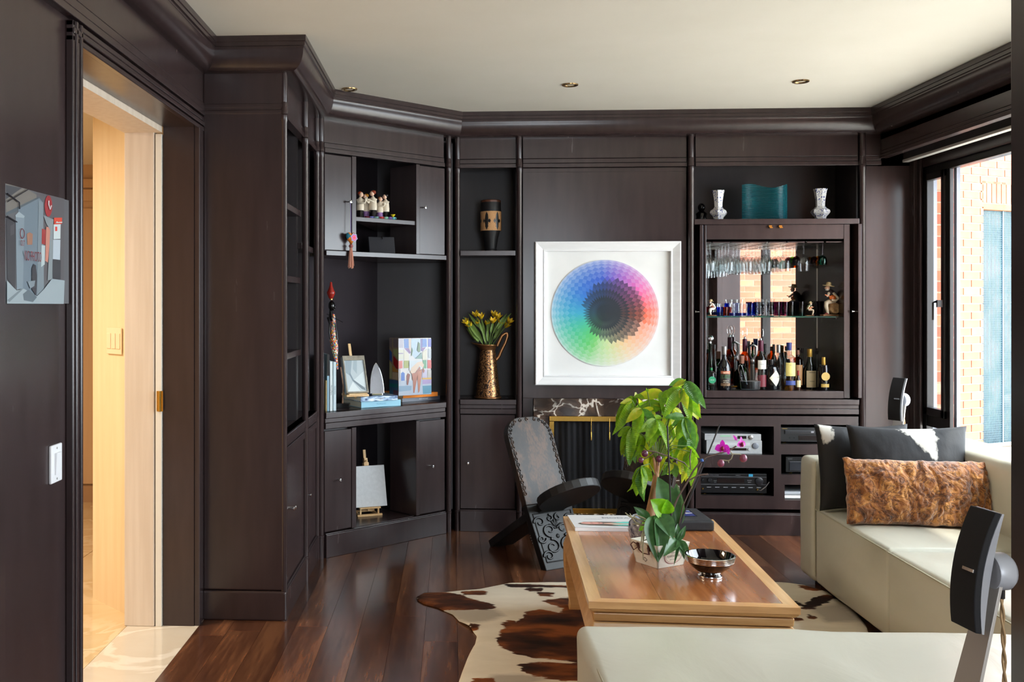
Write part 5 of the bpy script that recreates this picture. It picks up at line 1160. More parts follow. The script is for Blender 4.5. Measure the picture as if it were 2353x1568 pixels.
# ---- hanging heart ornament
kp = M2 @ Vector((L2(803), .015 - .022, Z2(803, 464)))
t = thing('heart_ornament', 'embroidered multicoloured heart with a pink tassel hanging from a cabinet knob', 'ornament', (kp.x, kp.y, 1.54), G2)
Mh = WM[t.name]; zk = kp.z - 1.54; zh = Z2(806, 547) - 1.54
MB(Mh).tube([(0, 0, zk), (.002, -.003, zk - .06), (.0, -.004, zh + .03)], .0015, 6).done('cord', plain('violet_cord', (110, 84, 150), .7), t)
hp = []
for k in range(28):
    a = 2 * pi * k / 28; hp.append((.0021 * 16 * sin(a) ** 3, .0024 * (13 * cos(a) - 5 * cos(2 * a) - 2 * cos(3 * a) - cos(4 * a))))
hb = MB(Mh); R_ = 5; vs = []
for j in range(R_ + 1):
    sc = cos(pi / 2 * j / R_); y = -.016 * sin(pi / 2 * j / R_)
    for x_, z_ in hp: vs.append((x_ * sc, y - .006, zh + z_ * sc + .0))
nh = len(hp); fs = [(j * nh + i, j * nh + (i + 1) % nh, (j + 1) * nh + (i + 1) % nh, (j + 1) * nh + i) for j in range(R_) for i in range(nh)]
hb.add(vs, fs); hb.add([(x, -y - .012, z) for x, y, z in vs], [f[::-1] for f in fs])
mh, ph, n = base('embroidery', (200, 160, 40), .7)
v = n.new('TexVoronoi'); v.inputs['Scale'].default_value = 26; n.link(coords(n), v.inputs[0]); sp = n.new('SeparateColor'); n.link(v.outputs['Color'], sp.inputs[0])
r = ramp(n, [(0, (120, 140, 20)), (.3, (220, 120, 20)), (.55, (30, 110, 130)), (.8, (150, 170, 30))], 'CONSTANT'); n.link(sp.outputs[1], r.inputs[0]); n.link(r.outputs[0], ph.inputs['Base Color'])
hb.done('heart', mh, t, smooth=70)
def star(r1, r2, c): return (c, [((r1 if k % 2 else r2) * cos(pi * k / 6 + .3), (r1 if k % 2 else r2) * sin(pi * k / 6 + .3)) for k in range(12)])
PRINT('flower_patch', t, Mh @ face_M((.008, -.0235, zh), (1, 0, 0), (0, 0, 1)), [star(.025, .019, (200, 200, 220)), star(.023, .016, (90, 70, 150)), star(.019, .012, (230, 60, 130)), ((220, 40, 40), circ(0, 0, .0075))])
MB(Mh).ball((0, -.006, zh - .045), (.012, .011, .011), 12, 8).done('knot', plain('rose_knot', (150, 84, 84), .8), t, smooth=70, disp=(.003, .006))
tz_ = MB(Mh)
for k in range(46):
    a = random.random() * 2 * pi; rr = random.random() ** .5; tz_.tube([(.006 * rr * cos(a), -.006 + .006 * rr * sin(a), zh - .05), (.012 * rr * cos(a), -.006 + .011 * rr * sin(a), zh - .09), (.019 * rr * cos(a), -.006 + .015 * rr * sin(a), zh - .148 - random.random() * .02)], .0014, 4)
tz_.done('tassel', plain('salmon_thread', (222, 160, 136), .8), t, kind='stuff')
# ---- drum vase
p = at(1128, 574, 6.2); k_ = 6.2 / 2350
dv = thing('drum_vase', 'black carved drum-shaped vase with a pale geometric band', 'vase', (p.x, p.y, 1.6645)); Mx = WM[dv.name]
def zz(v): return (574 - v) * k_
MB(Mx).lathe([(.030, 0), (.037, .003), (.038, .010), (.034, .015), (.043, zz(545)), (.054, zz(528)), (.061, zz(515)), (.0625, zz(500)), (.0625, zz(482)), (.060, zz(474)), (.060, zz(462)), (.058, zz(459)), (.05, zz(458)), (.05, zz(462)), (0, zz(462))], (0, 0, 0), 40).done('body', noisy('matte_black_wood', (22, 21, 22), (30, 28, 29), 20, .5, bump=.15), dv, smooth=40)
MB(Mx).lathe([(.0605, zz(462)), (.0605, zz(458)), (.055, zz(456.5)), (.05, zz(457)), (0, zz(459))], (0, 0, 0), 40).done('leather_lid', plain('brown_leather', (92, 54, 36), .4), dv, smooth=40)
TANC = noisy('carved_tan_wood', (190, 138, 88), (214, 166, 116), 300, .7, bump=.4)
MB(Mx).lathe([(.0625, zz(527)), (.0637, zz(515)), (.0637, zz(500)), (.0635, zz(484)), (.0625, zz(483))], (0, 0, 0), 48, caps=False).done('carved_band', TANC, dv, smooth=60)
for c0 in (-pi / 2 + .08,):
    for k in range(6):
        a = c0 + (k - .5) * pi / 3; vs = []
        for da, v in ((0, 484), (.40, 505), (0, 526), (-.40, 505)): vs.append((.0646 * cos(a + da), .0646 * sin(a + da), zz(v)))
        vs.append((.0655 * cos(a), .0655 * sin(a), zz(505)))
        MB(Mx).add(vs, [(4, 0, 3), (4, 3, 2), (4, 2, 1), (4, 1, 0)]).done('black_diamond', BLACK, dv)
        a2 = a + pi / 6
# ---- copper jug with flowers
p = at(1121, 917, 6.18); k_ = 6.18 / 2350
mj, pj_, n = base('engraved_copper', (110, 76, 50), .32, .8)
t_ = n.new('TexNoise'); t_.inputs['Scale'].default_value = 26; t_.inputs['Detail'].default_value = 2; t_.inputs['Distortion'].default_value = 3.2; n.link(coords(n), t_.inputs[0]); r = ramp(n, [(.44, (56, 42, 34)), (.48, (190, 138, 88)), (.54, (190, 138, 88)), (.58, (60, 46, 38))]); n.link(t_.outputs[0], r.inputs[0]); n.link(r.outputs[0], pj_.inputs['Base Color'])
COP = noisy('aged_copper', (150, 104, 66), (176, 126, 84), 12, .3, metal=.85)
jg = thing('jug', 'engraved copper jug with a tall curved handle', 'jug', (p.x, p.y, .7825)); Mx = WM[jg.name]
def zz(v): return (916 - v) * k_
MB(Mx).lathe([(.078, 0), (.081, .003), (.081, .008), (.074, .012)], (0, 0, 0), 40).done('foot_ring', COP, jg, smooth=40)
MB(Mx).lathe([(.074, .012), (.070, zz(895)), (.062, zz(870)), (.054, zz(840)), (.048, zz(815)), (.045, zz(806))], (0, 0, 0), 40, caps=False).done('body', mj, jg, smooth=50)
def spout(u, v):
    a = 2 * pi * u; r = .045 + .014 * v ** 1.5 + (.045 * v ** 1.6) * max(0, cos(a - pi)) ** 3; z = zz(806) + v * (.032 + .012 * max(0, cos(a - pi)) ** 3)
    return (r * cos(a), r * sin(a), z)
MB(Mx).grid(spout, 40, 6).done('spout', COP, jg, smooth=60, solid=.002)
hd = [(.047, zz(830)), (.066, zz(822)), (.085, zz(805)), (.105, zz(790)), (.118, zz(775)), (.117, zz(768)), (.106, zz(768)), (.085, zz(774)), (.066, zz(788)), (.055, zz(797))]
MB(Mx).tube([(x, 0, z) for x, z in hd], .0048, 10, flat=2).done('handle', COP, jg, smooth=60)
GRN = noisy('stem_green', (92, 122, 48), (122, 150, 66), 20, .5); YEL = noisy('yellow_petal', (232, 184, 16), (246, 208, 40), 30, .5, Subsurface_Weight=.1); 
def leafmesh(name, L, Wd, m, droop=.3, fold=.15, seg=8, pointy=1.2, wav=0):
    vs = []; fs = []
    for i in range(seg + 1):
        t = i / seg; w = Wd / 2 * (sin(pi * min(1, t ** .8)) ** .8 if 0 < t < 1 else .02) * (1 - .25 * (t - .5) * pointy); y = L * t; z = -droop * L * t * t
        for s in (-1, -.5, 0, .5, 1): vs.append((w * s, y, z + fold * abs(w * s) * 2 + wav * sin(t * 18) * abs(s)))
    for i in range(seg):
        for j in range(4): fs.append((i * 5 + j, i * 5 + j + 1, (i + 1) * 5 + j + 1, (i + 1) * 5 + j))
    me = bpy.data.meshes.new(name); me.from_pydata(vs, [], fs); me.materials.append(m); me.shade_smooth(); return me
def leafobj(name, me, parent, a, b, up=(0, 0, 1), Lm=1.0, roll=0, wsc=1):
    """place unit-length leaf from a to b (world)"""
    a, b = Vector(a), Vector(b); d = (b - a); L = d.length; d.normalize(); u = Vector(up); x = d.cross(u)
    if x.length < 1e-3: x = Vector((1, 0, 0))
    x.normalize(); z = x.cross(d); R = Matrix((x, d, z)).transposed().to_4x4() @ Matrix.Rotation(roll, 4, 'Y')
    M = Matrix.Translation(a) @ R @ Matrix.Diagonal((L / Lm * wsc, L / Lm, L / Lm, 1))
    o = bpy.data.objects.new(name, me); COL.objects.link(o); o.parent = parent; o.matrix_local = WM[parent.name].inverted() @ M; WM[o.name] = WM[parent.name]; return o
PET = leafmesh('petal', 1, .5, YEL, -.25, .2, 5); LF1 = leafmesh('narrow_leaf', 1, .17, GRN, .15, .2, 6)
bq = thing('flower_bunch', 'bunch of yellow lilies with green leaves standing in the copper jug', 'flowers', (p.x, p.y, .7825 + zz(812))); 
fl_pts = [(1075, 740, 0), (1083, 748, .02), (1095, 723, .03), (1107, 728, .0), (1134, 723, .03), (1132, 738, -.02), (1147, 742, .01), (1160, 748, .02), (1167, 738, -.02), (1120, 745, .05), (1143, 728, 0), (1100, 742, .04)]
c0 = Vector((p.x, p.y, .7825 + zz(808)))
for u, v, dy in fl_pts:
    e = at(u, v + 6, 6.17 + dy); mid = c0.lerp(e, .5) + Vector((0, 0, -.0)); s0_ = c0 + Vector((random.uniform(-.02, .02), random.uniform(-.02, .02), -.06))
    stem = MB().tube([s0_, c0.lerp(e, .3) , c0.lerp(e, .7) + Vector((0, 0, .005)), e], .0022, 6).done('stem', GRN, bq, smooth=60)
    d = (e - c0).normalized(); d = (d + Vector((0, -.5, .1))).normalized()
    s1_ = d.cross(Vector((0, 1, .3))).normalized(); s2_ = d.cross(s1_)
    for k in range(6):
        a = k * pi / 3 + random.random() * .3; tip = e + d * .030 + (s1_ * cos(a) + s2_ * sin(a)) * .032
        leafobj('petal', PET, bq, e, tip, up=d, wsc=1)
for k in range(26):
    u = random.uniform(1072, 1170); v = random.uniform(745, 785); a = at(1121 + (u - 1121) * .5, v + 8, 6.17 + random.uniform(-.03, .04)); b = a + (at(u, v - 18, a.y) - a) * 1.3
    leafobj('leaf', LF1, bq, a, b, up=(0, -1, .2), wsc=1)
# ---- silver photo frames in the left bookcase
SILV = plain('polished_silver', (214, 214, 218), .18, 1)
def photoframe(label, x, y, z, w, h, rz, arch=False, col=(90, 80, 140)):
    t = thing('framed_photo', label, 'picture', (x, y, z), rz); M = WM[t.name] @ Matrix.Rotation(radians(-13), 4, 'X')
    if arch:
        P = [(-w / 2, 0), (w / 2, 0)] + [(w / 2 * cos(k * pi / 12), h - w / 2 + w / 2 * sin(k * pi / 12)) for k in range(13)]
        MB(M).prism([(a, 0, b) for a, b in P], (0, .008, 0)).done('frame', SILV, t, bev=.001)
        for k in range(20): pass
        PRINT('photograph', t, M @ face_M((0, -.001, 0), (1, 0, 0), (0, 0, 1)), [(col, [(a * .75, .02 + b * .8) for a, b in P])], INKG)
    else:
        MB(M).box(-w / 2, w / 2, 0, .008, 0, .016).box(-w / 2, w / 2, 0, .008, h - .016, h).box(-w / 2, -w / 2 + .016, 0, .008, .016, h - .016).box(w / 2 - .016, w / 2, 0, .008, .016, h - .016).done('frame', SILV, t, bev=.002)
        PRINT('photograph', t, M @ face_M((0, .004, 0), (1, 0, 0), (0, 0, 1)), [((220, 216, 208), rect(-w / 2 + .015, .015, w / 2 - .015, h - .015)), (col, rect(-w / 2 + .03, .03, w / 2 - .03, h - .03)), ((214, 170, 150), circ(0, h * .55, w * .14)), ((40, 30, 30), circ(0, h * .3, w * .2))], INKG)
    MB(M).box(-.015, .015, .008, .012, .02, h * .7).done('strut', BLACK, t); return t
photoframe('small arched silver frame on the second shelf of the left bookcase', -.80, 4.50, 1.4755, .10, .145, radians(48), True, (170, 160, 150))
photoframe('silver photo frame with a violet picture on the middle shelf of the left bookcase', -.835, 4.515, 1.1295, .15, .165, radians(45), col=(70, 60, 150))
photoframe('beaded silver photo frame on the counter of the left bookcase', -.84, 4.50, .7855, .13, .12, radians(42), col=(190, 184, 170))
# ================================================================ bar contents
def W3(x, y, z): return M3 @ Vector((x, y, z))
# hanging stemware
def stem_glass(label, r, bh, sh, m, stemm, group):
    t = thing('wine_glass', label, 'glass', (0, 0, 0), 0, group)
    # hangs upside down: z=0 is the foot on the rack, negative = down
    pr = [(0, 0), (.031, 0), (.031, -.0015), (.004, -.005), (.0035, -sh)]
    MB().lathe(pr, (0, 0, 0), 20, caps=False).done('stem_and_foot', stemm, t, smooth=50)
    b = [(.0035, -sh), (r * .45, -sh - bh * .06), (r * .8, -sh - bh * .22), (r * .98, -sh - bh * .5), (r, -sh - bh * .68), (r * .9, -sh - bh), (r * .88, -sh - bh), (r * .97, -sh - bh * .68), (r * .95, -sh - bh * .5), (r * .76, -sh - bh * .23), (0, -sh - bh * .1)]
    MB().lathe(b, (0, 0, 0), 20, caps=False).done('bowl', m, t, smooth=50); return t
GG = 'stemmed glasses hanging upside down in the bar rack'
gl_big = stem_glass('clear stemmed glass hanging in the bar rack', .034, .098, .075, CLEAR, CLEAR, GG)
gl_flute = stem_glass('tall clear glass hanging at the left end of the bar rack', .028, .125, .075, CLEAR, CLEAR, 'tall glasses at the left end of the rack')
small = {}
for nm, c in (('teal', (110, 214, 204)), ('amber', (228, 190, 110)), ('plum', (170, 130, 150)), ('green', (160, 206, 110))):
    small[nm] = stem_glass('small %s tinted glass hanging at the right of the bar rack' % nm, .025, .055, .08, glass('tinted_' + nm, c, .5), CLEAR, 'small tinted glasses in the rack'); 
zr = 1.714
SLOT = ['first', 'second', 'third', 'fourth', 'fifth', 'sixth', 'seventh']; ROW = ['frontmost', 'second from the front', 'third from the front', 'fourth from the front', 'rearmost']
def hang(proto, used, xx, yy, label=None):
    i = min(range(7), key=lambda q: abs(slots[q] - xx)); k = min(4, int(round((yy - .08) / .074)))
    kind = {'clear': 'clear stemmed', 'tall': 'tall clear', 'small': 'small tinted'}[(proto.get('label') or 'clear').split()[0]] if proto is not gl_flute else 'tall clear'
    if proto is gl_big: kind = 'clear stemmed'
    for c in small:
        if proto is small[c]: kind = 'small %s tinted' % c
    label = '%s glass in the %s rack slot from the left, %s' % (kind, SLOT[i], ROW[k])
    if not used: proto.location = W3(xx, yy, zr); used.append(1); r = proto
    else: r = dup(proto, W3(xx, yy, zr))
    if label: r['label'] = label
    return r
ub, uf = [], []; us = {k: [] for k in small}
for i, xx in enumerate(slots):
    if i == 0 or i == 1:
        for k in range(5): hang(gl_flute if (i == 0 and k > 0) or i == 1 and k > 1 else gl_big, uf if (i == 0 and k > 0) or i == 1 and k > 1 else ub, xx, .08 + k * .074)
    elif i <= 4:
        for k in range(5): hang(gl_big, ub, xx, .08 + k * .074)
    elif i == 5:
        hang(gl_big, ub, xx, .08)
        for k, c in enumerate(('plum', 'green', 'plum')): r = hang(small[c], us[c], xx - .012, .17 + k * .07)
    else:
        for k, c in enumerate(('teal', 'amber', 'plum', 'amber')): hang(small[c], us[c], xx, .08 + k * .07)
# things on the glass shelf
gz = 1.2765
def tumbler(label, u, w_px, vt, Y, m, base_m=None, group=None, name='tumbler', flare=1.1, hz=None):
    xx = at(u, 700, Y).x; h = hz if hz else (726 - vt) / FP * Y; r = w_px / FP * Y / 2
    t = thing(name, label, 'glass', (xx, Y, gz), 0, group); M = WM[t.name]; r0 = r / flare
    MB(M).lathe([(r0 * .96, .001), (r0, .003), (r, h), (r * .94, h), (r0 * .92, .012), (0, .012)], (0, 0, 0), 20).done('body', m, t, smooth=50)
    if base_m: MB(M).lathe([(r0 * .97, .0005), (r0 * .99, .004), (r0 * 1.0, .018), (0, .016)], (0, 0, 0), 20).done('coloured_base', base_m, t, smooth=50)
    return t
TB_ = glass('blue_glass', (110, 150, 230), .6); TO_ = glass('orange_glass', (226, 96, 40), .5); TP_ = glass('purple_glass', (170, 120, 170), .6); TD_ = glass('smoke_glass', (140, 128, 140), .6); TBL = plain('cobalt_glass_base', (20, 24, 110), .1)
tumbler('small glass with a blue rim, left on the glass shelf beside the tiny musician', 1652, 13, 706, 6.22, TB_)
tumbler('small blue rimmed glass touching the orange ones', 1661, 12, 706, 6.26, TB_)
tumbler('left of the two small orange glasses on the glass shelf', 1667, 12, 706, 6.21, TO_)
tumbler('right of the two small orange glasses on the glass shelf', 1676, 11, 706, 6.25, TO_)
G1_ = 'clear tumblers with cobalt bases on the glass shelf'
for (u, dy), nn_ in zip(((1683, 0), (1694, .05), (1701, -.01), (1712, .03)), ('leftmost', 'second', 'third', 'rightmost')): tumbler('clear tumbler with a cobalt base, %s of the four' % nn_, u, 16, 698, 6.22 + dy, CLEAR, TBL, G1_)
tumbler('taller blue glass left of the flared clear glasses', 1724, 13, 697, 6.25, TB_); tumbler('taller blue glass right behind the flared clear glasses', 1736, 14, 697, 6.30, TB_)
for i, u in enumerate((1744, 1758, 1771)):
    t = thing('flared_glass', 'heavy clear flared glass, %s of the three on the glass shelf' % ('left', 'middle', 'right')[i], 'glass', (at(u, 700, 6.18).x, 6.18 + .0 * i, gz), 0, 'flared clear glasses on the glass shelf')
    MB(WM[t.name]).lathe([(.018, 0), (.019, .004), (.014, .045), (.012, .06), (.021, .095), (.022, .100), (.019, .1), (.010, .062), (0, .05)], (0, 0, 0), 18).done('body', CLEAR, t, smooth=50)
G2_ = 'purple tumblers on the glass shelf'; G3_ = 'smoky tumblers on the glass shelf'
for (u, dy), nn_ in zip(((1786, 0), (1795, .05), (1804, 0)), ('left', 'middle', 'right')): tumbler('purple tumbler beside the flared glasses, %s of three' % nn_, u, 15, 694, 6.22 + dy, TP_, None, G2_)
for (u, dy), nn_ in zip(((1817, 0), (1828, .05), (1840, 0)), ('left', 'middle', 'right')): tumbler('smoky grey tumbler, %s of three left of the drummer figurine' % nn_, u, 17, 694, 6.22 + dy, TD_, None, G3_)
tumbler('purple tumbler between the two seated musicians', 1884, 16, 693, 6.30, TP_)
def musician(label, u, vt, Y, z0, wpx, flip=1, barrel=True, cols=((46, 30, 36), (214, 196, 170), (200, 96, 24))):
    H = (726 - vt) / FP * Y; s = H / .215; t = thing('musician_figurine', label, 'figurine', (at(u, 700, Y).x, Y, z0), 0); M = WM[t.name] @ Matrix.Diagonal((flip, 1, 1, 1))
    vest = plain('vest_%d' % u, cols[0], .5); tr = plain('linen_%d' % u, cols[1], .6); gt = plain('guitar_%d' % u, cols[2], .25); HAT = noisy('straw_hat_%d' % u, (196, 170, 120), (222, 200, 156), 80, .7)
    MB(M).box(-.05 * s, .058 * s, -.03 * s, .03 * s, 0, .010 * s).done('base', plain('base_wood_%d' % u, (150, 100, 60), .6), t, bev=.002)
    if barrel: MB(M).lathe([(.030 * s, -.034 * s), (.036 * s, -.02 * s), (.038 * s, 0), (.036 * s, .02 * s), (.030 * s, .034 * s)], (.022 * s, .002, .047 * s), 20, Matrix.Rotation(pi / 2, 3, 'X')).done('log_seat', noisy('log_%d' % u, (120, 84, 50), (190, 150, 104), 50, .8, bump=.6), t, smooth=50)
    MB(M).tube([(.024 * s, -.01, .088 * s), (-.012 * s, -.018, .088 * s), (-.028 * s, -.02, .08 * s), (-.030 * s, -.02, .06 * s), (-.022 * s, -.02, .03 * s), (-.02 * s, -.02, .012 * s)], [.016 * s, .014 * s, .014 * s, .012 * s, .009 * s, .008 * s], 10).done('trousers', tr, t, smooth=60)
    MB(M).ball((-.028 * s, -.022, .014 * s), (.014 * s, .009 * s, .006 * s), 10, 6).done('shoe', plain('shoe_%d' % u, (120, 40, 34), .4), t, smooth=60)
    MB(M).tube([(.026 * s, 0, .086 * s), (.024 * s, 0, .11 * s), (.008 * s, 0, .14 * s), (-.002 * s, 0, .158 * s)], [.022 * s, .024 * s, .024 * s, .012 * s], 12).done('torso', vest, t, smooth=60)
    MB(M).ball((-.014 * s, 0, .172 * s), (.0135 * s, .0135 * s, .016 * s), 14, 10).ball((-.027 * s, 0, .171 * s), (.005 * s, .003 * s, .004 * s), 8, 6).done('head', SKIN, t, smooth=70)
    MB(M).ball((-.016 * s, 0, .162 * s), (.012 * s, .012 * s, .008 * s), 10, 6).done('beard', plain('white_beard_%d' % u, (226, 222, 214), .8), t, smooth=70)
    MB(M).lathe([(.034 * s, 0), (.035 * s, .003 * s), (.017 * s, .005 * s), (.016 * s, .018 * s), (.012 * s, .024 * s), (0, .025 * s)], (-.008 * s, 0, .183 * s), 22, Matrix.Rotation(radians(8), 3, 'Y')).done('hat', HAT, t, smooth=50)
    MB(M).tube([(.012 * s, -.018 * s, .142 * s), (.040 * s, -.026 * s, .105 * s), (.02 * s, -.036 * s, .094 * s), (-.006 * s, -.04 * s, .098 * s)], [.009 * s, .009 * s, .008 * s, .006 * s], 8).done('arm', tr, t, smooth=60)
    MB(M).tube([(-.01 * s, -.01, .14 * s), (-.022 * s, -.03 * s, .125 * s), (-.03 * s, -.034 * s, .118 * s)], [.008 * s, .007 * s, .005 * s], 8).done('arm', tr, t, smooth=60)
    g = MB(M).ball((.004 * s, -.032 * s, .112 * s), (.021 * s, .008 * s, .016 * s), 14, 8).tube([(-.01 * s, -.034 * s, .118 * s), (-.042 * s, -.036 * s, .13 * s)], .003 * s, 6); g.done('guitar', gt, t, smooth=60)
    return t
musician('seated old guitarist figurine in a straw hat, right end of the glass shelf', 1907, 647, 6.2, gz, 40)
musician('small pale musician figurine at the left end of the glass shelf', 1635, 687, 6.2, gz, 20, 1, False, ((214, 196, 180), (236, 226, 210), (120, 60, 30)))
musician('short dark-faced musician figurine with a striped drum among the tumblers', 1861, 692, 6.22, gz, 26, -1, False, ((120, 130, 90), (226, 200, 170), (200, 110, 60)))
# ---- bottles
def gmat(nm, c, r=.06, tr=.0): return plain(nm, c, r, Coat_Weight=.3)
DG = gmat('dark_bottle_glass', (10, 10, 14)); GRB = glass('green_bottle_glass', (60, 130, 50), .6); AMB = glass('amber_bottle_glass', (196, 120, 30), .6); CLG = glass('clear_bottle_glass', (214, 220, 220), .8)
LIQ = glass('golden_liquid', (214, 168, 70), .4); BRN = gmat('brown_bottle_glass', (44, 22, 10))
CAPS = dict(green=plain('green_cap', (20, 120, 70), .4), dark=plain('dark_cap', (30, 26, 28), .4), gold=plain('gold_cap', (190, 150, 70), .35, .6), blue=plain('blue_cap', (40, 50, 110), .4), silver=plain('silver_cap', (170, 170, 172), .3, .8), red=plain('red_cap', (150, 26, 24), .4), cork=plain('cork_cap', (150, 100, 80), .6), plum=plain('plum_cap', (86, 24, 50), .4), brown=plain('brown_cap', (120, 76, 60), .5))
SHAPES = dict(
    wine=[(.0, .9), (.03, 1), (.58, 1), (.66, .85), (.73, .45), (.78, .34), (.97, .34), (.975, .4), (1, .4)],
    whisky=[(.0, .92), (.02, 1), (.62, 1), (.70, .8), (.75, .36), (.97, .32), (1, .36)],
    squat=[(.0, .94), (.03, 1), (.66, 1), (.76, .9), (.82, .4), (.84, .32), (1, .3)],
    round=[(.0, .7), (.08, .95), (.3, 1), (.5, .9), (.62, .5), (.68, .3), (.97, .26), (1, .3)],
    cognac=[(.0, .95), (.03, 1), (.45, .98), (.6, .62), (.7, .38), (.97, .3), (1, .34)],
    cream=[(.0, .94), (.02, 1), (.48, 1), (.56, .94), (.66, .6), (.72, .36), (.97, .3), (1, .33)],
    champ=[(.0, .95), (.02, 1), (.42, 1), (.6, .62), (.75, .36), (.95, .3), (.96, .36), (1, .36)],
    slim=[(.0, .94), (.02, 1), (.6, 1), (.68, .8), (.74, .46), (.97, .42), (1, .46)])
def bottle(label, u0, u1, vt, vb, shape, m, cap='dark', capf=.12, Y=None, lab=None, txt=None, tsize=.008, tm=None, liq=None, oval=1, stopper=None, name='bottle'):
    uc = (u0 + u1) / 2
    if Y is None:
        p = onz(uc, vb, BF + .0005); Y = p.y
    Y = min(Y, 6.44); k = Y / FP; xx = at(uc, 700, Y).x; r = (u1 - u0) * k / 2; h = (HC - (vt - PY) * k * .985) - BF
    Y += r * .0
    t = thing(name, label, 'bottle', (xx, Y, BF)); M = WM[t.name]
    pr = [(r * q, h * (1 - (capf if cap else 0)) * z if False else h * z) for z, q in SHAPES[shape]]
    cz = h * (1 - capf)
    body = [(a, b) for a, b in pr if b < cz]; body.append((pr[-1][0], cz))
    MB(M).lathe(body, (0, 0, 0), 24, sy=oval).done('body', m, t, smooth=35)
    if cap: MB(M).lathe([(pr[-2][0] * 1.1, cz), (pr[-2][0] * 1.14, cz + .001), (pr[-1][0] * 1.08, h - .001), (pr[-1][0] * .9, h)], (0, 0, 0), 18).done('cap', CAPS[cap], t, smooth=40)
    if liq: MB(M).lathe([(r * .9, .004), (r * .93, .01), (r * .93, h * liq[0]), (0, h * liq[0])], (0, 0, 0), 20, sy=oval).done('liquid', liq[1], t, smooth=35)
    if lab:
        for (z0, z1, c, kind) in lab:
            lm = plain('label_%d_%d' % (u0, int(z0 * 100)), c, .5)
            if kind == 'round': MB(M).lathe([((r + .0008) , h * z0), (r + .0008, h * z1)], (0, 0, 0), 10, a0=-pi / 2 - .75, arc=1.5, sy=oval, caps=False).done('label', lm, t, smooth=60)
            elif kind == 'disc': 
                MB(M).lathe([(h * (z1 - z0) / 2, 0), (h * (z1 - z0) / 2, .0015), (0, .0015)], (0, -r * oval - .0, h * (z0 + z1) / 2), 20, Matrix.Rotation(pi / 2, 3, 'X')).done('label', lm, t)
            elif kind == 'diamond':
                zc = h * (z0 + z1) / 2; hh = h * (z1 - z0) / 2; pts = []
                def fd(u, v):
                    b = 2 * v - 1; a = (2 * u - 1) * (1 - abs(b)) * .95; g = -pi / 2 + .35 + a * .9; return ((r + .001) * cos(g), (r + .001) * sin(g) * oval, zc + b * hh)
                MB(M).grid(fd, 14, 8).done('label', lm, t)
    if txt:
        for s_, zf, sc in txt:
            text(s_, tsize * sc, tm or BLKI, t, M @ face_M((0, -r * oval - .003, h * zf), (1, 0, 0), (0, 0, 1)), sx=.8)
    if stopper:
        MB(M).lathe([(.006, h), (.008, h + .008), (.004, h + .014)], (0, 0, 0), 12).done('stopper_base', CHROME, t, smooth=50)
        if stopper == 'crystal': MB(M).lathe([(.005, h + .014), (.014, h + .024), (.016, h + .05), (.013, h + .066), (.006, h + .074), (0, h + .075)], (0, 0, 0), 8).done('crystal_stopper', CLEAR, t)
        else: MB(M).ball((0, 0, h + .03), .019, 16, 10).done('round_stopper', CHROME, t, smooth=70)
    return t
GOLD_T = plain('gold_lettering', (206, 170, 90), .4, .3); WT_ = WHT
bottle('clear bottle with green cap and round green label at the left front of the bar', 1624, 1644, 845, 896, 'squat', CLG, 'green', .12, lab=[(.3, .62, (30, 140, 96), 'disc')], txt=[('NECTAR', .46, 1)], tsize=.007, tm=WT_)
bottle('green sparkling wine bottle with a round silver stopper at the far left', 1621, 1643, 790, 890, 'champ', GRB, None, 0, Y=6.2, stopper='ball', lab=[(.1, .4, (40, 36, 20), 'round')])
bottle('amber flask-shaped bottle behind the green sparkling wine bottle', 1633, 1650, 792, 886, 'round', AMB, 'dark', .1, Y=6.3)
bottle('black bottle with a cream and tan label and long neck', 1649, 1679, 796, 896, 'cream', DG, 'silver', .19, lab=[(.1, .38, (40, 30, 26), 'round'), (.1, .16, (190, 150, 110), 'round'), (.27, .36, (110, 150, 110), 'round'), (.36, .44, (190, 110, 80), 'round')], txt=[('BAILEYS', .40, 1), ('THE ORIGINAL', .22, .6), ('IRISH CREAM', .18, .6)], tsize=.011, tm=plain('cream_ink', (238, 222, 190), .5))
bottle('round amber bottle with a black cap behind the cream liqueur bottle', 1651, 1679, 809, 885, 'round', AMB, 'dark', .12, Y=6.3)
bottle('round green bottle with a pinkish-brown cap behind the glass ice bucket', 1687, 1722, 817, 890, 'round', GRB, 'cork', .24, Y=6.24)
bottle('amber wine bottle with crystal stopper and plum neck, left of the two', 1700, 1723, 779, 885, 'wine', AMB, 'plum', .26, Y=6.34, stopper='crystal')
bottle('amber wine bottle with crystal stopper and a cream label, right of the two', 1735, 1761, 782, 893, 'wine', AMB, 'plum', .22, Y=6.2, stopper='crystal', lab=[(.42, .60, (226, 220, 206), 'round'), (.06, .3, (110, 20, 36), 'round')], txt=[('Cammerer', .52, 1)], tsize=.010, tm=MATS['grey_ink'])
bottle('black squat apothecary bottle with a cream diamond label', 1755, 1789, 826, 895, 'squat', DG, 'dark', .14, lab=[(.12, .66, (232, 226, 204), 'diamond')], txt=None)
_b = bpy.data.objects['bottle.008'] if 'bottle.008' in bpy.data.objects else None
bottle('green wine bottle standing behind the black squat bottle', 1771, 1785, 791, 884, 'wine', GRB, 'dark', .2, Y=6.38)
bottle('slim clear bottle with a silver cap', 1780, 1798, 792, 895, 'slim', CLG, 'silver', .18, Y=6.2)
bottle('green-brown wine bottle behind the amber bottle with the cream label', 1752, 1764, 790, 884, 'wine', GRB, 'dark', .2, Y=6.38)
bottle('clear tequila bottle with blue cap, pale yellow label and blue band', 1798, 1828, 787, 896, 'whisky', CLG, 'blue', .16, lab=[(.30, .58, (226, 206, 120), 'round'), (.11, .2, (50, 66, 130), 'round')], liq=(.22, LIQ), txt=[('AZUL', .53, 1), ('REPOSADO', .34, .6)], tsize=.009, tm=MATS['blue_cap'])
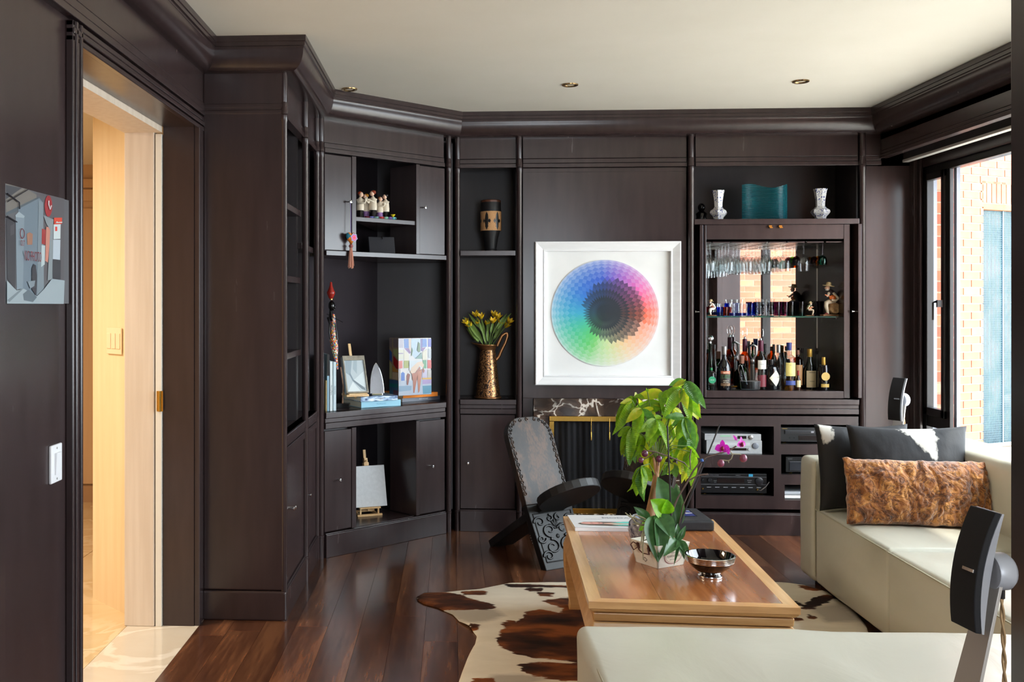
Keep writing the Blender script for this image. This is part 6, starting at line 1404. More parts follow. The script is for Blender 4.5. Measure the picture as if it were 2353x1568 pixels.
bottle('amber whisky bottle with a tan label behind the blue-capped bottle', 1822, 1844, 804, 894, 'squat', AMB, 'brown', .12, Y=6.26, lab=[(.1, .62, (176, 130, 84), 'round')])
bottle('miniature dark bottle with red cap and small cream label', 1828, 1840, 851, 896, 'cognac', BRN, 'red', .25, lab=[(.15, .5, (216, 196, 150), 'round')])
bottle('clear bottle with dark cap at the back beside the gold-topped cognac', 1834, 1853, 800, 884, 'round', CLG, 'dark', .12, Y=6.36)
bottle('dark cognac bottle with gold foil top and large cream label', 1845, 1876, 801, 894, 'cognac', gmat('dark_green_glass', (20, 26, 16)), 'gold', .2, lab=[(.05, .46, (224, 206, 166), 'round')], txt=[('HENNESSY', .42, 1), ('COGNAC', .2, .9)], tsize=.0095)
bottle('clear round decanter with black stopper at the back right', 1867, 1887, 805, 884, 'round', CLG, 'dark', .1, Y=6.34)
bottle('black bottle with gold cap and oval gold label at the right end', 1880, 1905, 820, 893, 'squat', DG, 'gold', .22, Y=6.16, lab=[(.3, .55, (200, 166, 90), 'disc'), (.1, .2, (190, 156, 80), 'round')])
bk_ = [o for o in bpy.data.objects if o.get('label', '').startswith('black squat apoth')][0]
text("HENDRICK'S", .0095, BLKI, bk_, WM[bk_.name] @ Matrix.Rotation(.35, 4, 'Z') @ face_M((.006, -.050, .075), (1, 0, 0), (0, 0, 1)), sx=.8)
text("GIN", .006, BLKI, bk_, WM[bk_.name] @ Matrix.Rotation(.35, 4, 'Z') @ face_M((.006, -.050, .066), (1, 0, 0), (0, 0, 1)), sx=.8)
# ice bucket, tongs, ashtray, opener
p = onz(1724, 896, BF); ib = thing('ice_bucket', 'clear and frosted glass ice bucket on the bar floor', 'bucket', (p.x, p.y, BF)); M = WM[ib.name]
MB(M).lathe([(.048, 0), (.052, .004), (.058, .07), (.066, .122), (.063, .122), (.054, .07), (.048, .012), (0, .012)], (0, 0, 0), 28).done('body', CLEAR, ib, smooth=50)
MB(M).lathe([(.049, .002), (.0535, .005), (.0575, .05), (.057, .052), (.0, .05)], (0, 0, 0), 28).done('frosted_petals', glass('frosted_glass', (196, 204, 210), .9, .4), ib, smooth=50)
tg = thing('ice_tongs', 'silver ice tongs leaning in the ice bucket', 'tongs', (p.x - .05, p.y, BF + .02))
MB(WM[tg.name]).tube([(.01, -.01, -.0), (-.01, -.012, .05), (-.022, -.012, .10), (-.018, -.012, .125), (-.008, -.012, .13), (.0, -.012, .115), (.03, -.012, .01)], .0024, 6).done('loop', CHROME, tg, smooth=60)
p = onz(1907, 893, BF); t = thing('ashtray', 'clear cut-glass ashtray at the right end of the bar floor', 'ashtray', (p.x, p.y, BF)); M = WM[t.name]
MB(M).lathe([(.04, 0), (.056, .008), (.058, .022), (.062, .030), (.054, .034), (.046, .014), (0, .010)], (0, 0, 0), 14).done('bowl', CLEAR, t)
p = onz(1690, 894, BF); t = thing('bar_ornament', 'small gilded leaf-shaped dish beside the ice bucket', 'dish', (p.x, p.y, BF)); M = WM[t.name]
for k in range(3): MB(M).tube([(-.03, 0, .005 + .004 * k), (.0, -.01, .02 - .004 * k), (.03, .0, .012 + .006 * k), (.034, .0, .02)], [.004, .011, .008, .002], 8, flat=.5).done('petal', BRASS, t, smooth=60)
p = at(1729, 800, 6.32); t = thing('corkscrew', 'black and silver lever corkscrew standing between the two crystal-stoppered bottles', 'corkscrew', (p.x, p.y, BF)); M = WM[t.name]
MB(M).tube([(0, 0, 0), (0, 0, .14)], .012, 12).done('body', STEEL, t, smooth=50)
MB(M).ball((0, 0, .16), (.016, .016, .02), 12, 8).done('hub', STEEL, t, smooth=60)
for s in (-1, 1): MB(M).tube([(0, 0, .16), (s * .02, -.005, .20), (s * .02, -.005, .25), (0, -.005, .262)], [.006, .009, .010, .006], 10).done('lever', BLACK if s < 0 else STEEL, t, smooth=60)
# ---- top niche of the bar
NZ = 1.8445
m_bw, p_bw, n = base('blue_white_porcelain', (220, 222, 228), .15)
v = n.new('TexVoronoi'); v.inputs['Scale'].default_value = 95; n.link(coords(n), v.inputs[0]); tN = n.new('TexNoise'); tN.inputs['Scale'].default_value = 22; n.link(coords(n), tN.inputs[0])
ad = n.new('Math', operation='ADD'); n.link(v.outputs['Distance'], ad.inputs[0]); n.link(tN.outputs[0], ad.inputs[1]); r = ramp(n, [(.74, (40, 52, 130)), (.80, (196, 202, 218)), (.9, (228, 228, 228))]); n.link(ad.outputs[0], r.inputs[0]); n.link(r.outputs[0], p_bw.inputs['Base Color'])
def bwvase(label, u, vt, vb, Y, rz):
    p = at(u, vb, Y); h = (vb - vt) / FP * Y * .99; t = thing('porcelain_vase', label, 'vase', (p.x, Y, NZ), rz); k = h / .186
    pr = [(.026, 0), (.030, .003), (.034, .02), (.052, .04), (.056, .05), (.052, .06), (.034, .072), (.026, .084), (.028, .12), (.036, .17), (.040, .183), (.040, .186), (.036, .185), (.024, .12), (0, .1)]
    MB(WM[t.name]).lathe([(a * k, b * k) for a, b in pr], (0, 0, 0), 6).done('body', m_bw, t, bev=.002); return t
bwvase('faceted blue and white porcelain vase left of the teal glass vase', 1651, 432, 501, 6.2, .2)
bwvase('faceted blue and white porcelain vase right of the teal glass vase', 1885, 427, 498, 6.2, .55)
TEAL = base('teal_ribbed_glass', (32, 98, 108), .12, 0, Transmission_Weight=.35, IOR=1.4)[0]
p0 = at(1705, 500, 6.2).x; p1 = at(1809, 500, 6.2).x; wv_ = p1 - p0
t = thing('glass_vase', 'wide wavy teal ribbed glass vase in the top niche', 'vase', ((p0 + p1) / 2, 6.2, NZ))
def tv(side):
    def fn(u, v):
        x = (u - .5) * wv_; top = .205 + .014 * sin(u * 2 * pi * 1.05 + .5); z = top * v; y = .022 * sin(u * 2 * pi) + side * .022 * (1 - abs(2 * u - 1) ** 6) + side * (.0022 * sin(z * 2 * pi / .0085 + .9 * sin(u * 9)))
        return (x, y, z)
    return fn
g = MB(WM[t.name]); g.grid(tv(-1), 40, 150); k0 = len(g.f); g.grid(tv(1), 40, 150); g.f[k0:] = [f[::-1] for f in g.f[k0:]]; g.done('body', TEAL, t, smooth=80, merge=False)
p = at(1608, 500, 6.3); t = thing('dark_bust', 'small black sculpture in the shadow at the left of the top niche', 'sculpture', (p.x + .01, 6.3, NZ)); M = WM[t.name]
MB(M).lathe([(.03, 0), (.036, .01), (.03, .03), (.034, .05), (.02, .062), (.012, .07)], (0, 0, 0), 16).done('body', EB, t, smooth=60); MB(M).ball((0, 0, .088), (.022, .022, .026), 14, 10).done('head', EB, t, smooth=70)
# ---- hi-fi
SIL = plain('silver_panel', (186, 188, 190), .35, .4); BPN = plain('black_panel', (18, 18, 21), .3); DSP = plain('display_window', (24, 12, 14), .1); GREY = plain('grey_lettering', (150, 150, 156), .5)
def unit(label, u0, u1, v0, v1, Y, m, zfloor, depth=.3, feet=False, cat='stereo', name='stereo_unit'):
    x0, x1 = L3(u0), L3(u1); k = FP / depth_of(u0, u1); h = (v1 - v0) / k; z0 = zfloor + (.009 if feet else 0)
    t = thing(name, label, cat, ((x0 + x1) / 2, YB + Y, zfloor)); 
    MB(M3).box(x0, x1, Y, Y + depth, z0, z0 + h).done('casing', m, t, bev=.002)
    if feet:
        for x in (x0 + .03, x1 - .03): MB(M3).lathe([(.014, zfloor), (.016, zfloor + .004), (.013, z0)], (x, Y + .025, 0), 16).done('foot', BRASS, t, smooth=40)
    return t, x0, x1, z0, h
def depth_of(u0, u1): return depth(A3, 0, (u0 + u1) / 2)
def dial(par, x, y, z, r, m, d=.008): return MB(M3).lathe([(r, 0), (r, d * .8), (r * .85, d), (0, d)], (x, y, z), 20, Matrix.Rotation(pi / 2, 3, 'X')).done('knob', m, par, smooth=40)
oz = [o[2] + .0005 for o in ops]
t, x0, x1, z0, h = unit('silver video recorder, lower of the two silver units', 1628, 1757, 1015, 1046, .05, SIL, oz[0])
MB(M3).box(x0 + .03, x1 - .07, .0485, .05, z0 + h - .03, z0 + h - .012).done('tape_flap', plain('flap_silver', (206, 208, 210), .3, .3), t); MB(M3).box(x0 + .10, x1 - .09, .0485, .05, z0 + .02, z0 + .034).done('display', DSP, t)
dial(t, x1 - .038, .05, z0 + h * .62, .018, plain('dial_grey', (120, 124, 132), .3)); dial(t, x1 - .075, .05, z0 + h * .35, .008, SIL)
for k in range(4): MB(M3).box(x1 - .09 + k * .022, x1 - .075 + k * .022, .048, .05, z0 + .008, z0 + .013).done('button', SIL, t)
text('PHILIPS', .008, GREY, t, M3 @ face_M((x0 + .025, .0475, z0 + h - .008), (1, 0, 0), (0, 0, 1)))
z2 = z0 + h
t, x0, x1, z0, h = unit('slim silver disc player on top of the silver video recorder', 1624, 1755, 997, 1012, .05, SIL, z2 + .0005)
MB(M3).box(x0 + .09, x0 + .15, .0485, .05, z0 + h * .55, z0 + h * .8).done('disc_tray', plain('tray_green', (150, 190, 160), .4), t); MB(M3).box(x0 + .19, x1 - .085, .0485, .05, z0 + h * .25, z0 + h * .7).done('display', DSP, t)
dial(t, x1 - .06, .05, z0 + h * .5, .013, STEEL)
text('PHILIPS', .007, GREY, t, M3 @ face_M((x0 + .025, .0475, z0 + h * .75), (1, 0, 0), (0, 0, 1)))
t, x0, x1, z0, h = unit('wide black receiver with a large round volume dial', 1613, 1768, 1088, 1133, .05, BPN, oz[1], feet=True)
dial(t, x1 - .045, .05, z0 + h * .62, .023, plain('dial_black', (34, 34, 38), .25)); dial(t, x0 + .055, .05, z0 + h * .66, .012, MATS['dial_black']); dial(t, x0 + .015, .05, z0 + h * .66, .008, MATS['dial_black'])
MB(M3).box(x0 + .0, x1, .0492, .05, z0 + h * .83, z0 + h * .84).box(x0, x1, .0492, .05, z0 + h * .44, z0 + h * .45).done('panel_line', GREY, t)
MB(M3).box(x0 + .10, x1 - .13, .0488, .05, z0 + h * .52, z0 + h * .76).done('display', DSP, t)
MB(M3).box(x1 - .104, x1 - .080, .0488, .05, z0 + h * .86, z0 + h * .99).done('blue_sticker', plain('sticker_blue', (60, 160, 200), .4), t)
for k in range(7): MB(M3).box(x0 + .04 + k * .048, x0 + .065 + k * .048, .0488, .05, z0 + h * .28, z0 + h * .31).done('button', GREY, t)
for s_, xx, zf in (('DOLBY', x0 + .088, .63), ('DTS', x0 + .088, .55), ('NATURAL SOUND AV RECEIVER', x0 + .07, .92), ('CINEMA DSP', x0 + .22, .92), ('PROGRAM', x1 - .1, .66), ('EFFECT', x1 - .1, .56)): text(s_, .006, GREY, t, M3 @ face_M((xx, .0482, z0 + h * zf), (1, 0, 0), (0, 0, 1)), sx=.9)
dial(t, x0 + .016, .05, z0 + h * .22, .005, BRASS); dial(t, x1 - .055, .05, z0 + h * .2, .006, BRASS)
cbl = MB(M3).tube([(x1 - .055, .045, z0 + h * .2), (x1 - .04, .03, z0 + h * .18), (x1 - .01, .03, z0 + h * .4), (x1 + .008, .032, z0 + h * .62)], .003, 6).done('headphone_lead', STEEL, t, smooth=60)
t, x0, x1, z0, h = unit('black disc player with a long tray and red-black display', 1797, 1948, 978, 1012, .05, BPN, oz[2], feet=True)
MB(M3).box(x0 + .03, x1 - .02, .044, .05, z0 + h * .55, z0 + h * .8).done('disc_tray', plain('tray_black', (36, 36, 40), .25), t, bev=.003); MB(M3).box(x0 + .11, x0 + .27, .0488, .05, z0 + h * .12, z0 + h * .42).done('display', DSP, t)
MB(M3).box(x0 + .18, x0 + .196, .043, .044, z0 + h * .63, z0 + h * .74).done('disc_logo', GREY, t)
for xx in (.06, .085, .295, .315): dial(t, x0 + xx, .05, z0 + h * .27, .004, MATS['dial_black'], .004)
for k in range(5): MB(M3).box(x0 + .335 + k * .012, x0 + .344 + k * .012, .0488, .05, z0 + h * .2, z0 + h * .3).done('button', GREY, t)
text('YAMAHA', .008, MATS['gold_lettering'], t, M3 @ face_M((x0 + .03, .0482, z0 + h * .9), (1, 0, 0), (0, 0, 1)))
t, x0, x1, z0, h = unit('black tape deck partly behind the sofa arm', 1812, 1930, 1052, 1088, .05, BPN, oz[3], feet=True)
MB(M3).box(x0 + .02, x0 + .11, .046, .05, z0 + h * .1, z0 + h * .7).done('cassette_door', plain('door_grey', (40, 42, 48), .2), t, bev=.002)
text('SONY', .010, GREY, t, M3 @ face_M((x0 + .025, .0482, z0 + h * .86), (1, 0, 0), (0, 0, 1)))
for k, (lb, c) in enumerate((('folded white cloth, lowest in the small opening beside the sofa arm', (226, 228, 230)), ('folded pale grey cloth on top of the white one', (190, 194, 200)))):
    x0 = L3(1806); t = MB(M3).box(x0, x0 + .24, .045, .25, oz[4] + .022 * k, oz[4] + .021 + .022 * k).done('folded_cloth', plain('cloth_%d' % k, c, .7), None, bev=.009, segs=3, label=lb, cat='cloth')
# ================================================================ on the coffee table
ta = -ang
def tpt(u, v): return onz(u, v, TZ)
a_, b_, c_ = tpt(1322, 1221), tpt(1462, 1223), tpt(1311, 1187)
mg = thing('magazine', 'thick white magazine with a portrait and teal print on the cover', 'magazine', (a_.x, a_.y, TZ), radians(1)); M = WM[mg.name]
Lm_, Dm_ = .30, .25; Tm = .016
MB(M).box(0, Lm_, 0, Dm_, .0015, Tm - .001).done('pages', PAGE, mg); MB(M).box(-.001, Lm_ + .001, -.001, Dm_, 0, .0015).box(-.001, Lm_ + .001, -.001, 0, 0, Tm).box(-.001, Lm_ + .001, -.001, Dm_, Tm - .001, Tm).done('cover', plain('white_gloss_cover', (226, 226, 230), .2), mg)
Mc = M @ Matrix.Translation((0, 0, Tm))
def el(cx, cy, rx, ry, n=22): return circ(cx, cy, rx, n, ry)
PRINT('cover_print', mg, Mc, [((80, 64, 60), [(.02, .075), (.05, .105), (.11, .112), (.19, .108), (.30, .125), (.30, .105), (.2, .085), (.3, .06), (.3, .02), (.16, .03), (.07, .04), (.03, .055)]), ((226, 160, 150), el(.082, .082, .048, .022)), ((222, 176, 156), [(.13, .085), (.18, .095), (.3, .06), (.3, .02), (.2, .045), (.13, .07)]), ((110, 206, 196), [(.16, .085), (.22, .115), (.3, .118), (.3, .075), (.22, .075)]), ((110, 206, 196), [(.16, .05), (.22, .062), (.25, .035), (.19, .035)]), ((150, 60, 66), el(.112, .083, .006, .004)), ((60, 50, 50), el(.08, .094, .006, .002)), ((60, 50, 50), el(.08, .074, .006, .002))], INKG, w0=.0006)
text('MODA', .04, MATS['grey_ink'], mg, Mc @ face_M((.2, .19, .0008), (1, 0, 0), (0, 1, 0)))
text('IDEAS PARA VIVIR', .010, MATS['grey_ink'], mg, Mc @ face_M((.1, .165, .0008), (1, 0, 0), (0, 1, 0)))
b0 = tpt(1642, 1222); ab = thing('photo_album', 'thick black leather album with a blue picture window', 'album', (b0.x, b0.y, TZ), radians(2)); M = WM[ab.name] @ Matrix.Diagonal((-1, 1, 1, 1))
La, Da, Ta = .22, .27, .044
MB(WM[ab.name]).box(-La, 0, 0, Da, 0, Ta).done('cover', noisy('black_leather', (26, 27, 31), (32, 33, 38), 60, .55, bump=.4), ab, bev=.009, segs=4)
PRINT('cover_picture', ab, WM[ab.name] @ face_M((-La + .02, .09, Ta), (1, 0, 0), (0, 1, 0)), [((12, 12, 14), rect(0, 0, .155, .13)), ((50, 60, 130), rect(.006, .006, .149, .124)), ((206, 200, 190), [(.006, .04), (.06, .07), (.12, .05), (.149, .06), (.149, .075), (.1, .075), (.05, .09), (.006, .06)]), ((150, 160, 200), [(.006, .1), (.08, .11), (.149, .1), (.149, .124), (.006, .124)]), ((214, 206, 180), [(.02, .006), (.1, .006), (.08, .02)])], INKG, w0=.0006)
# bowl
p = tpt(1639, 1334); bw_ = thing('bowl', 'shiny black footed bowl with silver ribbed rim', 'bowl', (p.x, p.y + .045, TZ)); M = WM[bw_.name]
BG = plain('black_lacquer', (10, 7, 9), .06, Coat_Weight=.6)
MB(M).lathe([(.030, .012), (.046, .022), (.066, .038), (.078, .055), (.0835, .071), (.084, .078), (.080, .078), (.072, .056), (.055, .034), (.03, .022), (0, .018)], (0, 0, 0), 48).done('body', BG, bw_, smooth=60)
for k in range(4): MB(M).lathe([(.0785 + k * .0015, .055 + k * .0058), (.0815 + k * .0014, .056 + k * .0058), (.0818 + k * .0014, .059 + k * .0058), (.0795 + k * .0014, .0603 + k * .0058)], (0, 0, 0), 48, caps=False).done('silver_band', CHROME, bw_, smooth=50)
MB(M).lathe([(.0395, 0), (.041, .003), (.040, .007), (.034, .009), (.032, .014), (.028, .016)], (0, 0, 0), 40).done('foot_ring', CHROME, bw_, smooth=50)
# wooden planter box
WW = noisy('whitewashed_wood', (206, 196, 178), (232, 226, 214), 6, .7, (1, 1, 5), bump=.2, dist=1)
pf_, pl_, pr2 = tpt(1511.6, 1308), tpt(1456, 1297), tpt(1578.6, 1292)
d1 = (pr2 - pf_).xy; ax = math.atan2(d1.y, d1.x); 
pb = thing('planter_box', 'white-washed wooden planter box with brown straps and an oval stamp', 'planter', (pf_.x, pf_.y, TZ), ax - radians(8)); M = WM[pb.name]
lx, ly, hh, fl_ = .125, .115, .085, .016; th_ = .007
def side(a, b, c, d, nrm):
    a, b, c, d = map(Vector, (a, b, c, d)); n_ = Vector(nrm) * th_
    return MB(M).hexa([a, b, b + n_, a + n_, d, c, c + n_, d + n_])
B4 = [(0, 0), (lx, 0), (lx, ly), (0, ly)]; T4 = [(-fl_, -fl_), (lx + fl_, -fl_), (lx + fl_, ly + fl_), (-fl_, ly + fl_)]
for k in range(4):
    (ax0_, ay0), (ax1_, ay1) = B4[k], B4[(k + 1) % 4]; (tx0_, ty0_), (tx1_, ty1_) = T4[k], T4[(k + 1) % 4]
    nr = [(0, 1, 0), (-1, 0, 0), (0, -1, 0), (1, 0, 0)][k]
    side((ax0_, ay0, 0), (ax1_, ay1, 0), (tx1_, ty1_, hh), (tx0_, ty0_, hh), nr).done('side_board', WW, pb, bev=.0015)
MB(M).box(.004, lx - .004, .004, ly - .004, 0, .007).done('bottom_board', WW, pb)
MB(M).box(0, lx, 0, ly, .05, .062).done('potting_bark', noisy('bark', (50, 36, 26), (90, 66, 46), 60, .9, bump=1, bdist=.01), pb)
sl_ = Vector((0, -fl_, hh)).normalized(); Mf = M @ face_M((lx * .52, -fl_ * .5 - .0012, hh * .48), (1, 0, 0), tuple(sl_))
MAR = plain('maroon_ink', (110, 40, 50), .6); CRM = (222, 210, 190)
PRINT('oval_stamp', pb, Mf, [((130, 56, 66), circ(0, 0, .042, 32, .030)), (CRM, circ(0, 0, .0395, 32, .0275)), ((150, 80, 86), circ(0, 0, .036, 32, .024)), (CRM, circ(0, 0, .035, 32, .023))], INK)
text('PLANTATIONS', .012, plain('brown_ink', (90, 70, 62), .6), pb, Mf @ Matrix.Translation((0, .0, .001)), sx=.75); text('JARDIN', .007, MATS['brown_ink'], pb, Mf @ Matrix.Translation((0, .013, .001))); text('DES FLEURS', .006, MATS['brown_ink'], pb, Mf @ Matrix.Translation((0, -.013, .001)))
LBR = plain('brown_leather_strap', (84, 46, 36), .5)
def Ls_(y, z, o=.002): q_ = z / hh; return (-fl_ * q_ - o, y, z)
for yy in (.03, .085): MB(M).hexa([Ls_(yy - .006, .058, .001), Ls_(yy - .006, .058, .003), Ls_(yy + .006, .058, .003), Ls_(yy + .006, .058, .001), Ls_(yy - .006, .08, .001), Ls_(yy - .006, .08, .003), Ls_(yy + .006, .08, .003), Ls_(yy + .006, .08, .001)]).done('strap_tab', LBR, pb)
MB(M).tube([Ls_(.030, .072, .006), Ls_(.02, .05, .014), Ls_(.045, .05, .02), Ls_(.065, .058, .018), Ls_(.085, .072, .008)], .0042, 8, flat=.5).done('strap', LBR, pb, smooth=60)
MB(M).tube([Ls_(.085, .074, .006), Ls_(.10, .08, .012), Ls_(.115, .066, .012), Ls_(.1, .05, .014), Ls_(.085, .062, .008)], .003, 8, flat=.6).done('strap', LBR, pb, smooth=60)
MB(M).tube([(*Ls_(.06, .03, .001)[:3],), Ls_(.05, .022, .001), Ls_(.06, .014, .001), Ls_(.07, .022, .001), Ls_(.06, .03, .001)], .0008, 4).done('diamond_mark', MATS['brown_ink'], pb)
# ================================================================ plants
def C5(cx, cy, Y): return at(1400 + cx / 3.136, 860 + cy / 3.136, Y)
def leafmat(nm, c1, c2, tr=.45, vb=.25):
    m, p, n = base(nm, c1, .35); 
    tc = n.new('TexCoord'); t = n.new('TexNoise'); t.inputs['Scale'].default_value = 5; n.link(tc.outputs['Object'], t.inputs[0]); r = ramp(n, [(.35, c1), (.65, c2)]); n.link(t.outputs[0], r.inputs[0]); n.link(r.outputs[0], p.inputs['Base Color'])
    ts = n.new('BsdfTranslucent'); hs = n.new('HueSaturation'); hs.inputs['Value'].default_value = 1.5; n.link(r.outputs[0], hs.inputs['Color']); n.link(hs.outputs[0], ts.inputs[0])
    mx = n.new('MixShader'); mx.inputs[0].default_value = tr; n.link(p.outputs[0], mx.inputs[1]); n.link(ts.outputs[0], mx.inputs[2]); n.link(mx.outputs[0], n.n['Material Output'].inputs[0])
    w = n.new('TexWave'); w.inputs['Scale'].default_value = 6; w.inputs['Distortion'].default_value = .6; w.bands_direction = 'Y'; n.link(tc.outputs['Object'], w.inputs[0])
    b = n.new('Bump'); b.inputs['Strength'].default_value = vb; b.inputs['Distance'].default_value = .01; n.link(w.outputs[0], b.inputs['Height']); n.link(b.outputs[0], p.inputs['Normal']); return m
LMS = [leafmat('fresh_leaf', (104, 150, 26), (142, 176, 40)), leafmat('deep_leaf', (74, 122, 48), (100, 146, 64), .35), leafmat('yellow_leaf', (178, 196, 30), (206, 196, 60), .5)]
PCH = [leafmesh('leaflet', 1, .33, m, .22, .22, 10, 1.0, .012) for m in LMS]
pot_p = tpt(1482, 1243); PYv = pot_p.y
pp0 = at(1490, 1215, 4.02)
m_dbw = noisy('dark_blue_porcelain', (22, 30, 74), (190, 196, 214), 60, .15, detail=2)
mt_ = thing('potted_tree', 'tall money tree with drooping fingered leaves in a blue and white pot', 'plant', (pp0.x, 4.02, TZ)); M = WM[mt_.name]
MB(M).lathe([(.045, 0), (.05, .004), (.07, .04), (.078, .07), (.074, .10), (.060, .118), (.062, .124), (.055, .124), (.055, .11), (0, .11)], (0, 0, 0), 32).done('pot', m_dbw, mt_, smooth=50)
for mm_ in (): pass
BK = noisy('ridged_bark', (128, 84, 56), (176, 132, 92), 18, .7, (3, 3, .6), bump=.6, bdist=.005)
TY = 4.0
tr_ = [C5(300, 1130, TY), C5(295, 1000, TY), C5(312, 900, TY), C5(330, 780, TY), C5(345, 690, TY), C5(358, 600, TY)]
MB().tube(tr_, [.020, .018, .015, .012, .009, .006], 12).done('trunk', BK, mt_, smooth=60)
MB().tube([C5(320, 1130, TY + .02), C5(335, 980, TY + .02), C5(350, 880, TY), C5(345, 760, TY - .012), C5(335, 690, TY), C5(320, 600, TY)], [.016, .013, .011, .008, .006, .004], 12).done('trunk', BK, mt_, smooth=60)
STG = plain('green_twig', (96, 116, 50), .5)
HUBS = [((550, 50), [(418, 75), (455, 88), (640, 210), (705, 240)], 1, -.05), ((522, 105), [(370, 165), (395, 300), (605, 355), (665, 325), (500, 225), (560, 240)], 0, -.03), ((165, 190), [(40, 360), (55, 430), (90, 205), (110, 300)], 0, 0), ((235, 250), [(125, 340), (165, 500), (330, 330), (150, 250), (215, 400)], 0, -.05),
        ((335, 325), [(320, 560), (460, 540), (225, 420), (385, 290), (270, 480), (400, 470)], 0, -.08), ((540, 310), [(410, 300), (495, 490), (632, 540), (575, 480), (450, 380)], 1, -.04), ((160, 385), [(50, 440), (75, 605), (150, 650), (195, 560)], 0, .03), ((380, 230), [(190, 245), (300, 200), (385, 310), (260, 270), (430, 330)], 0, .02),
        ((455, 645), [(380, 740), (505, 655), (430, 700), (495, 760), (440, 610)], 2, .05), ((230, 665), [(165, 880), (225, 930), (275, 855), (320, 790), (185, 790)], 0, -.06), ((560, 520), [(500, 740), (545, 780), (625, 690), (640, 605), (590, 800)], 2, .06), ((180, 160), [(45, 320), (100, 310), (245, 160), (140, 300)], 0, .05), ((385, 130), [(300, 165), (190, 165), (470, 170), (385, 230)], 0, .04),
        ((440, 360), [(490, 590), (400, 560), (520, 470), (470, 480)], 2, .08), ((270, 430), [(210, 600), (290, 620), (245, 700), (330, 560)], 2, .06), ((590, 560), [(560, 700), (635, 760), (600, 820), (540, 690)], 0, .04), ((350, 560), [(395, 690), (290, 740), (345, 760), (260, 650)], 2, .08), ((455, 250), [(380, 420), (430, 440), (500, 430), (520, 300)], 2, .1), ((300, 250), [(240, 420), (330, 440), (180, 380)], 1, .1), ((480, 430), [(430, 620), (520, 620), (560, 560), (480, 640)], 0, .12), ((200, 420), [(170, 620), (230, 600), (250, 560)], 0, .1), ((600, 400), [(560, 520), (620, 560), (590, 640)], 1, .1), ((275, 130), [(265, 100), (282, 105)], 0, 0), ((140, 520), [(100, 590), (150, 640), (195, 630)], 1, .06), ((400, 440), [(350, 620), (420, 640), (460, 600), (370, 540)], 2, .14), ((540, 400), [(500, 560), (560, 600), (590, 540)], 2, .14)]
for hb_, tips, mi, dy in HUBS:
    hy = TY + dy; H0 = C5(*hb_, hy); root = C5(345, 640 if hb_[1] < 600 else 760, TY)
    MB().tube([root, root.lerp(H0, .5) + Vector((0, 0, .035)), H0], .0022, 6).done('leaf_stalk', STG, mt_, smooth=60)
    for k, tp in enumerate(tips):
        mj_ = mi if random.random() < .72 else random.randint(0, 2)
        T0 = C5(*tp, hy + random.uniform(-.07, .05)); L0 = (T0 - H0).length
        leafobj('leaflet', PCH[mj_], mt_, H0, T0, up=(random.uniform(-.5, .5), -1, .45), roll=random.uniform(-.5, .5), wsc=max(.85, min(1.3, .125 / L0)))
        if random.random() < .45:
            T1 = C5(tp[0] + random.uniform(-50, 50), tp[1] + random.uniform(-40, 30), hy + random.uniform(.02, .12)); leafobj('leaflet', PCH[random.choice((0, 0, 2))], mt_, H0, T1, up=(random.uniform(-.5, .5), -1, .45), roll=random.uniform(-.6, .6), wsc=1.0)
# orchid
OLM = [leafmat('orchid_leaf', (54, 92, 50), (76, 118, 68), .15, .0), leafmat('bright_orchid_leaf', (110, 176, 14), (140, 196, 30), .5, .0)]
OR = leafmesh('o', 1, .36, OLM[0], .30, .35, 12, .2); OR2 = leafmesh('o', 1, .55, OLM[1], .2, .35, 12, .2)
oc_ = M_pb = WM[pb.name] @ Vector((lx / 2, ly / 2, .06))
orc = thing('orchid', 'purple moth orchid with broad leaves, stakes and buds in the wooden planter', 'orchid', tuple(oc_))
OY_ = oc_.y
for (a, b, ms, w_, up, dy1, dy2) in (((325, 1020), (365, 1305), OR, 1.15, (0, -1, .3), -.02, -.135), ((345, 1015), (465, 1140), OR, 1.35, (.2, -1, .8), -.01, -.10), ((470, 1095), (380, 745), OR, 1.1, (.1, -1, .1), .03, .05), ((505, 1095), (470, 800), OR, .8, (-.4, -1, 0), .03, .04), ((400, 1010), (320, 910), OR2, 1.3, (0, -1, .6), 0, -.03), ((410, 1010), (425, 915), OR2, 1.2, (.2, -1, .5), 0, -.02),
                             ((490, 1195), (418, 1275), OR, 1.2, (0, -1, .6), -.05, -.13), ((485, 1195), (500, 1085), OR, 1.2, (0, -1, .2), -.05, -.05), ((490, 1200), (555, 1105), OR, 1.1, (.2, -1, .4), -.05, -.06), ((495, 1200), (578, 1290), OR, 1.2, (.2, -1, .5), -.05, -.11), ((490, 1205), (545, 1300), OR, .9, (.1, -1, .4), -.05, -.12), ((495, 1200), (484, 1335), OR, .35, (0, -1, .4), -.05, -.14), ((285, 1060), (200, 965), OR, 1.1, (0, -1, .4), .02, .0), ((290, 1070), (225, 1120), OR2, .8, (0, -1, .4), .02, -.02), ((350, 1030), (400, 1290), OR, .8, (.3, -1, .2), -.02, -.13)):
    leafobj('orchid_leaf', ms, orc, C5(*a, OY_ + dy1), C5(*b, OY_ + dy2), up=up, wsc=w_ * (1.35 if a[1] < 1150 else 1.0))
STK = plain('dark_stake', (32, 30, 34), .4); OSM = plain('orchid_stem', (96, 76, 66), .5); OSG = plain('silvery_root', (150, 144, 112), .7)
for a, b in (((447, 1060), (418, 370)), ((500, 1100), (797, 363)), ((505, 1110), (665, 640))):
    MB().tube([C5(*a, OY_), C5(*b, OY_ + (.02 if b[0] > 600 else -.03))], .0028, 8).done('stake', STK, orc, smooth=60)
def stemline(pts, r, m=OSM, dy=0): return MB().tube([C5(x, y, OY_ + dy) for x, y in pts], r, 7).done('flower_stem', m, orc, smooth=60)
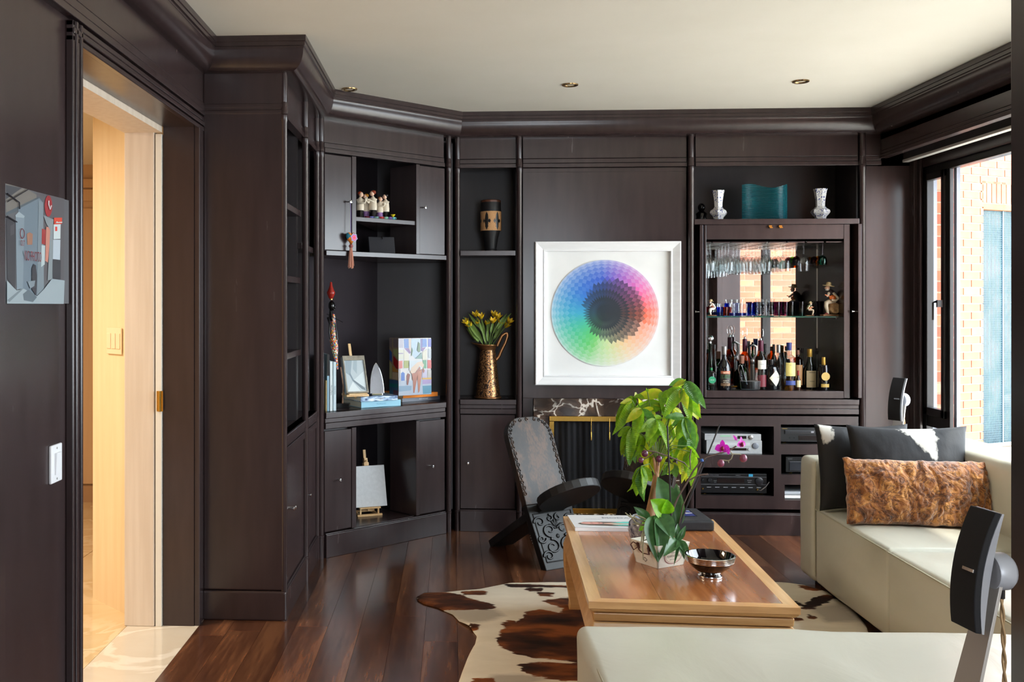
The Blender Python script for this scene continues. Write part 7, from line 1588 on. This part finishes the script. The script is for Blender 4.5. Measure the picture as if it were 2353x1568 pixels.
stemline([(445, 1030), (470, 940), (495, 890), (560, 780), (605, 700), (650, 640), (700, 600), (780, 575), (860, 555), (915, 520)], .0028)
stemline([(440, 1030), (500, 880), (570, 770), (640, 730), (712, 720)], .0028)
stemline([(590, 540), (580, 600), (585, 690), (540, 640), (430, 595), (330, 560), (275, 552)], .0026)
stemline([(505, 1080), (530, 950), (600, 800), (665, 640)], .0022)
stemline([(330, 562), (280, 600), (240, 618)], .002); stemline([(355, 660), (358, 620)], .002)
stemline([(870, 555), (890, 580), (880, 610), (860, 625), (815, 620)], .002, OSG); stemline([(880, 575), (940, 578), (960, 590)], .002, OSG); stemline([(858, 620), (860, 640)], .0018, OSG)
MB().tube([C5(665, 612, OY_ - .002), C5(670, 630, OY_ - .002)], .006, 8).done('blue_clip', plain('blue_clip', (40, 90, 170), .4), orc)
BUD = noisy('plum_bud', (110, 44, 70), (140, 70, 90), 20, .35); BUDD = noisy('dark_plum_bud', (70, 24, 50), (96, 40, 66), 20, .3)
for (x, y, r, m_) in ((804, 643, .0125, BUD), (966, 607, .0135, BUD), (256, 573, .012, BUDD), (228, 620, .010, BUDD), (358, 612, .0115, BUDD)):
    MB().ball(C5(x, y, OY_ - .02), (r, r * .9, r * 1.1), 14, 10).done('bud', m_, orc, smooth=70)
MAG = leafmat('magenta_petal', (186, 16, 160), (206, 40, 180), .3); MAGL = leafmat('pink_petal', (200, 40, 176), (226, 90, 204), .3); LIP = plain('dark_lip', (130, 10, 60), .4)
OP = leafmesh('p', 1, .95, MAG, .15, .1, 8, -.6); OP2 = leafmesh('p', 1, .8, MAGL, .1, .1, 8, -.5)
def oflower(c, r, ms, fwd, side=1):
    c = C5(*c, OY_ - .02); f = Vector(fwd).normalized(); s = f.cross(Vector((0, 0, 1))).normalized(); u = s.cross(f)
    for k, (a, L) in enumerate(((90, .95), (200, 1.05), (-20, 1.05), (245, .8), (-65, .8))):
        a = radians(a); leafobj('petal', ms, orc, c, c + (s * cos(a) + u * sin(a)) * r * L + f * .006, up=f, wsc=1.05 if k in (1, 2) else .75)
    MB().ball(c + f * .008 - u * .006, (.006, .008, .009), 10, 8).done('lip', LIP, orc, smooth=60)
oflower((815, 525), .026, OP, (-.2, -1, .1)); oflower((945, 495), .024, OP2, (.75, -1, .1))
leafobj('petal', OP, orc, C5(850, 540, OY_ - .02), C5(862, 580, OY_ - .03), up=(0, -1, 0), wsc=.7); leafobj('petal', OP2, orc, C5(920, 480, OY_ - .02), C5(893, 440, OY_ - .02), up=(0, -1, 0), wsc=.5)
for pts in ([(300, 1075), (230, 1060), (185, 1035), (150, 1030), (115, 1000)], [(295, 1080), (230, 1085), (190, 1070), (160, 1030), (148, 1005)], [(290, 1085), (250, 1110), (235, 1170), (228, 1230)], [(300, 1070), (240, 1035), (190, 1015), (165, 1050)], [(295, 1095), (250, 1150), (240, 1250), (245, 1340)], [(320, 1150), (280, 1190), (250, 1200)], [(300, 1100), (210, 1085), (165, 1080)]):
    MB().tube([C5(x, y, OY_ - .02 - (.05 if y > 1150 else 0)) for x, y in pts], [.0028] * (len(pts) - 1) + [.0016], 7).done('aerial_root', OSG, orc, smooth=60)
